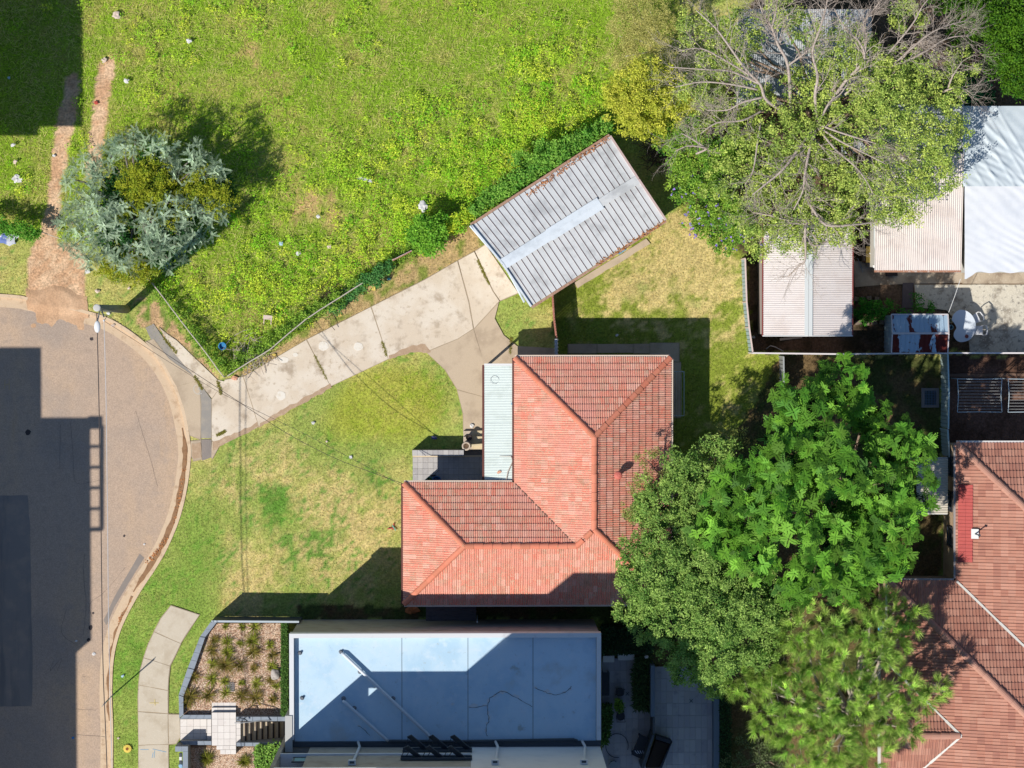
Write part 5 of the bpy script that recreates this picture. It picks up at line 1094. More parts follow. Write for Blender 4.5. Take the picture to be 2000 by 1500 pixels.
# yard slabs
slabs('yard_concrete',[[(1708,528),(1880,530),(1880,552),(1716,556)],[(1786,556),(2080,556),(2080,690),(1894,690),(1892,660),(1850,606),(1790,600)],[(1880,530),(2080,530),(2080,554),(1881,554)],[(1668,510),(1715,515),(1716,556),(1670,560)]],
 [mat('stained_concrete',A(190,174,152),.9,[(1,A(140,122,104),.42,.62),(4,A(206,192,170),.5,.7)],fine=(40,.15)),mat('mouldy_concrete',A(214,206,188),.9,[(.9,A(150,140,126),.5,.66),(5,A(140,134,126),.52,.7),(12,A(226,220,204),.5,.7)],fine=(40,.2)),mat('stained_concrete'),mat('stained_concrete')],.03)
slabs('stepping_path',[[(1763,552),(1784,552),(1783,602),(1761,602)],[(1757,603),(1784,603),(1784,612),(1757,612)]],mat('dark_slab',A(104,94,96),.9,[(3,A(120,108,106),.5,.7)]),.05)
# old garden pavers
root = thing('garden_edging','broken row of old stone pavers round the weedy bed by the shed','edging',W(1700,610,0))
for x,y,s_ in ((1672,584,10),(1685,583,9),(1697,582,10),(1712,584,9),(1676,630,13),(1692,631,12),(1707,630,12),(1722,629,9),(1726,600,6)):
    c=W(x,y,.0); MB().box((c.x,c.y,.05),(s_*.023,.2,.1),random.uniform(-.2,.2)).obj('paver',mat('old_paver',A(140,124,110),.9,[(5,A(116,104,92),.5,.7)]),root)
# rusty little shed
rs = thing('rusty_shed','small garden shed with rusted blue zinc roof against the white capped fence','shed',(W(1795,650).x,W(1795,650).y,0)); rsf=sub('roof',rs)
def rusty():
    m=mat('rusty_zinc',A(176,200,218),.5,[(1.6,A(110,44,36),.53,.56,(1,.42,1)),(7,A(134,66,48),.66,.70,(1,.3,1))],spec=.35); m2=mat('rusted_zinc',A(104,40,34),.8,[(1.3,A(176,200,218),.56,.585,(1,.4,1)),(6,A(134,70,50),.6,.7)]); return m,m2
m1,m2=rusty(); za=2.0
x0s,x1s=W(1741,650,za).x,W(1851,650,za).x; ys_=[W(1800,y,za).y for y in (614,651,690)]
def pans(ya,yb3,zz,dz,m,n):
    for i in range(n):
        xa_=x0s+(x1s-x0s)*i/n; xb_=x0s+(x1s-x0s)*(i+1)/n; mb=MB(); mb.add([(xa_,ya,zz),(xb_-.02,ya,zz),(xb_-.02,yb3,zz+dz),(xa_,yb3,zz+dz)],[(0,1,2,3) if yb3>ya else (3,2,1,0)]); mb.bar((xb_-.01,ya,zz+.012),(xb_-.01,yb3,zz+dz+.012),.02,.035); mb.obj('pan',m,rsf)
pans(ys_[0],ys_[1],za,.22,m1,12); pans(ys_[2],ys_[1],za,.22,m2,12)
tw=mat('tarnished_white',A(214,206,206),.5)
MB().bar((x0s,ys_[1],za+.24),(x1s,ys_[1],za+.24),.09,.03).obj('ridge',tw,rsf); MB().bar((x0s,ys_[0],za),(x1s,ys_[0],za),.06,.08).obj('edge',tw,rsf); MB().bar((x0s,ys_[2],za),(x1s,ys_[2],za),.06,.08).obj('edge',tw,rsf)
for x in (x0s,x1s):
    for y in (0,2): MB().bar((x,ys_[y],za+.01),(x,ys_[1],za+.23),.05,.08).obj('edge',tw,rsf)
wsm=mat('shed_sheet',A(168,192,202),.5,[(2,A(150,174,186),.45,.7)])
mb=MB(); corrugated(mb,(x0s+.03,ys_[2]+.05,0),(0,1,0),ys_[0]-ys_[2]-.1,(0,0,1),za,(-1,0,0),.26,.03,'rib'); mb.obj('wall',wsm,rs)
for (xa_,ya_,xb_,yb_2) in ((x0s+.05,ys_[2]+.05,x1s-.05,ys_[2]+.05),(x0s+.05,ys_[0]-.05,x1s-.05,ys_[0]-.05),(x1s-.05,ys_[2]+.05,x1s-.05,ys_[0]-.05)): MB().bar((xa_,ya_,za/2-.02),(xb_,yb_2,za/2-.02),.03,za-.05).obj('wall',wsm,rs)
# kidney shaped pool table top with chairs
kt=thing('kidney_table','pale blue kidney shaped outdoor table on the concrete yard','table',W(1880,637,0)); 
kp=[(1859,625),(1862,615),(1872,606),(1884,606),(1896,613),(1904,626),(1906,640),(1901,655),(1893,664),(1880,668),(1870,666),(1863,657),(1864,648),(1868,641),(1865,633)]
kpw=[W(a,b,.74) for a,b in spline(kp+[kp[0]],4)[:-1]]; mb=MB(); mb.prism([(p.x,p.y) for p in kpw],.70,.74); mb.obj('top',mat('pale_table',A(226,234,242),.5,spec=.35),kt)
for x,y in ((1872,617),(1893,625),(1875,658),(1890,655)): p=W(x,y,.7); MB().tube([(p.x,p.y,.03),(p.x,p.y,.7)],.025,6).obj('leg',wfr,kt)
mb=MB(); p=W(1888,657,.76); mb.lathe((p.x,p.y,.742),[(.08,0),(.09,.03),(.075,.035),(.03,.03)],14); solo('plate','small brown dish on the kidney shaped table','dish',mb,mat('brown_dish',A(150,84,76),.5),(p.x,p.y,.742))
def plastic_chair(px,py,rz,label):
    p=W(px,py,.03); r_=thing('plastic_chair',label,'chair',p,'plastic chairs round the kidney table'); M=Matrix.Rotation(rz,3,'Z'); q=lambda x,y,z:Vector(p)+M@Vector((x,y,z)); wm=mat('white_plastic',A(232,232,234),.4)
    mb=MB(); mb.prism([tuple(q(x,y,0).xy) for x,y in ((-.2,-.2),(.2,-.2),(.22,.2),(-.22,.2))],p.z+.42,p.z+.45); mb.obj('seat',wm,r_); MB().tube([q(-.22,.2,.45),q(-.24,.26,.6),q(-.2,.3,.82),q(0,.33,.86),q(.2,.3,.82),q(.24,.26,.6),q(.22,.2,.45)],.03,6).obj('backrest',wm,r_)
    for x,y in ((-.19,-.18),(.19,-.18),(-.2,.2),(.2,.2)): MB().tube([q(x,y,.42),q(x*1.15,y*1.15,0)],.022,5).obj('leg',wm,r_)
plastic_chair(1900,623,-1.1,'white plastic chair tucked at the upper right of the kidney table'); plastic_chair(1907,645,-1.57,'white plastic chair facing the right side of the kidney table')
for i,(x,y,cc_) in enumerate(((1855,626,'cream'),(1855,639,'pale blue'))):
    p=W(x,y,.03); mb=MB(); mb.lathe(p,[(.08,0),(.11,.28),(.12,.3),(.09,.3),(.08,.06)],14); solo('bucket',cc_+' bucket between the rusty shed and the kidney table','bucket',mb,mat('bucket_'+cc_.replace(' ','_'),A(226,216,180) if i==0 else A(150,200,220),.5),p)
cb=thing('yellow_cabinet','yellow topped cabinet standing beside the corrugated house','cabinet',W(1698,497,0)); c=W(1699,497,.9); MB().box((c.x,c.y,.44),(.42,.72,.86)).obj('body',mat('cabinet_body',A(120,90,60),.7),cb); MB().box((c.x+.02,c.y,.9),(.4,.76,.05)).obj('top',mat('yellow_top',A(214,184,96),.6),cb); MB().bar(W(1697,494,.94),W(1708,501,.94),.05,.03).obj('stick',wfr,cb); MB().box((c.x-.23,c.y,.45),(.03,.6,.7)).obj('door',mat('cabinet_door',A(170,160,150),.6),cb)
mb=MB(); mb.bar(W(1675,504,.05),W(1685,532,.05),.03,.03); solo('metal_pipe','thin grey pipe lying beside the pink white shed','pipe',mb,mat('galvanised'))
mb=MB(); mb.bar(W(1523,663,.06),W(1566,658,.06),.11,.05); solo('timber_plank','pale timber plank lying below the pink white shed','plank',mb,mat('pale_timber',A(206,196,180),.8))
mb=MB(); mb.tube([W(1496,682,.1),W(1505,675,.35),W(1515,678,.3),W(1530,686,.06)],.02,6); solo('bent_pipe','thin bent white pipe lying below the pink white shed','pipe',mb,wfr)
mb=MB(); p=W(1741,535,.06); mb.box((p.x,p.y,.1),(.55,.2,.14),.05); solo('doormat_roll','dark rolled mat under the eave of the corrugated house','mat',mb,mat('dark_mat',A(60,54,54),.9),p)
p=W(1927,651,.03); mb=MB(); mb.lathe(p,[(.07,0),(.075,.03),(.05,.035),(.045,.01)],14); solo('drain_ring','small pale drain ring in the neighbouring concrete yard','drain',mb,mat('galvanised'),p)
# inspection grate in the grass
ig=thing('stormwater_grate','square concrete stormwater pit with blue grey grid beside the green fence','drain',W(1817,777,0))
for a,b,c,d_ in ((1800,758,1834,763),(1800,791,1834,796),(1800,763,1806,791),(1829,763,1834,791)): p,q_=W(a,d_,.08),W(c,b,.08); mb=MB(); mb.prism([(p.x,p.y),(q_.x,p.y),(q_.x,q_.y),(p.x,q_.y)],-.1,.08); mb.obj('frame',mat('pit_concrete',A(150,140,136),.9),ig)
for i in range(8): MB().bar(W(1807+i*3,763,.06),W(1807+i*3,791,.06),.014,.03).obj('bar',mat('blue_steel',A(130,150,176),.5),ig)
for i in range(9): MB().bar(W(1806,764+i*3.2,.075),W(1829,764+i*3.2,.075),.012,.02).obj('bar',mat('blue_steel'),ig)
# fold-down clotheslines
def clothesline(label,x0_,y0_,x1_,y1_,z,n,group,along='x',bent=True):
    root=thing('clothesline',label,'clothesline',(W((x0_+x1_)/2,y1_).x,W(x0_,(y0_+y1_)/2).y,0),group); g=mat('line_frame',A(190,206,214),.5)
    A_,B_,C_,D_=W(x0_,y0_,z),W(x1_,y0_,z),W(x1_,y1_,z),W(x0_,y1_,z); k=.05 if bent else 0
    for a,b,s_ in ((A_,B_,(0,-.3)),(B_,C_,(-1,0)),(C_,D_,(0,.3)),(D_,A_,(1,0))):
        m_=(a+b)/2+Vector((s_[0]*k,s_[1]*k,0)); MB().tube([a,m_,b],.018,6).obj('frame_bar',g,root)
    for i in range(n):
        t=(i+1)/(n+1); p,q_=(A_.lerp(D_,t),B_.lerp(C_,t)) if along=='x' else (A_.lerp(B_,t),D_.lerp(C_,t)); MB().tube([p,q_],.006,4).obj('line',wfr,root)
    for p in (A_,B_): MB().tube([(p.x,p.y,0),(p.x,p.y,z)],.022,6).obj('post',g,root)
clothesline('left fold down clothesline behind the green fence',1870,740,1957,805,1.6,10,'clotheslines behind the green fence'); clothesline('right fold down clothesline cut by the photo edge',1969,740,2050,805,1.6,10,'clotheslines behind the green fence')
clothesline('narrow white clothesline frame fixed to the east wall of the red roofed house',1312,726,1336,812,1.5,4,None,'y',False)
# east yard details
mb=MB(); mb.prism(ragged(P([(1846,730),(2075,728),(2075,734),(1846,736)]),.4,.02,9),-.1,.05); struct('garden_kerb',mb,mat('dark_edging',A(130,104,88),.9))
# house east path slab
slabs('side_path',[[(1110,672),(1165,672),(1165,690),(1110,690)],[(1167,672),(1236,672),(1236,689),(1167,689)],[(1238,672),(1268,672),(1268,690),(1238,690)],[(1270,670),(1326,670),(1326,706),(1270,706)],[(1312,708),(1330,708),(1330,815),(1312,815)]],dconc2,.03)
# ================================================================== TREES AND SHRUBS
BARK = mat('bark', A(150,128,110), .95, [(6,A(120,100,86),.45,.7,(1,1,.3)),(14,A(176,158,140),.55,.75)], (25,.6,.03))
DEADB = mat('dead_bark', A(184,170,158), .95, [(5,A(176,156,142),.5,.7),(16,A(222,208,196),.5,.75)], (25,.5,.02))
def curve3(a, b, sag=0, wob=.1, k=6, rg=random):
    a = Vector(a); b = Vector(b); out = []
    for i in range(k+1):
        t = i/k; p = a.lerp(b,t); p.z += sag*math.sin(math.pi*t); s = (b-a).length*wob*math.sin(math.pi*t)
        out.append(p+Vector((rg.uniform(-s,s),rg.uniform(-s,s),rg.uniform(-s,s)*.5)))
    return out
def trunk_and_limbs(root, base, top, r, targets, m=BARK, rl=.5):
    pts = curve3(base, top, 0, .04, 5); MB().tube(pts,[r*(1.25-.1*i) if i else r*1.5 for i in range(len(pts))],10).obj('trunk',m,root,True)
    for t in targets:
        t = Vector(t); k = random.uniform(.45,.98); s = Vector(base).lerp(Vector(top),k); L = (t-s).length
        p = curve3(s,t,L*.06,.05,5); MB().tube(p,[r*rl*(1-.85*i/5)+.012 for i in range(6)],7).obj('limb',m,root,True)
def mid(L, f=.0): return (sum(l[0] for l in L)/len(L), sum(l[1] for l in L)/len(L))
def sub_clumps(rng, lobes, dens, inner=.45, low=-.2, zs=.7):
    per = [max(3,int(dens*(r/1.0)**2)) for _,_,_,r in lobes]; return shell_points(rng, lobes, per, zs, inner, low)
def apply_templates(rng, tmpl, pos, up_bias, scale, cA, cB, sd=.2, tilt=.4, outward=None):
    """place copies of small leaf sprays; returns V,F,C"""
    VV=[];FF=[];CC=[];o=0
    idx = rng.integers(0,len(tmpl),len(pos))
    for t,(TV,TF,TT) in enumerate(tmpl):
        sel = np.where(idx==t)[0]; k=len(sel)
        if not k: continue
        a = rng.uniform(0,6.28,k); s = scale*rng.uniform(.75,1.2,k)
        tx = rng.normal(0,tilt,k); tyy = rng.normal(0,tilt,k)
        if outward is not None: tx = tx+outward[sel,0]; tyy = tyy+outward[sel,1]
        n = np.stack([tx,tyy,np.ones(k)],1); n /= np.linalg.norm(n,axis=1)[:,None]
        x = np.stack([np.cos(a),np.sin(a),np.zeros(k)],1); x -= n*(x*n).sum(1)[:,None]; x /= np.linalg.norm(x,axis=1)[:,None]; y = np.cross(n,x)
        V = pos[sel][:,None]+s[:,None,None]*(TV[None,:,0:1]*x[:,None]+TV[None,:,1:2]*y[:,None]+TV[None,:,2:3]*n[:,None])
        h = rng.random(k)[:,None,None]*.7+.3*TT[None,:,None]; tone = np.clip(1+rng.normal(0,sd,(k,1,1)),.5,1.5)
        C = (np.array(cA)*(1-h)+np.array(cB)*h)*tone
        VV.append(V.reshape(-1,3)); CC.append(C.reshape(-1,3)); FF.append((TF[None]+(np.arange(k)*len(TV))[:,None,None]).reshape(-1,TF.shape[1])+o); o+=k*len(TV)
    return np.concatenate(VV),np.concatenate(FF),np.concatenate(CC)
def frond(rng, L, npair, ll, lw, arch, az, el, fold=.35):
    """one pinnate leaf: leaflets either side of an arching rachis"""
    V=[];T=[]
    for i in range(npair+1):
        t=(i+.7)/(npair+1); x=L*t; z=math.sin(el)*x-arch*t*t*L; xx=math.cos(el)*x; sz=math.sin(math.pi*min(1,.18+.82*t))**.6
        for s in ((-1,1) if i<npair else (0,)):
            b=np.array([xx,0,z]); l=ll*(.55+.6*sz)*rng.uniform(.9,1.1)
            d=np.array([.55,s*.9,fold*(.5 if s else 0)-.1]) if s else np.array([1,0,-.2]); d/=np.linalg.norm(d)
            w=np.array([.85,-s*.45,0])*lw/2 if s else np.array([0,lw/2,0])
            V+=[b,b+d*l*.5+w,b+d*l,b+d*l*.5-w]; T+=[.2,.5,.9,.5]
    V=np.array(V); c,s_=math.cos(az),math.sin(az); V=np.stack([V[:,0]*c-V[:,1]*s_,V[:,0]*s_+V[:,1]*c,V[:,2]],1)
    return V,np.array(T)
def rosette(seed, nf, L, npair, ll, lw, arch, el=(.05,.55)):
    rng=np.random.default_rng(seed); VV=[];TT=[]
    for i in range(nf):
        V,T=frond(rng,L*rng.uniform(.5,1.2),npair,ll,lw,arch*rng.uniform(.6,1.3),2*math.pi*i/nf+rng.normal(0,.42),rng.uniform(*el)); VV.append(V);TT.append(T)
    V=np.concatenate(VV); return V,np.arange(len(V)).reshape(-1,4),np.concatenate(TT)

# ---- jacaranda with bright ferny rosettes
def jacaranda():
    rng=np.random.default_rng(101)
    L=lobes_px([(1560,790,6.6,70),(1640,760,5.4,62),(1690,805,5.6,55),(1530,895,7.0,78),(1610,870,7.2,62),(1740,865,6.2,58),(1790,875,5.8,40),(1440,955,6.8,76),(1520,990,7.0,64),(1640,925,7.4,66),(1720,945,7.0,66),(1785,960,6.2,50),(1400,1040,6.0,56),(1475,1085,6.6,60),(1600,1050,7.2,66),(1670,1060,6.8,56),(1745,1030,6.4,56),(1590,1120,6.6,66),(1690,1100,6.4,56),(1750,1090,5.6,36),(1660,1150,5.8,44),(1550,1150,6.0,50),(1680,990,5.6,50),(1560,950,5.8,50),(1640,1000,5.2,60)],1.5)
    b=W(1610,960,0); root=thing('jacaranda_tree','large bright green jacaranda with ferny leaf rosettes right of the house','tree',(b.x,b.y,0))
    trunk_and_limbs(root,(b.x,b.y,0),(b.x,b.y,4.4),.24,[(l[0],l[1],l[2]-.2) for l in L])
    L=[(x,y,z+.25*math.sin(i*2.4),r*(.80+.1*math.sin(i*1.7))) for i,(x,y,z,r) in enumerate(L)]; tm=[rosette(s,7,.46,7,.125,.062,.4) for s in (1,2,3,4,5,6)]
    lob=np.array(L); per=[int(30*(r/1.0)**2)+6 for r in lob[:,3]]; pos=shell_points(rng,L,per,.75,.6,-.1)
    near=np.argmin(((pos[:,None,:2]-lob[None,:,:2])**2).sum(2)/lob[None,:,3]**2,1); ow=(pos[:,:2]-lob[near,:2])/lob[near,3:4]*.45
    V,F,C=apply_templates(rng,tm,pos,1,.88,A(50,104,32),A(126,174,58),.32,.4,ow); fast('crown',V,F,C,LEAF,root)
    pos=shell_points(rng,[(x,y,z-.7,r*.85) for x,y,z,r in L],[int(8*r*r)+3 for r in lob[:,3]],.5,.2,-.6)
    V,F,C=apply_templates(rng,tm,pos,1,.95,A(14,48,16),A(30,72,24),.2,.5); fast('inner_crown',V,F,C,LEAF,root)  # inner leaves coloured darker, painting shade into the gaps between lobes
jacaranda()
# ---- fine-leaved ash between house and apartments
def leafy(name,label,lobes,base,trunk_r,cA,cB,dens,per,ln,wd,seed,cat='tree',inner=.5,clr=.3,dark=None,mt=BARK,group=None,trunk_top=None,zs=.7,limbs=True,low=-.2):
    rng=np.random.default_rng(seed); L=lobes_px(lobes); b=W(*base,0); root=thing(name,label,cat,(b.x,b.y,0),group); zt_=min(l[2] for l in L)
    tt=trunk_top or max(.6,zt_*.6)
    trunk_and_limbs(root,(b.x,b.y,0),(b.x,b.y,tt),trunk_r,[(l[0],l[1],l[2]-.1) for l in L] if limbs else [],mt)
    c=sub_clumps(rng,L,dens,inner,low,zs); V,F,C=clump_leaves(rng,c,np.full(len(c),clr)*rng.uniform(.6,1.3,len(c)),per,ln,wd,cA,cB); fast('crown',V,F,C,LEAF,root)
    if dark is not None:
        c=sub_clumps(rng,[(x,y,z-.35,r*.8) for x,y,z,r in L],dens*.5,.1,-.6,zs); V,F,C=clump_leaves(rng,c,np.full(len(c),clr*1.1),int(per*.7),ln*1.1,wd*1.1,dark,cA); fast('inner_crown',V,F,C,LEAF,root)  # darker inner leaves: shade inside the crown put into their colour
    return root,L
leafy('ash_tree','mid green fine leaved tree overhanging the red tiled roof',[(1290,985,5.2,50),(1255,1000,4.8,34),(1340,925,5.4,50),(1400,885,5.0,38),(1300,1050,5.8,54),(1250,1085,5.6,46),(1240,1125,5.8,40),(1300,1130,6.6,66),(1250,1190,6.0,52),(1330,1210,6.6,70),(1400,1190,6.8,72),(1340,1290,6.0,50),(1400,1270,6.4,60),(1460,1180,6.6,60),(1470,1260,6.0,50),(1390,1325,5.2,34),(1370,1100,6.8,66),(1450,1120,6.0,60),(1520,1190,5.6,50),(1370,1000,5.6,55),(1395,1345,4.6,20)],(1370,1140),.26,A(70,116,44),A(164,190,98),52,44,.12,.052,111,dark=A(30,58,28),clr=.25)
leafy('sapling_spray','thin pale olive branches reaching over the east slope of the red roof',[(1258,895,4.6,16),(1280,890,4.5,15),(1255,925,4.5,18),(1245,950,4.6,20),(1262,960,4.7,24),(1300,925,4.4,16),(1225,1005,4.8,22),(1250,985,4.8,24),(1420,860,2.4,30),(1435,845,2.4,22)],(1320,960),.08,A(110,126,56),A(172,176,104),60,24,.10,.035,112,inner=.2,clr=.2,dark=None)
# ---- she-oak / pine at the lower right
def pine():
    rng=np.random.default_rng(131)
    LP=[(1560,1240,6.0,45),(1625,1225,6.4,48),(1600,1290,6.8,52),(1655,1300,7.0,50),(1695,1225,6.4,38),(1745,1205,6.0,30),(1775,1200,5.6,22),(1720,1270,6.8,42),(1530,1300,5.8,46),(1480,1320,5.2,42),(1540,1365,6.2,52),(1600,1380,6.8,54),(1655,1365,7.2,50),(1705,1355,6.8,42),(1765,1345,6.2,34),(1805,1365,5.6,26),(1822,1345,5.4,18),(1500,1400,5.4,46),(1560,1430,6.0,54),(1620,1450,6.4,52),(1685,1420,6.6,48),(1740,1400,6.0,36),(1775,1420,5.4,26),(1700,1480,5.8,42),(1640,1505,6.0,50),(1450,1330,4.8,32),(1580,1510,5.6,50),(1745,1250,5.6,30),(1700,1185,5.4,24)]
    L=[(x,y,z+.5*math.sin(i*2.1),r*(.8+.12*math.sin(i*3.3))) for i,(x,y,z,r) in enumerate(lobes_px(LP))]; b=W(1625,1375,0); root=thing('pine_tree','pale green needle leaved tree leaning over the brown tiled roof','tree',(b.x,b.y,0))
    trunk_and_limbs(root,(b.x,b.y,0),(b.x,b.y,5.5),.26,[(l[0],l[1],l[2]+.1) for l in L],DEADB,.4)
    tm=[]
    for s in range(4):
        r2=np.random.default_rng(s+60); k=150; t=r2.random(k); az=r2.uniform(0,6.28,k); tilt_=r2.uniform(.2,1.25,k)*(1-.4*t)
        base=np.stack([.06*np.cos(az)*t,.06*np.sin(az)*t,.32*t],1); d=np.stack([np.cos(az)*np.sin(tilt_),np.sin(az)*np.sin(tilt_),np.cos(tilt_)],1); l=r2.uniform(.14,.32,k)[:,None]; sd_=np.cross(d,r2.normal(size=(k,3))); sd_/=np.linalg.norm(sd_,axis=1)[:,None]
        V=np.stack([base-sd_*.006,base+sd_*.006,base+d*l],1).reshape(-1,3); tm.append((V,np.arange(3*k).reshape(-1,3),np.tile([.1,.1,1.0],k)))
    lob=np.array(L); per=[int(46*r*r)+8 for r in lob[:,3]]; pos=shell_points(rng,L,per,.95,.6,-.2); pos[:,:2]+=(pos[:,:2]-np.array([b.x,b.y]))*rng.uniform(-.05,.07,(len(pos),1))
    near=np.argmin(((pos[:,None,:2]-lob[None,:,:2])**2).sum(2)/lob[None,:,3]**2,1); ow=(pos[:,:2]-lob[near,:2])/lob[near,3:4]*1.0
    V,F,C=apply_templates(rng,tm,pos,1,1.2,A(112,152,66),A(204,226,120),.3,.35,ow); fast('crown',V,F,C,LEAF,root)
    tw=MB()
    for i in range(260):
        l=L[rng.integers(len(L))]; p=Vector((l[0]+rng.normal(0,l[3]*.5),l[1]+rng.normal(0,l[3]*.5),l[2]+rng.uniform(-.3,.45))); d=Vector((rng.normal(),rng.normal(),.4)).normalized(); tw.tube([p,p+d*.3,p+d*.55+Vector((0,0,.08))],[.014,.009,.004],4,False)
    tag(tw.obj('dead_twigs',DEADB,root),kind='stuff')
pine()
leafy('dark_shrub','dark twiggy shrub below the pine at the bottom edge',[(1480,1450,2.4,40),(1500,1490,2.6,40),(1440,1500,2.0,36),(1540,1500,2.4,34)],(1480,1480),.09,A(60,76,46),A(110,120,80),34,26,.1,.045,133,'shrub',.3,.25)
# ---- silver wattle with yellow flowering shrub inside
def wattle():
    rng=np.random.default_rng(141)
    LP=[(245,283,3.6,30),(300,280,3.8,30),(335,300,3.9,26),(385,300,3.9,30),(400,325,3.7,26),(360,335,3.6,26),(165,315,3.2,30),(195,340,3.5,34),(140,350,3.0,24),(215,300,3.5,28),(150,400,3.3,32),(190,410,3.8,40),(130,440,2.9,26),(170,455,3.4,36),(225,440,3.9,36),(240,400,3.9,24),(300,430,3.9,38),(340,400,3.9,30),(380,420,3.7,36),(420,415,3.5,28),(350,460,3.6,36),(300,480,3.6,36),(250,500,3.3,34),(200,490,3.2,32),(330,510,3.1,32),(165,505,2.7,26),(140,480,2.7,20),(390,460,3.3,28),(430,330,3.5,20),(265,270,3.5,18),(180,375,3.4,26),(310,460,3.6,30)]
    L=[(x,y,z,r*.9) for x,y,z,r in lobes_px(LP,-.9)]; b=W(270,400,0); root=thing('silver_wattle_tree','spreading silver blue wattle tree beside the dirt track','tree',(b.x,b.y,0)); trunk_and_limbs(root,(b.x,b.y,0),(b.x,b.y,1.2),.16,[(l[0],l[1],l[2]-.1) for l in L],mat('grey_bark',A(130,124,116),.95))
    tm=[]
    for s in range(4): tm.append(rosette(s+20,5,.52,12,.055,.026,.1,(.05,1.1)))
    lob=np.array(L); per=[int(34*r*r)+5 for r in lob[:,3]]; pos=shell_points(rng,L,per,.6,.3,-.1)
    near=np.argmin(((pos[:,None,:2]-lob[None,:,:2])**2).sum(2)/lob[None,:,3]**2,1); ow=(pos[:,:2]-lob[near,:2])/lob[near,3:4]*.8
    V,F,C=apply_templates(rng,tm,pos,1,.95,A(94,118,88),A(190,208,180),.28,.55,ow); fast('crown',V,F,C,LEAF,root)
wattle()
leafy('lantana_bush','yellow green flowering bush growing through the silver wattle',[(260,345,2.8,38),(300,340,2.9,38),(270,385,2.9,34),(310,375,2.9,32),(420,385,2.8,36),(440,395,2.4,26),(390,365,2.8,30),(240,420,2.6,24),(290,405,2.3,26),(330,430,2.7,24),(360,395,2.8,28),(250,525,1.1,38),(215,525,0.9,28),(280,535,0.9,28),(350,360,2.2,30),(400,350,2.0,24)],(300,400),.08,A(104,132,30),A(176,174,48),60,30,.085,.05,151,'bush',.25,.22,A(50,76,24))
leafy('dark_leafed_bush','dark green undergrowth in the wattle, thickened to deepen its gaps and shadow',[(310,312,2.2,30),(320,395,2.0,34),(380,385,1.9,34),(230,370,1.8,40),(350,440,1.8,50),(230,460,1.6,50),(300,360,1.8,50),(420,370,1.6,40),(330,480,1.4,50)],(330,390),.06,A(26,66,30),A(60,108,48),80,30,.12,.07,152,'bush',.2,.25)  # bush spread wider under the crown to darken its gaps and shadow
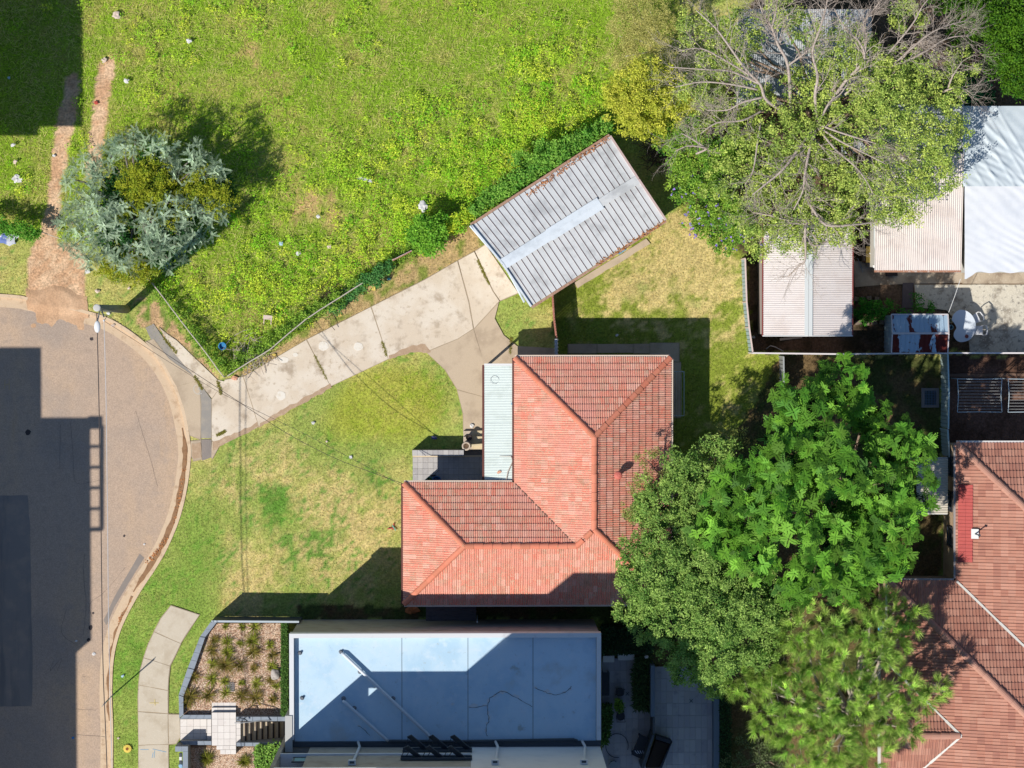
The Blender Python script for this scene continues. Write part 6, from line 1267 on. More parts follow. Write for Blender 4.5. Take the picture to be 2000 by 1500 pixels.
# ---- half-dead camphor with bare limbs
def camphor():
    rng=np.random.default_rng(161); rg=random.Random(9)
    LP=[(1680,110,6.0,40),(1630,100,6.2,45),(1700,145,6.4,50),(1760,130,6.0,45),(1660,70,5.6,30),(1770,30,5.4,40),(1720,180,6.4,56),(1800,150,5.8,42),(1840,180,5.4,46),(1870,135,5.0,36),(1700,210,6.2,46),(1780,230,6.0,50),(1740,265,6.2,50),(1830,275,5.4,50),(1855,250,5.2,34),(1800,325,5.2,44),(1825,350,4.8,44),(1780,380,4.8,46),(1700,330,5.4,56),(1660,360,5.2,46),(1620,405,4.8,56),(1560,335,5.4,56),(1520,265,5.6,46),(1500,330,5.0,56),(1450,260,5.0,50),(1400,215,4.8,40),(1480,200,5.4,34),(1540,420,4.6,56),(1480,420,4.4,60),(1420,350,4.6,50),(1540,465,4.2,40),(1640,440,4.4,44),(1720,400,4.6,46),(1450,60,5.2,46),(1520,20,5.4,40),(1400,60,4.8,36),(1570,60,5.6,36),(1600,310,5.4,36),(1580,470,4.0,34),(1480,480,3.4,30),(1750,420,4.4,30),(1600,190,5.6,40),(1560,165,5.4,34),(1640,245,5.8,44),(1575,275,5.6,44),(1625,145,5.8,36),(1380,120,4.6,36),(1350,180,4.4,34),(1425,150,4.8,34),(1340,60,4.2,34),(1440,110,5.0,34),(1550,220,5.4,34)]
    L=lobes_px(LP); b=W(1600,250,0); root=thing('dying_tree','large half dead tree with bare pale branches over patchy olive foliage','tree',(b.x,b.y,0))
    MB().tube(curve3((b.x,b.y,0),(b.x-.1,b.y+.2,4.6),0,.03,5),[.5,.42,.38,.36,.34,.3],12).obj('trunk',DEADB,root,True)
    hub=Vector((b.x-.1,b.y+.2,4.6))
    for l in L: p=curve3(hub+Vector((0,0,rg.uniform(-2,0))),(l[0],l[1],l[2]-.1),.3,.06,5,rg); MB().tube(p,[.11*(1-.85*i/5)+.01 for i in range(6)],6).obj('limb',BARK,root,True)
    L=[(x,y,z+.4,r) for x,y,z,r in L]; c=sub_clumps(rng,L,34,.4,-.25,.6); V,F,C=clump_leaves(rng,c,np.full(len(c),.3)*rng.uniform(.5,1.25,len(c)),34,.11,.055,A(106,140,58),A(198,208,106),.3); fast('crown',V,F,C,LEAF,root)
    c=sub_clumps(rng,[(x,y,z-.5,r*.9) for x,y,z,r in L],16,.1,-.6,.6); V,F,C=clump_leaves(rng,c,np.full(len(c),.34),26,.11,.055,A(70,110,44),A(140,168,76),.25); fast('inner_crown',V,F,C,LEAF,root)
    limbs=[[(1597,245,5.0),(1592,187,6.6),(1597,149,7.2),(1587,101,7.6),(1600,61,8.0),(1613,16,8.4),(1620,-30,8.6)],[(1560,235,4.8),(1499,197,6.2),(1485,165,6.8),(1455,133,7.2),(1417,80,7.5),(1396,53,7.6),(1360,20,7.6)],
     [(1545,215,5.2),(1539,128,7.0),(1520,88,7.4),(1507,53,7.7),(1491,29,7.9),(1480,-5,8.1)],[(1507,53,7.7),(1515,25,7.9),(1519,-10,8)],[(1539,128,7.0),(1568,107,7.3),(1587,91,7.6)],[(1485,165,6.8),(1430,140,7.1),(1380,136,7.2),(1308,131,7.0)],
     [(1468,149,7.0),(1420,120,7.1),(1370,95,7.0),(1325,100,6.9)],[(1480,175,6.6),(1430,165,6.8),(1370,160,6.7),(1320,170,6.4)],[(1490,190,6.4),(1450,200,6.4),(1420,215,6.2),(1380,215,6.0)],
     [(1597,242,6.2),(1630,255,6.8),(1667,267,7.0),(1710,280,7.0),(1747,291,6.9)],[(1600,248,6.2),(1640,275,6.6),(1690,300,6.8),(1730,320,6.7)],[(1598,250,6.2),(1630,290,6.5),(1670,325,6.7),(1693,355,6.6),(1706,380,6.4)],
     [(1595,250,6.0),(1581,293,6.4),(1572,340,6.5),(1568,373,6.3),(1550,410,6.0)],[(1590,250,6.0),(1560,290,6.3),(1530,330,6.4),(1495,360,6.2),(1470,380,6.0)],[(1600,240,6.2),(1620,200,6.8),(1640,185,7.0),(1655,165,7.1)],
     [(1610,220,6.0),(1650,160,6.8),(1688,117,7.3),(1677,80,7.6),(1653,59,7.8),(1629,16,7.9)],[(1688,117,7.3),(1692,70,7.6),(1688,43,7.8),(1715,8,8.0),(1730,-20,8.1)],[(1650,185,6.4),(1720,120,7.0),(1780,50,7.4),(1800,15,7.5),(1820,-10,7.5)],
     [(1660,200,6.2),(1740,130,6.8),(1810,70,7.2),(1850,50,7.1),(1890,40,6.9)],[(1740,130,6.8),(1790,110,7.0),(1850,75,7.0),(1895,70,6.8)],[(1740,150,6.6),(1770,105,6.9),(1790,85,7.0),(1830,100,6.9)],[(1487,232,5.6),(1481,267,6.0),(1471,333,6.0),(1455,360,5.8)],[(1490,215,5.6),(1450,235,6.0),(1400,240,6.0),(1370,260,5.8)],
     [(1570,380,4.8),(1587,407,5.6),(1613,439,5.8),(1664,439,5.6),(1707,433,5.2),(1740,420,5.0)],[(1587,410,5.4),(1587,428,5.6),(1573,444,5.6),(1573,505,5.0),(1560,520,4.8),(1539,540,4.6)],[(1587,430,5.5),(1540,430,5.5),(1500,420,5.4),(1470,415,5.2)],[(1570,460,5.2),(1590,480,5.0),(1620,470,4.8),(1640,480,4.6)],[(1850,180,5.6),(1860,150,6.2),(1880,120,6.4)],[(1840,180,5.8),(1870,170,6.2),(1895,180,6.1)],[(1360,300,4.4),(1380,290,5.0),(1345,285,5.2),(1320,295,5.0)],[(1380,290,5.0),(1350,270,5.2),(1330,260,5.1)]]
    nb_=0
    for li in limbs:
        pts=[W(x,y,z) for x,y,z in spline(li,4)]; k=len(pts); big=.072 if li[0][2]<6.05 and len(li)>4 else .042
        rad=[big*(1-.8*i/(k-1))+.012 for i in range(k)]; MB().tube(pts,rad,7).obj('bare_limb',DEADB,root,True)
        tw=MB()
        def twig(p,d,L_,r,dep):
            q=[p]; dd=d.copy()
            for i in range(4): dd=(dd+Vector((rg.uniform(-.3,.3),rg.uniform(-.3,.3),rg.uniform(-.12,.16)))).normalized(); q.append(q[-1]+dd*L_/4)
            tw.tube(q,[r,r*.8,r*.6,r*.45,r*.25],4 if r<.02 else 5,False)
            if dep:
                for i in (1,2,3,4):
                    for s in range(1 if dep==1 else 2):
                        if rg.random()<.8: e=(dd+Vector((rg.uniform(-.9,.9),rg.uniform(-.9,.9),rg.uniform(-.2,.3)))).normalized(); twig(q[i],e,L_*rg.uniform(.4,.7),r*.55,dep-1)
        for i in range(2,k):
            t=(pts[i]-pts[i-1]).normalized()
            for s in range(2 if i>k*.35 else 1):
                if rg.random()<(.85 if li[0][1]<225 else .5):
                    sd_=Vector((-t.y,t.x,0))*rg.choice((-1,1)); e=(t*.8+sd_*rg.uniform(.4,1)+Vector((0,0,rg.uniform(-.1,.3)))).normalized(); twig(pts[i],e,rg.uniform(.5,1.25),max(.010,rad[i]*.36),2)
        if tw.v: tag(tw.obj('twigs',DEADB,root),kind='stuff'); nb_+=len(tw.f)
    print('twig faces',nb_)
camphor()
# ---- other trees along the top and right
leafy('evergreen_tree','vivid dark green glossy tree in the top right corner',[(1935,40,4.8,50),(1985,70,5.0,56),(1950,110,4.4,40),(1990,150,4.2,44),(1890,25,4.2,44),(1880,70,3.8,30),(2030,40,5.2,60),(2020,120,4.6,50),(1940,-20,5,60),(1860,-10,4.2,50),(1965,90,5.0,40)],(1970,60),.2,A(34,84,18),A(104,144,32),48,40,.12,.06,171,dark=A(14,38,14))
leafy('broadleaf_shrub','dark blue green broadleaf shrub beside the silver tarpaulin',[(1885,180,2.8,26),(1910,175,2.8,24),(1870,205,2.6,24),(1925,190,2.6,16),(1895,205,2.6,18)],(1895,190),.06,A(20,70,44),A(50,110,64),70,20,.2,.12,172,'shrub',.2,.25)
leafy('olive_tree','yellow green bushy tree at the corner of the vacant lot',[(1235,165,3.8,38),(1215,205,3.8,34),(1250,210,4.2,40),(1285,195,4.0,36),(1240,240,3.6,32),(1270,245,3.4,34),(1205,185,3.4,26),(1300,160,3.6,28),(1325,195,3.6,30),(1260,150,4.0,34),(1310,225,3.4,26)],(1265,200),.14,A(146,160,42),A(208,204,86),60,40,.1,.055,173,dark=A(80,100,24),clr=.25)
leafy('khaki_tree','pale khaki fine leaved tree at the top of the vacant lot',[(1235,40,3.4,44),(1270,20,3.8,46),(1260,80,3.4,40),(1220,110,3.0,36),(1285,60,3.6,36),(1230,-10,3.4,44),(1295,110,3.0,30),(1210,70,2.8,34)],(1300,110),.1,A(140,142,72),A(196,188,116),56,42,.07,.03,174,inner=.3,clr=.24,dark=A(110,120,50),mt=mat('white_bark',A(214,206,196),.9))
r_,L_=leafy('morning_glory_shrub','rambling shrub with purple flowers in front of the dying tree',[(1345,300,3.0,40),(1370,340,3.2,44),(1340,365,2.8,36),(1390,385,3.0,44),(1370,420,2.4,36),(1420,420,3.0,40),(1330,330,2.8,30),(1400,300,3.4,40),(1450,440,3.2,36),(1420,470,2.6,30),(1340,250,3.0,36),(1390,450,2.2,28),(1440,300,3.8,36),(1300,280,2.4,24),(1305,250,2.4,30)],(1370,370),.1,A(70,130,40),A(160,184,70),56,34,.1,.06,175,'shrub',.3,.25,A(50,90,30))
rng=np.random.default_rng(5); fp=shell_points(rng,lobes_px([(1370,420,2.5,40),(1345,370,2.9,36),(1400,400,3.1,44),(1430,450,3.1,40),(1375,440,2.0,30),(1330,325,2.9,24),(1480,440,4.2,40)]),[26,18,20,24,20,8,10],.7,.85,.0)
V,F,C=clump_leaves(rng,fp,np.full(len(fp),.03),4,.075,.07,A(130,110,200),A(170,140,220)); fast('flowers',V,F,C,LEAF,r_)
# hedges and vines along the vacant lot fence
leafy('vine_hedge','thick green vine hedge covering the fence behind the garage',[(1180,252,1.6,22),(1150,268,1.8,24),(1120,286,1.8,26),(1095,300,1.9,26),(1065,318,1.8,24),(1040,336,1.7,24),(1012,352,1.7,22),(985,370,1.6,22),(960,388,1.5,20),(935,404,1.5,20),(1100,330,1.4,16),(1020,310,1.2,20),(1060,290,1.2,20)],(1060,325),.05,A(66,130,42),A(150,190,78),120,24,.1,.07,181,'hedge',.2,.22,A(28,66,24),limbs=False)
leafy('leafy_bush','bright green leafy bush on the lot fence beside the driveway',[(830,440,1.5,26),(850,455,1.5,24),(815,455,1.3,22),(845,480,1.2,20),(825,475,1.2,18),(860,435,1.2,18)],(838,462),.05,A(68,134,34),A(140,184,60),120,26,.11,.075,182,'bush',.2,.2,A(40,90,26),limbs=False)
leafy('fence_vine','yellow tinged vine on the lot fence beside the garage corner',[(880,440,1.2,16),(895,430,1.3,16),(910,420,1.3,16),(925,412,1.2,16),(870,432,1.0,14),(900,445,1.0,10)],(895,430),.03,A(100,170,40),A(200,204,60),130,22,.09,.06,183,'vine',.2,.18,limbs=False)
leafy('purple_creeper','blue green creeper with purple flowers over the driveway fence',[(715,548,.9,14),(730,538,.9,14),(745,528,.9,14),(760,520,.8,12),(700,560,.7,12),(690,575,.5,12),(735,550,.5,14),(665,592,.4,14),(650,602,.4,12)],(715,552),.03,A(48,112,52),A(104,150,80),130,22,.09,.06,184,'creeper',.2,.18,limbs=False)
leafy('boundary_vine','vine covered low fence at the left edge of the vacant lot',[(0,440,1.2,18),(25,446,1.2,18),(50,452,1.2,18),(70,457,1.0,12),(-30,434,1.2,20)],(50,452),.04,A(60,128,34),A(124,172,60),130,24,.09,.06,185,'vine',.2,.2,A(30,76,20),limbs=False)
# weeds and dead vines tangled along the driveway fence
rng=np.random.default_rng(88); pc=[]
for a,b,n_ in (((440,730),(600,620),150),((600,620),(720,545),110),((720,545),(930,415),120),((290,552),(440,728),110)):
    for i in range(n_): t=rng.random(); pc.append(tuple(W(a[0]+(b[0]-a[0])*t+rng.normal(0,7),a[1]+(b[1]-a[1])*t+rng.normal(-4,7),rng.uniform(.1,.8))))
V,F,C=clump_leaves(rng,np.array(pc),rng.uniform(.1,.3,len(pc)),34,.09,.05,A(60,110,34),A(160,190,70),.3); tag(fast('fence_weeds',V,F,C,LEAF),kind='stuff')
# brush pile and dry twigs
def brush(label,px,py,r,n,seed,m=DEADB,z=.5,name='brush_pile'):
    rg=random.Random(seed); c=W(px,py,0); mb=MB()
    for i in range(n):
        a=rg.uniform(0,6.28); p=c+Vector((rg.gauss(0,r*.4),rg.gauss(0,r*.4),rg.uniform(.03,z))); d=Vector((math.cos(a),math.sin(a),rg.uniform(-.2,.35))); l=rg.uniform(.3,1)*r
        mb.tube([p-d*l*.5,p+Vector((rg.uniform(-.06,.06),rg.uniform(-.06,.06),.05)),p+d*l*.5],[.016,.012,.005],4,False)
    solo(name,label,'brush',mb,m,c)
brush('dry grey brush pile at the corner of the lot fence',490,690,1.0,110,1); brush('dark dead brush beside the back corner of the garage',1285,300,.9,160,2,mat('dark_twig',A(96,76,66),.95),.9); brush('dead twigs heaped between the two sheds',1690,450,.7,120,3,mat('dark_twig'),1.0); brush('thin dead vines lying on the lot side of the driveway fence',640,585,1.0,60,4,mat('dark_twig'),.5)
# low plants
leafy('blue_green_weed','dark blue green creeping plant beside the driveway fence rail',[(660,590,.3,16),(675,580,.3,14),(690,572,.3,12),(650,598,.25,10)],(668,586),.02,A(40,100,54),A(84,134,74),160,20,.07,.04,186,'plant',.2,.15,limbs=False)
leafy('weedy_patch','green weeds filling the old bed beside the pink white shed',[(1685,600,.35,20),(1705,605,.4,22),(1720,615,.35,16),(1690,618,.35,18),(1672,608,.3,12),(1735,595,.3,14),(1760,608,.25,12),(1790,580,.3,10),(1795,600,.3,12),(1820,606,.25,12)],(1700,605),.02,A(40,110,30),A(90,160,50),110,20,.09,.05,187,'plants',.2,.18,limbs=False)
# ================================================================== NEIGHBOURING BLOCK AND ADDED SHADE SLAB OUTSIDE THE FRAME (their shade falls on road and lot)
def gp(x,y): return W(x,y,0)
nbk=thing('apartment_tower','tall rendered apartment block across the road whose shade falls over the asphalt','building',gp(-420,1500))
for x0_,y0_,x1_,y1_,z in ((-800,991,-278.5,2200,12),(-278,1128,-182,1562,12),(-278,1562.5,-208,2200,12)):
    a,b=gp(x0_,y1_),gp(x1_,y0_); mb=MB(); mb.prism([(a.x,a.y),(b.x,a.y),(b.x,b.y),(a.x,b.y)],ROAD_Z,z); mb.obj('wall',render_g,nbk)
    mb=MB(); mb.prism([(a.x+.2,a.y+.2),(b.x-.2,a.y+.2),(b.x-.2,b.y-.2),(a.x+.2,b.y-.2)],z+.002,z+.03); mb.obj('roof',rmat,nbk)
for j in range(3):
    for i in range(3): p=gp(-182,1190+i*130); window(nbk,(p.x,p.y,2.2+j*3.5),1.6,1.4,(0,1,0),(1,0,0))
pa,pb=gp(-158,1143),gp(-158,1345); MB().bar((pa.x,pa.y,11.95),(pb.x,pb.y,11.95),.16,.1).obj('pergola_beam',dark_g,nbk); xw_=gp(-182,1143).x
for i in range(6):
    y=pa.y+(pb.y-pa.y)*i/5; MB().bar((xw_,y,11.95),(pa.x,y,11.95),.16 if i in (0,5) else .1,.1).obj('pergola_beam',dark_g,nbk)
mb=MB(); mb.prism([(xw_,pa.y+.5),(pa.x+.08,pa.y+.5),(pa.x+.08,pa.y-.1),(xw_,pa.y-.1)],11.86,11.9); mb.obj('pergola_roof',dark_g,nbk)
can=thing('added_shade_slab','added unseen slab on columns beyond the left edge to shade the dirt track','building',gp(-400,100))  # added out of view, shaped only for the shade it throws on the lot
for x0_,y0_,x1_,y1_ in ((-900,-900,-112,476),(-900,476.5,-190,494)):
    a,b=gp(x0_,y1_),gp(x1_,y0_); mb=MB(); mb.prism([(a.x,a.y),(b.x,a.y),(b.x,b.y),(a.x,b.y)],8.85,9.0); mb.obj('roof_slab',render_g,can)
for x in (-480,-850):
    for y in (-800,-400,0,420): p=gp(x,y); MB().bar((p.x,p.y,-.5),(p.x,p.y,8.84),.4,.4).obj('column',render_g,can)

# ================================================================== POWER POLE AND WIRES
pb_=W(247,604,0); PH=8.4; pole=thing('power_pole','grey timber power pole beside the road with street light','power pole',(pb_.x,pb_.y,0))
MB().tube([(pb_.x,pb_.y,0),(pb_.x,pb_.y,PH*.5),(pb_.x,pb_.y,PH)],[.2,.17,.145],14).obj('shaft',mat('pole_timber',A(140,142,124),.9,[(2,A(120,124,106),.45,.7,(6,6,.5)),(9,A(160,158,140),.55,.75,(4,4,.5))]),pole,True)
MB().lathe((pb_.x,pb_.y,PH),[(.155,-.04),(.16,.03),(.12,.05),(.02,.055)],16).obj('cap',mat('pole_cap',A(206,204,198),.7),pole)
lp=W(190,638,8.1); MB().tube([(pb_.x,pb_.y-.1,7.7),(pb_.x,pb_.y-.35,7.95),(lp.x,lp.y+.2,8.08)],.03,8).obj('lamp_arm',mat('galvanised'),pole,True)
lm=MB(); bm=bmesh.new(); bmesh.ops.create_uvsphere(bm,u_segments=14,v_segments=8,radius=1); 
me=bpy.data.meshes.new('luminaire')
for v in bm.verts: v.co=Vector((v.co.x*.14,v.co.y*.27,v.co.z*.08))+Vector(lp)-ORG[pole]
bm.to_mesh(me); bm.free(); finish(me,'luminaire',mat('lamp_white',A(236,238,240),.4),pole,None,True)
ins=W(203,626,8.0); MB().tube([(pb_.x+.1,pb_.y,7.9),(ins.x,ins.y+.15,8.0)],.03,6).obj('bracket',dark_g,pole); MB().lathe((ins.x,ins.y,7.94),[(.03,0),(.05,.03),(.03,.06),(.05,.09),(.03,.13)],10).obj('insulator',mat('white_plastic',A(232,232,234),.4),pole)
MB().tube([(pb_.x+.05,pb_.y-.2,7.6),(pb_.x+.3,pb_.y-.35,7.5),(ins.x,ins.y,7.9)],.015,5).obj('tail_wire',dark_g,pole)
def wire(label,pts,r,m): 
    q=[W(*p) for p in spline(pts,8)]; mb=MB(); mb.tube(q,r,5); solo('overhead_wire',label,'wire',mb,m,q[0])
dkw=mat('dark_cable',A(84,76,74),.7); lgw=mat('light_cable',A(206,206,208),.5)
wire('dark twisted cable running down the road from the pole',[(189,612,8.1),(193,770,7.75),(197,1000,7.5),(201,1290,7.45),(209,1500,7.6),(222,1950,8.2)],.022,dkw)
wire('pale thin wire beside the dark cable above the road',[(203,626,8.05),(207,770,7.75),(210,1000,7.5),(212.5,1230,7.4),(219,1500,7.5),(235,1950,8.1)],.015,lgw)
wire('service wire crossing the driveway to the house corner',[(208,614,7.9),(330,695,6.3),(459,780,5.0),(560,846,4.1),(650,893,3.5),(730,924,3.1),(791,946,2.85)],.012,dkw)
wire('second thin service wire above the driveway apron',[(205,628,7.6),(275,672,6.6),(345,716,5.8),(440,772,5.0),(600,850,3.9),(788,950,2.75)],.009,dkw)
sg=thing('street_sign','thin grey sign post with small plates standing on the kerb','sign',W(221,1357,0)); sb_=W(221,1357,0); MB().tube([(sb_.x,sb_.y,0),(sb_.x,sb_.y,2.75)],.032,8).obj('post',mat('galvanised'),sg)
for z,wd in ((2.6,.3),(2.25,.22)): MB().box((sb_.x,sb_.y,z),(wd,.02,.3),.9).obj('plate',mat('sign_plate',A(150,156,160),.5),sg)

# ================================================================== OLD FENCES OF THE VACANT LOT
whp=mat('white_pipe',A(204,194,178),.6,[(9,A(186,172,150),.55,.75)])
def rail_fence(label,pts,z,r,every,name='rail_fence',droop=0):
    q=[W(x,y,z) for x,y in pts]; root=thing(name,label,'fence',(q[0].x,q[0].y,0))
    for a,b in zip(q,q[1:]):
        MB().tube(curve3(a,b,-droop,.01,4),r,6).obj('rail',whp,root); k=max(1,int((b-a).length/every))
        for i in range(k+1): p=a.lerp(b,i/k); MB().tube([(p.x,p.y,-.05),(p.x,p.y,z+.02)],r*1.1,6).obj('post',whp,root)
    return root
rail_fence('white pipe rail fence between the lot and the kerb',[(276,532),(297,553),(320,582),(352,625),(392,676),(437,736)],.95,.026,2.2)
rail_fence('pale timber rail of the lot fence beside the driveway',[(445,734),(528,682),(598,623),(652,588),(714,549)],.85,.03,2.4)
rail_fence('thin rail lying across the dirt track at the lot entrance',[(60,446),(118,466)],.6,.02,3)
def palings(label,a,b,z):
    A_,B_=W(*a,z),W(*b,z); root=thing('paling_fence',label,'fence',(A_.x,A_.y,0)); k=max(3,int((B_-A_).length/.1)); rz=math.atan2(B_.y-A_.y,B_.x-A_.x)
    for i in range(k): p=A_.lerp(B_,(i+.5)/k); MB().box((p.x,p.y,z/2),(.09,.025,z+random.uniform(-.04,.04)),rz).obj('paling',mat('white_paling',A(222,206,196),.8,[(6,A(186,160,146),.5,.7)]),root)
    MB().bar(A_-Vector((0,0,.2)),B_-Vector((0,0,.2)),.09,.06).obj('rail',red,root)
palings('short run of white palings left in the driveway fence',(766,508),(804,489),1.1); palings('last white palings of the lot fence near the garage',(864,453),(897,437),1.1)
palings('broken paling stub in the vine beside the garage corner',(910,425),(922,418),1.0)
# dirt spilling over the kerb at the lot entrance
def spill():
    rng=np.random.default_rng(4); nx,ny=40,26; V=[];C=[]
    for j in range(ny+1):
        for i in range(nx+1):
            u=i/nx; v=j/ny; x=52+u*120+ (v-.5)*6+rng.normal(0,.5); y=548+v*95+u*14*(1-v)+8*math.sin(u*9); p=W(x,y,0)
            d=min(u,1-u,1-v,v*.8)*5; edge=min(1,max(0,d)); zk=.045 if y<592+u*14 else (.045+(ROAD_Z-.03)*min(1,(y-592-u*14)/16))
            n=float(fbm(np.array(p.x),np.array(p.y),3.0,3)); z=zk+(n-.55)*.05-(1-edge)*.03-(1-min(1,v*5))*.09; V.append((p.x,p.y,z)); t=float(fbm(np.array(p.x+7),np.array(p.y),1.4,3)); C.append(np.array(A(222,186,152))*(1-t)+np.array(A(196,156,122))*t)
    F=[(j*(nx+1)+i,(j+1)*(nx+1)+i,(j+1)*(nx+1)+i+1,j*(nx+1)+i+1) for j in range(ny) for i in range(nx)]
    o=fast('dirt_crossing',np.array(V),np.array(F),np.array(C),mat('dirt',attr=True,rough=.95,spec=.1,fine=(14,.2),bump=(20,.5,.03)),None,True); o['kind']='structure'
spill()
# ================================================================== LITTER AND SMALL THINGS
def crumple(name,label,cat,px,py,s,m,z=.0,flatn=.5,seed=None,sx=1.0,rz=0):
    rg=random.Random(seed or px*7+py); bm=bmesh.new(); bmesh.ops.create_icosphere(bm,subdivisions=2,radius=1)
    for v in bm.verts: v.co*=rg.uniform(.45,1.25); v.co.z*=flatn*.7; v.co.x*=sx*1.15
    bmesh.ops.rotate(bm,verts=bm.verts,cent=(0,0,0),matrix=Matrix.Rotation(rz,3,'Z'))
    for v in bm.verts: v.co*=s*.0243*.42; 
    lo=min(v.co.z for v in bm.verts)
    for v in bm.verts: v.co.z-=lo
    me=bpy.data.meshes.new(name); bm.to_mesh(me); bm.free(); return tag(finish(me,name,m,None,W(px,py,z)),label,cat,kind='thing')
lw_=mat('white_litter',A(232,230,228),.6,[(8,A(206,202,198),.5,.7)]); lpk=mat('pale_litter',A(226,206,190),.7,[(8,A(196,170,150),.5,.7)]); lbl=mat('pale_blue_litter',A(176,206,220),.5)
G_='rubbish thrown into the vacant lot'
for (px,py,s,m_,z,lab) in ((228,30,17,lpk,.12,'large pale stone coloured lump near the top of the vacant lot'),(369,80,11,lw_,.2,'white rubbish in the grass right of the dirt tracks'),(247,158,11,lw_,.2,'small white scrap beside the right dirt track'),(204,118,13,lpk,.05,'pale rubble at the top end of the right dirt track'),(188,201,9,mat('red_litter',A(206,90,76),.6),.05,'red scrap lying on the right dirt track'),(34,350,22,lw_,.15,'largest white bag in the lower left corner of the lot'),(26,283,10,lw_,.2,'white scrap just below the shadow edge at far left'),(30,316,10,lpk,.15,'pale scrap above the largest white bag'),(106,304,7,lw_,.05,'tiny white scrap on the left dirt track'),(622,423,9,lw_,.2,'small white scrap in the dry part of the lot'),(549,476,9,lbl,.2,'grey blue scrap in the middle of the lot'),(583,495,11,lw_,.2,'white crumpled paper in the middle of the lot'),(643,482,9,lpk,.2,'pale crumpled wrapper right of the white paper'),(171,531,10,lw_,.1,'white scrap on the track beside the wattle'),(18,152,7,lbl,.15,'pale scrap in the shaded top left corner')):
    crumple('rubbish_scrap',lab,'rubbish',px,py,s,m_,z)['group']=G_
mb=MB(); mb.bar(W(699,347,.25),W(727,354,.25),.14,.03); solo('white_board','long white board lying in the grass of the lot','board',mb,mat('dull_white',A(196,198,200),.6))
crumple('plastic_sheet','torn white plastic sheet beside the green bush in the lot','rubbish',826,404,26,lw_,.3,.35,5,.7,.4); crumple('plastic_sheet','smaller torn end of the white plastic sheet','rubbish',822,424,13,lw_,.3,.4,6)
tj=thing('broken_stool','upturned pale broken stool in the grass near the driveway fence','stool',W(523,622,.0)); MB().box(W(523,620,.5),(.42,.2,.06),-.1).obj('seat',lpk,tj)
for dx in (-7,7): MB().bar(W(523+dx,622,.48),W(522+dx,634,.0),.04,.04).obj('leg',lpk,tj)
mb=MB(); p=W(436,676,.0); mb.lathe(p,[(.13,0),(.17,.42),(.19,.44),(.15,.44),(.13,.3)],14); solo('blue_bin','blue bucket in the shaded corner of the lot fence','bucket',mb,mat('blue_bucket',A(60,140,190),.5),p)
crumple('blue_tarpaulin','folded blue and white plastic sheet at the left edge','tarpaulin',14,465,34,mat('blue_white_sheet',A(214,216,226),.5,[(2.2,A(110,130,190),.5,.55)]),.02,.4,8,1.3,-.1)
for (px,py,s,m_,lab) in ((730,563,11,mat('yellow_litter',A(232,206,110),.7),'yellow plastic scrap on the dry strip beside the driveway'),(664,616,9,mat('yellow_litter'),'yellow scrap on the strip above the second driveway slab'),(535,693,8,mat('yellow_litter'),'small yellow scrap above the white paint spots'),(759,545,8,mat('cyan_litter',A(110,200,200),.6),'small cyan scrap among the creeper by the driveway'),(612,826,8,lw_,'white scrap near the top edge of the front lawn'),(685,893,8,lw_,'white scrap in the middle of the front lawn'),(638,862,5,lpk,'pale scrap on the front lawn'),(221,636,9,lpk,'pale rag at the foot of the power pole by the kerb'),(212,612,8,lw_,'white scrap under the street light arm'),(190,568,10,lpk,'pinkish scrap in the grass above the power pole'),(252,563,8,lpk,'pale scrap beside the pole shadow'),(459,739,12,mat('orange_litter',A(226,170,140),.7),'orange stone at the corner of the lot fence'),(240,1320,7,lbl,'pale blue scrap on the lower verge'),(231,1442,5,lpk,'pale scrap on the lower verge above the yellow cover'),(143,1441,6,mat('bright_blue_litter',A(60,150,220),.5),'bright blue scrap on the shaded road'),(183,1277,7,lw_,'white scrap on the sunlit road near the kerb'),(149,1252,5,lw_,'small white scrap in the road shadow'),(282,1063,5,lw_,'white scrap on the road near the gutter'),(1205,655,6,lw_,'white scrap on the shaded path behind the house'),(1503,570,5,lw_,'white scrap beside the pink white shed')):
    crumple('rubbish_scrap',lab,'rubbish',px,py,s,m_,ROAD_Z+.005 if (px<215 and py>1000) or px==282 else .03)
sh=crumple('shoe','white shoe on the path beside the veranda steps','shoe',922,832,12,lw_,.03,.6,3,.6,.6)
crumple('shoe','dark blue shoe with tan toe on the lawn by the porch','shoe',847,855,15,mat('blue_shoe',A(96,96,140),.6),.02,.5,4,.5,1.4)
ty_=thing('toy_cross','red and green cross shaped toy on the front lawn','toy',W(768,1030,0)); MB().bar(W(757,1033,.05),W(769,1031,.06),.05,.04).obj('arm',mat('red_toy',A(196,90,80),.5),ty_); MB().bar(W(769,1022,.05),W(767,1035,.06),.05,.04).obj('arm',mat('red_toy'),ty_); MB().bar(W(766,1026,.075),W(773,1036,.075),.05,.03).obj('arm',mat('teal_toy',A(120,180,160),.5),ty_)
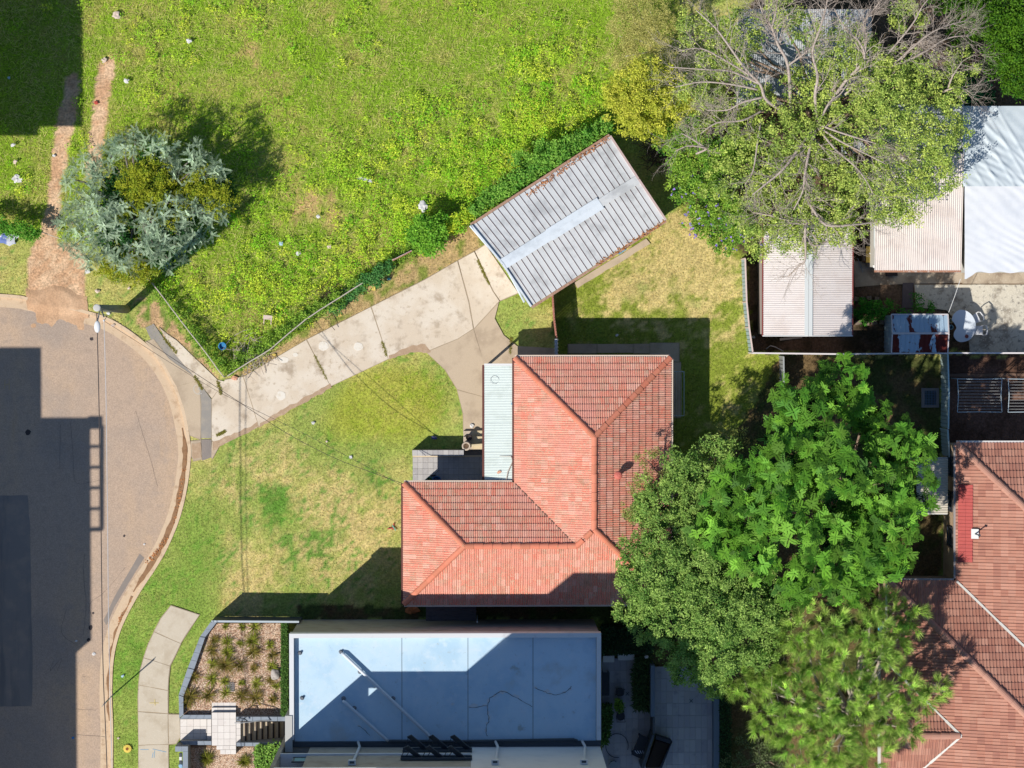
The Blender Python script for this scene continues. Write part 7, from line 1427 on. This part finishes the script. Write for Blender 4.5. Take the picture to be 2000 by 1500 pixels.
vz=2.6; mb=MB(); mb.tube([W(975,891,vz),W(998,891,vz+.08),W(1002,900,vz+.08),W(992,922,vz+.06),W(989,938,vz+.05),W(1005,948,vz+.2),W(1014,962,vz+.35)],[.008,.018,.024,.028,.026,.02,.008],6); solo('fallen_branch','bent dead branch lying on the white veranda roof','branch',mb,DEADB)
crumple('rubbish_scrap','orange wrapper on the white veranda roof','rubbish',975,922,8,mat('orange_litter'),vz,.3); crumple('rubbish_scrap','blue cap on the white veranda roof','rubbish',1001,788,7,mat('blue_cap',A(100,160,190),.5),vz+.05,.5)
mb=MB(); c=W(966,742,2.62); mb.tube([(c.x+.2*math.cos(a),c.y+.2*math.sin(a)*.9,2.59) for a in np.linspace(0,5.6,16)],.008,4); solo('wire_loop','thin wire loop lying on the white veranda roof','wire',mb,mat('galvanised'))
crumple('orange_ball','orange crumpled sack in the shaded gap south of the house','sack',806,1192,20,mat('orange_sack',A(206,120,70),.7),.05,.5,3,1.4)
crumple('blue_bag','bright blue bag caught beside the pine over the brown roof','bag',1722,1228,14,mat('blue_bag',A(40,150,210),.5),3.4,.7,3)
crumple('white_ball','white plastic bag on the shaded courtyard planting','bag',1262,1282,9,lw_,1.0,.7,2)
crumple('stone','pale stone by the leaning metal fence','stone',1471,658,8,lw_,.02,.6,2)
# leaf litter on the gutter and garage roof edge
rng=np.random.default_rng(77); pts=[]
for a,b,z,n_ in (((1030,382),(1190,268),GZ+.06,260),((1160,520),(1298,432),GZ+.03,160),((340,1030),(362,900),ROAD_Z+.02,60),((285,1100),(330,1050),ROAD_Z+.02,90),((230,1215),(262,1170),ROAD_Z+.0,40)):
    for i in range(n_): t=rng.random(); p=W(a[0]+(b[0]-a[0])*t+rng.normal(0,2.2),a[1]+(b[1]-a[1])*t+rng.normal(0,2.2),z+rng.random()*.03); pts.append(tuple(p))
V,F,C=leaf_quads(np.array(pts),rng.normal(0,.3,len(pts)),rng.uniform(.05,.13,len(pts)),rng.uniform(.03,.06,len(pts)),rng,np.array(A(190,130,80))*rng.uniform(.5,1.2,(len(pts),1))); o=fast('fallen_leaves',V,F,C,LEAF); o['kind']='stuff'
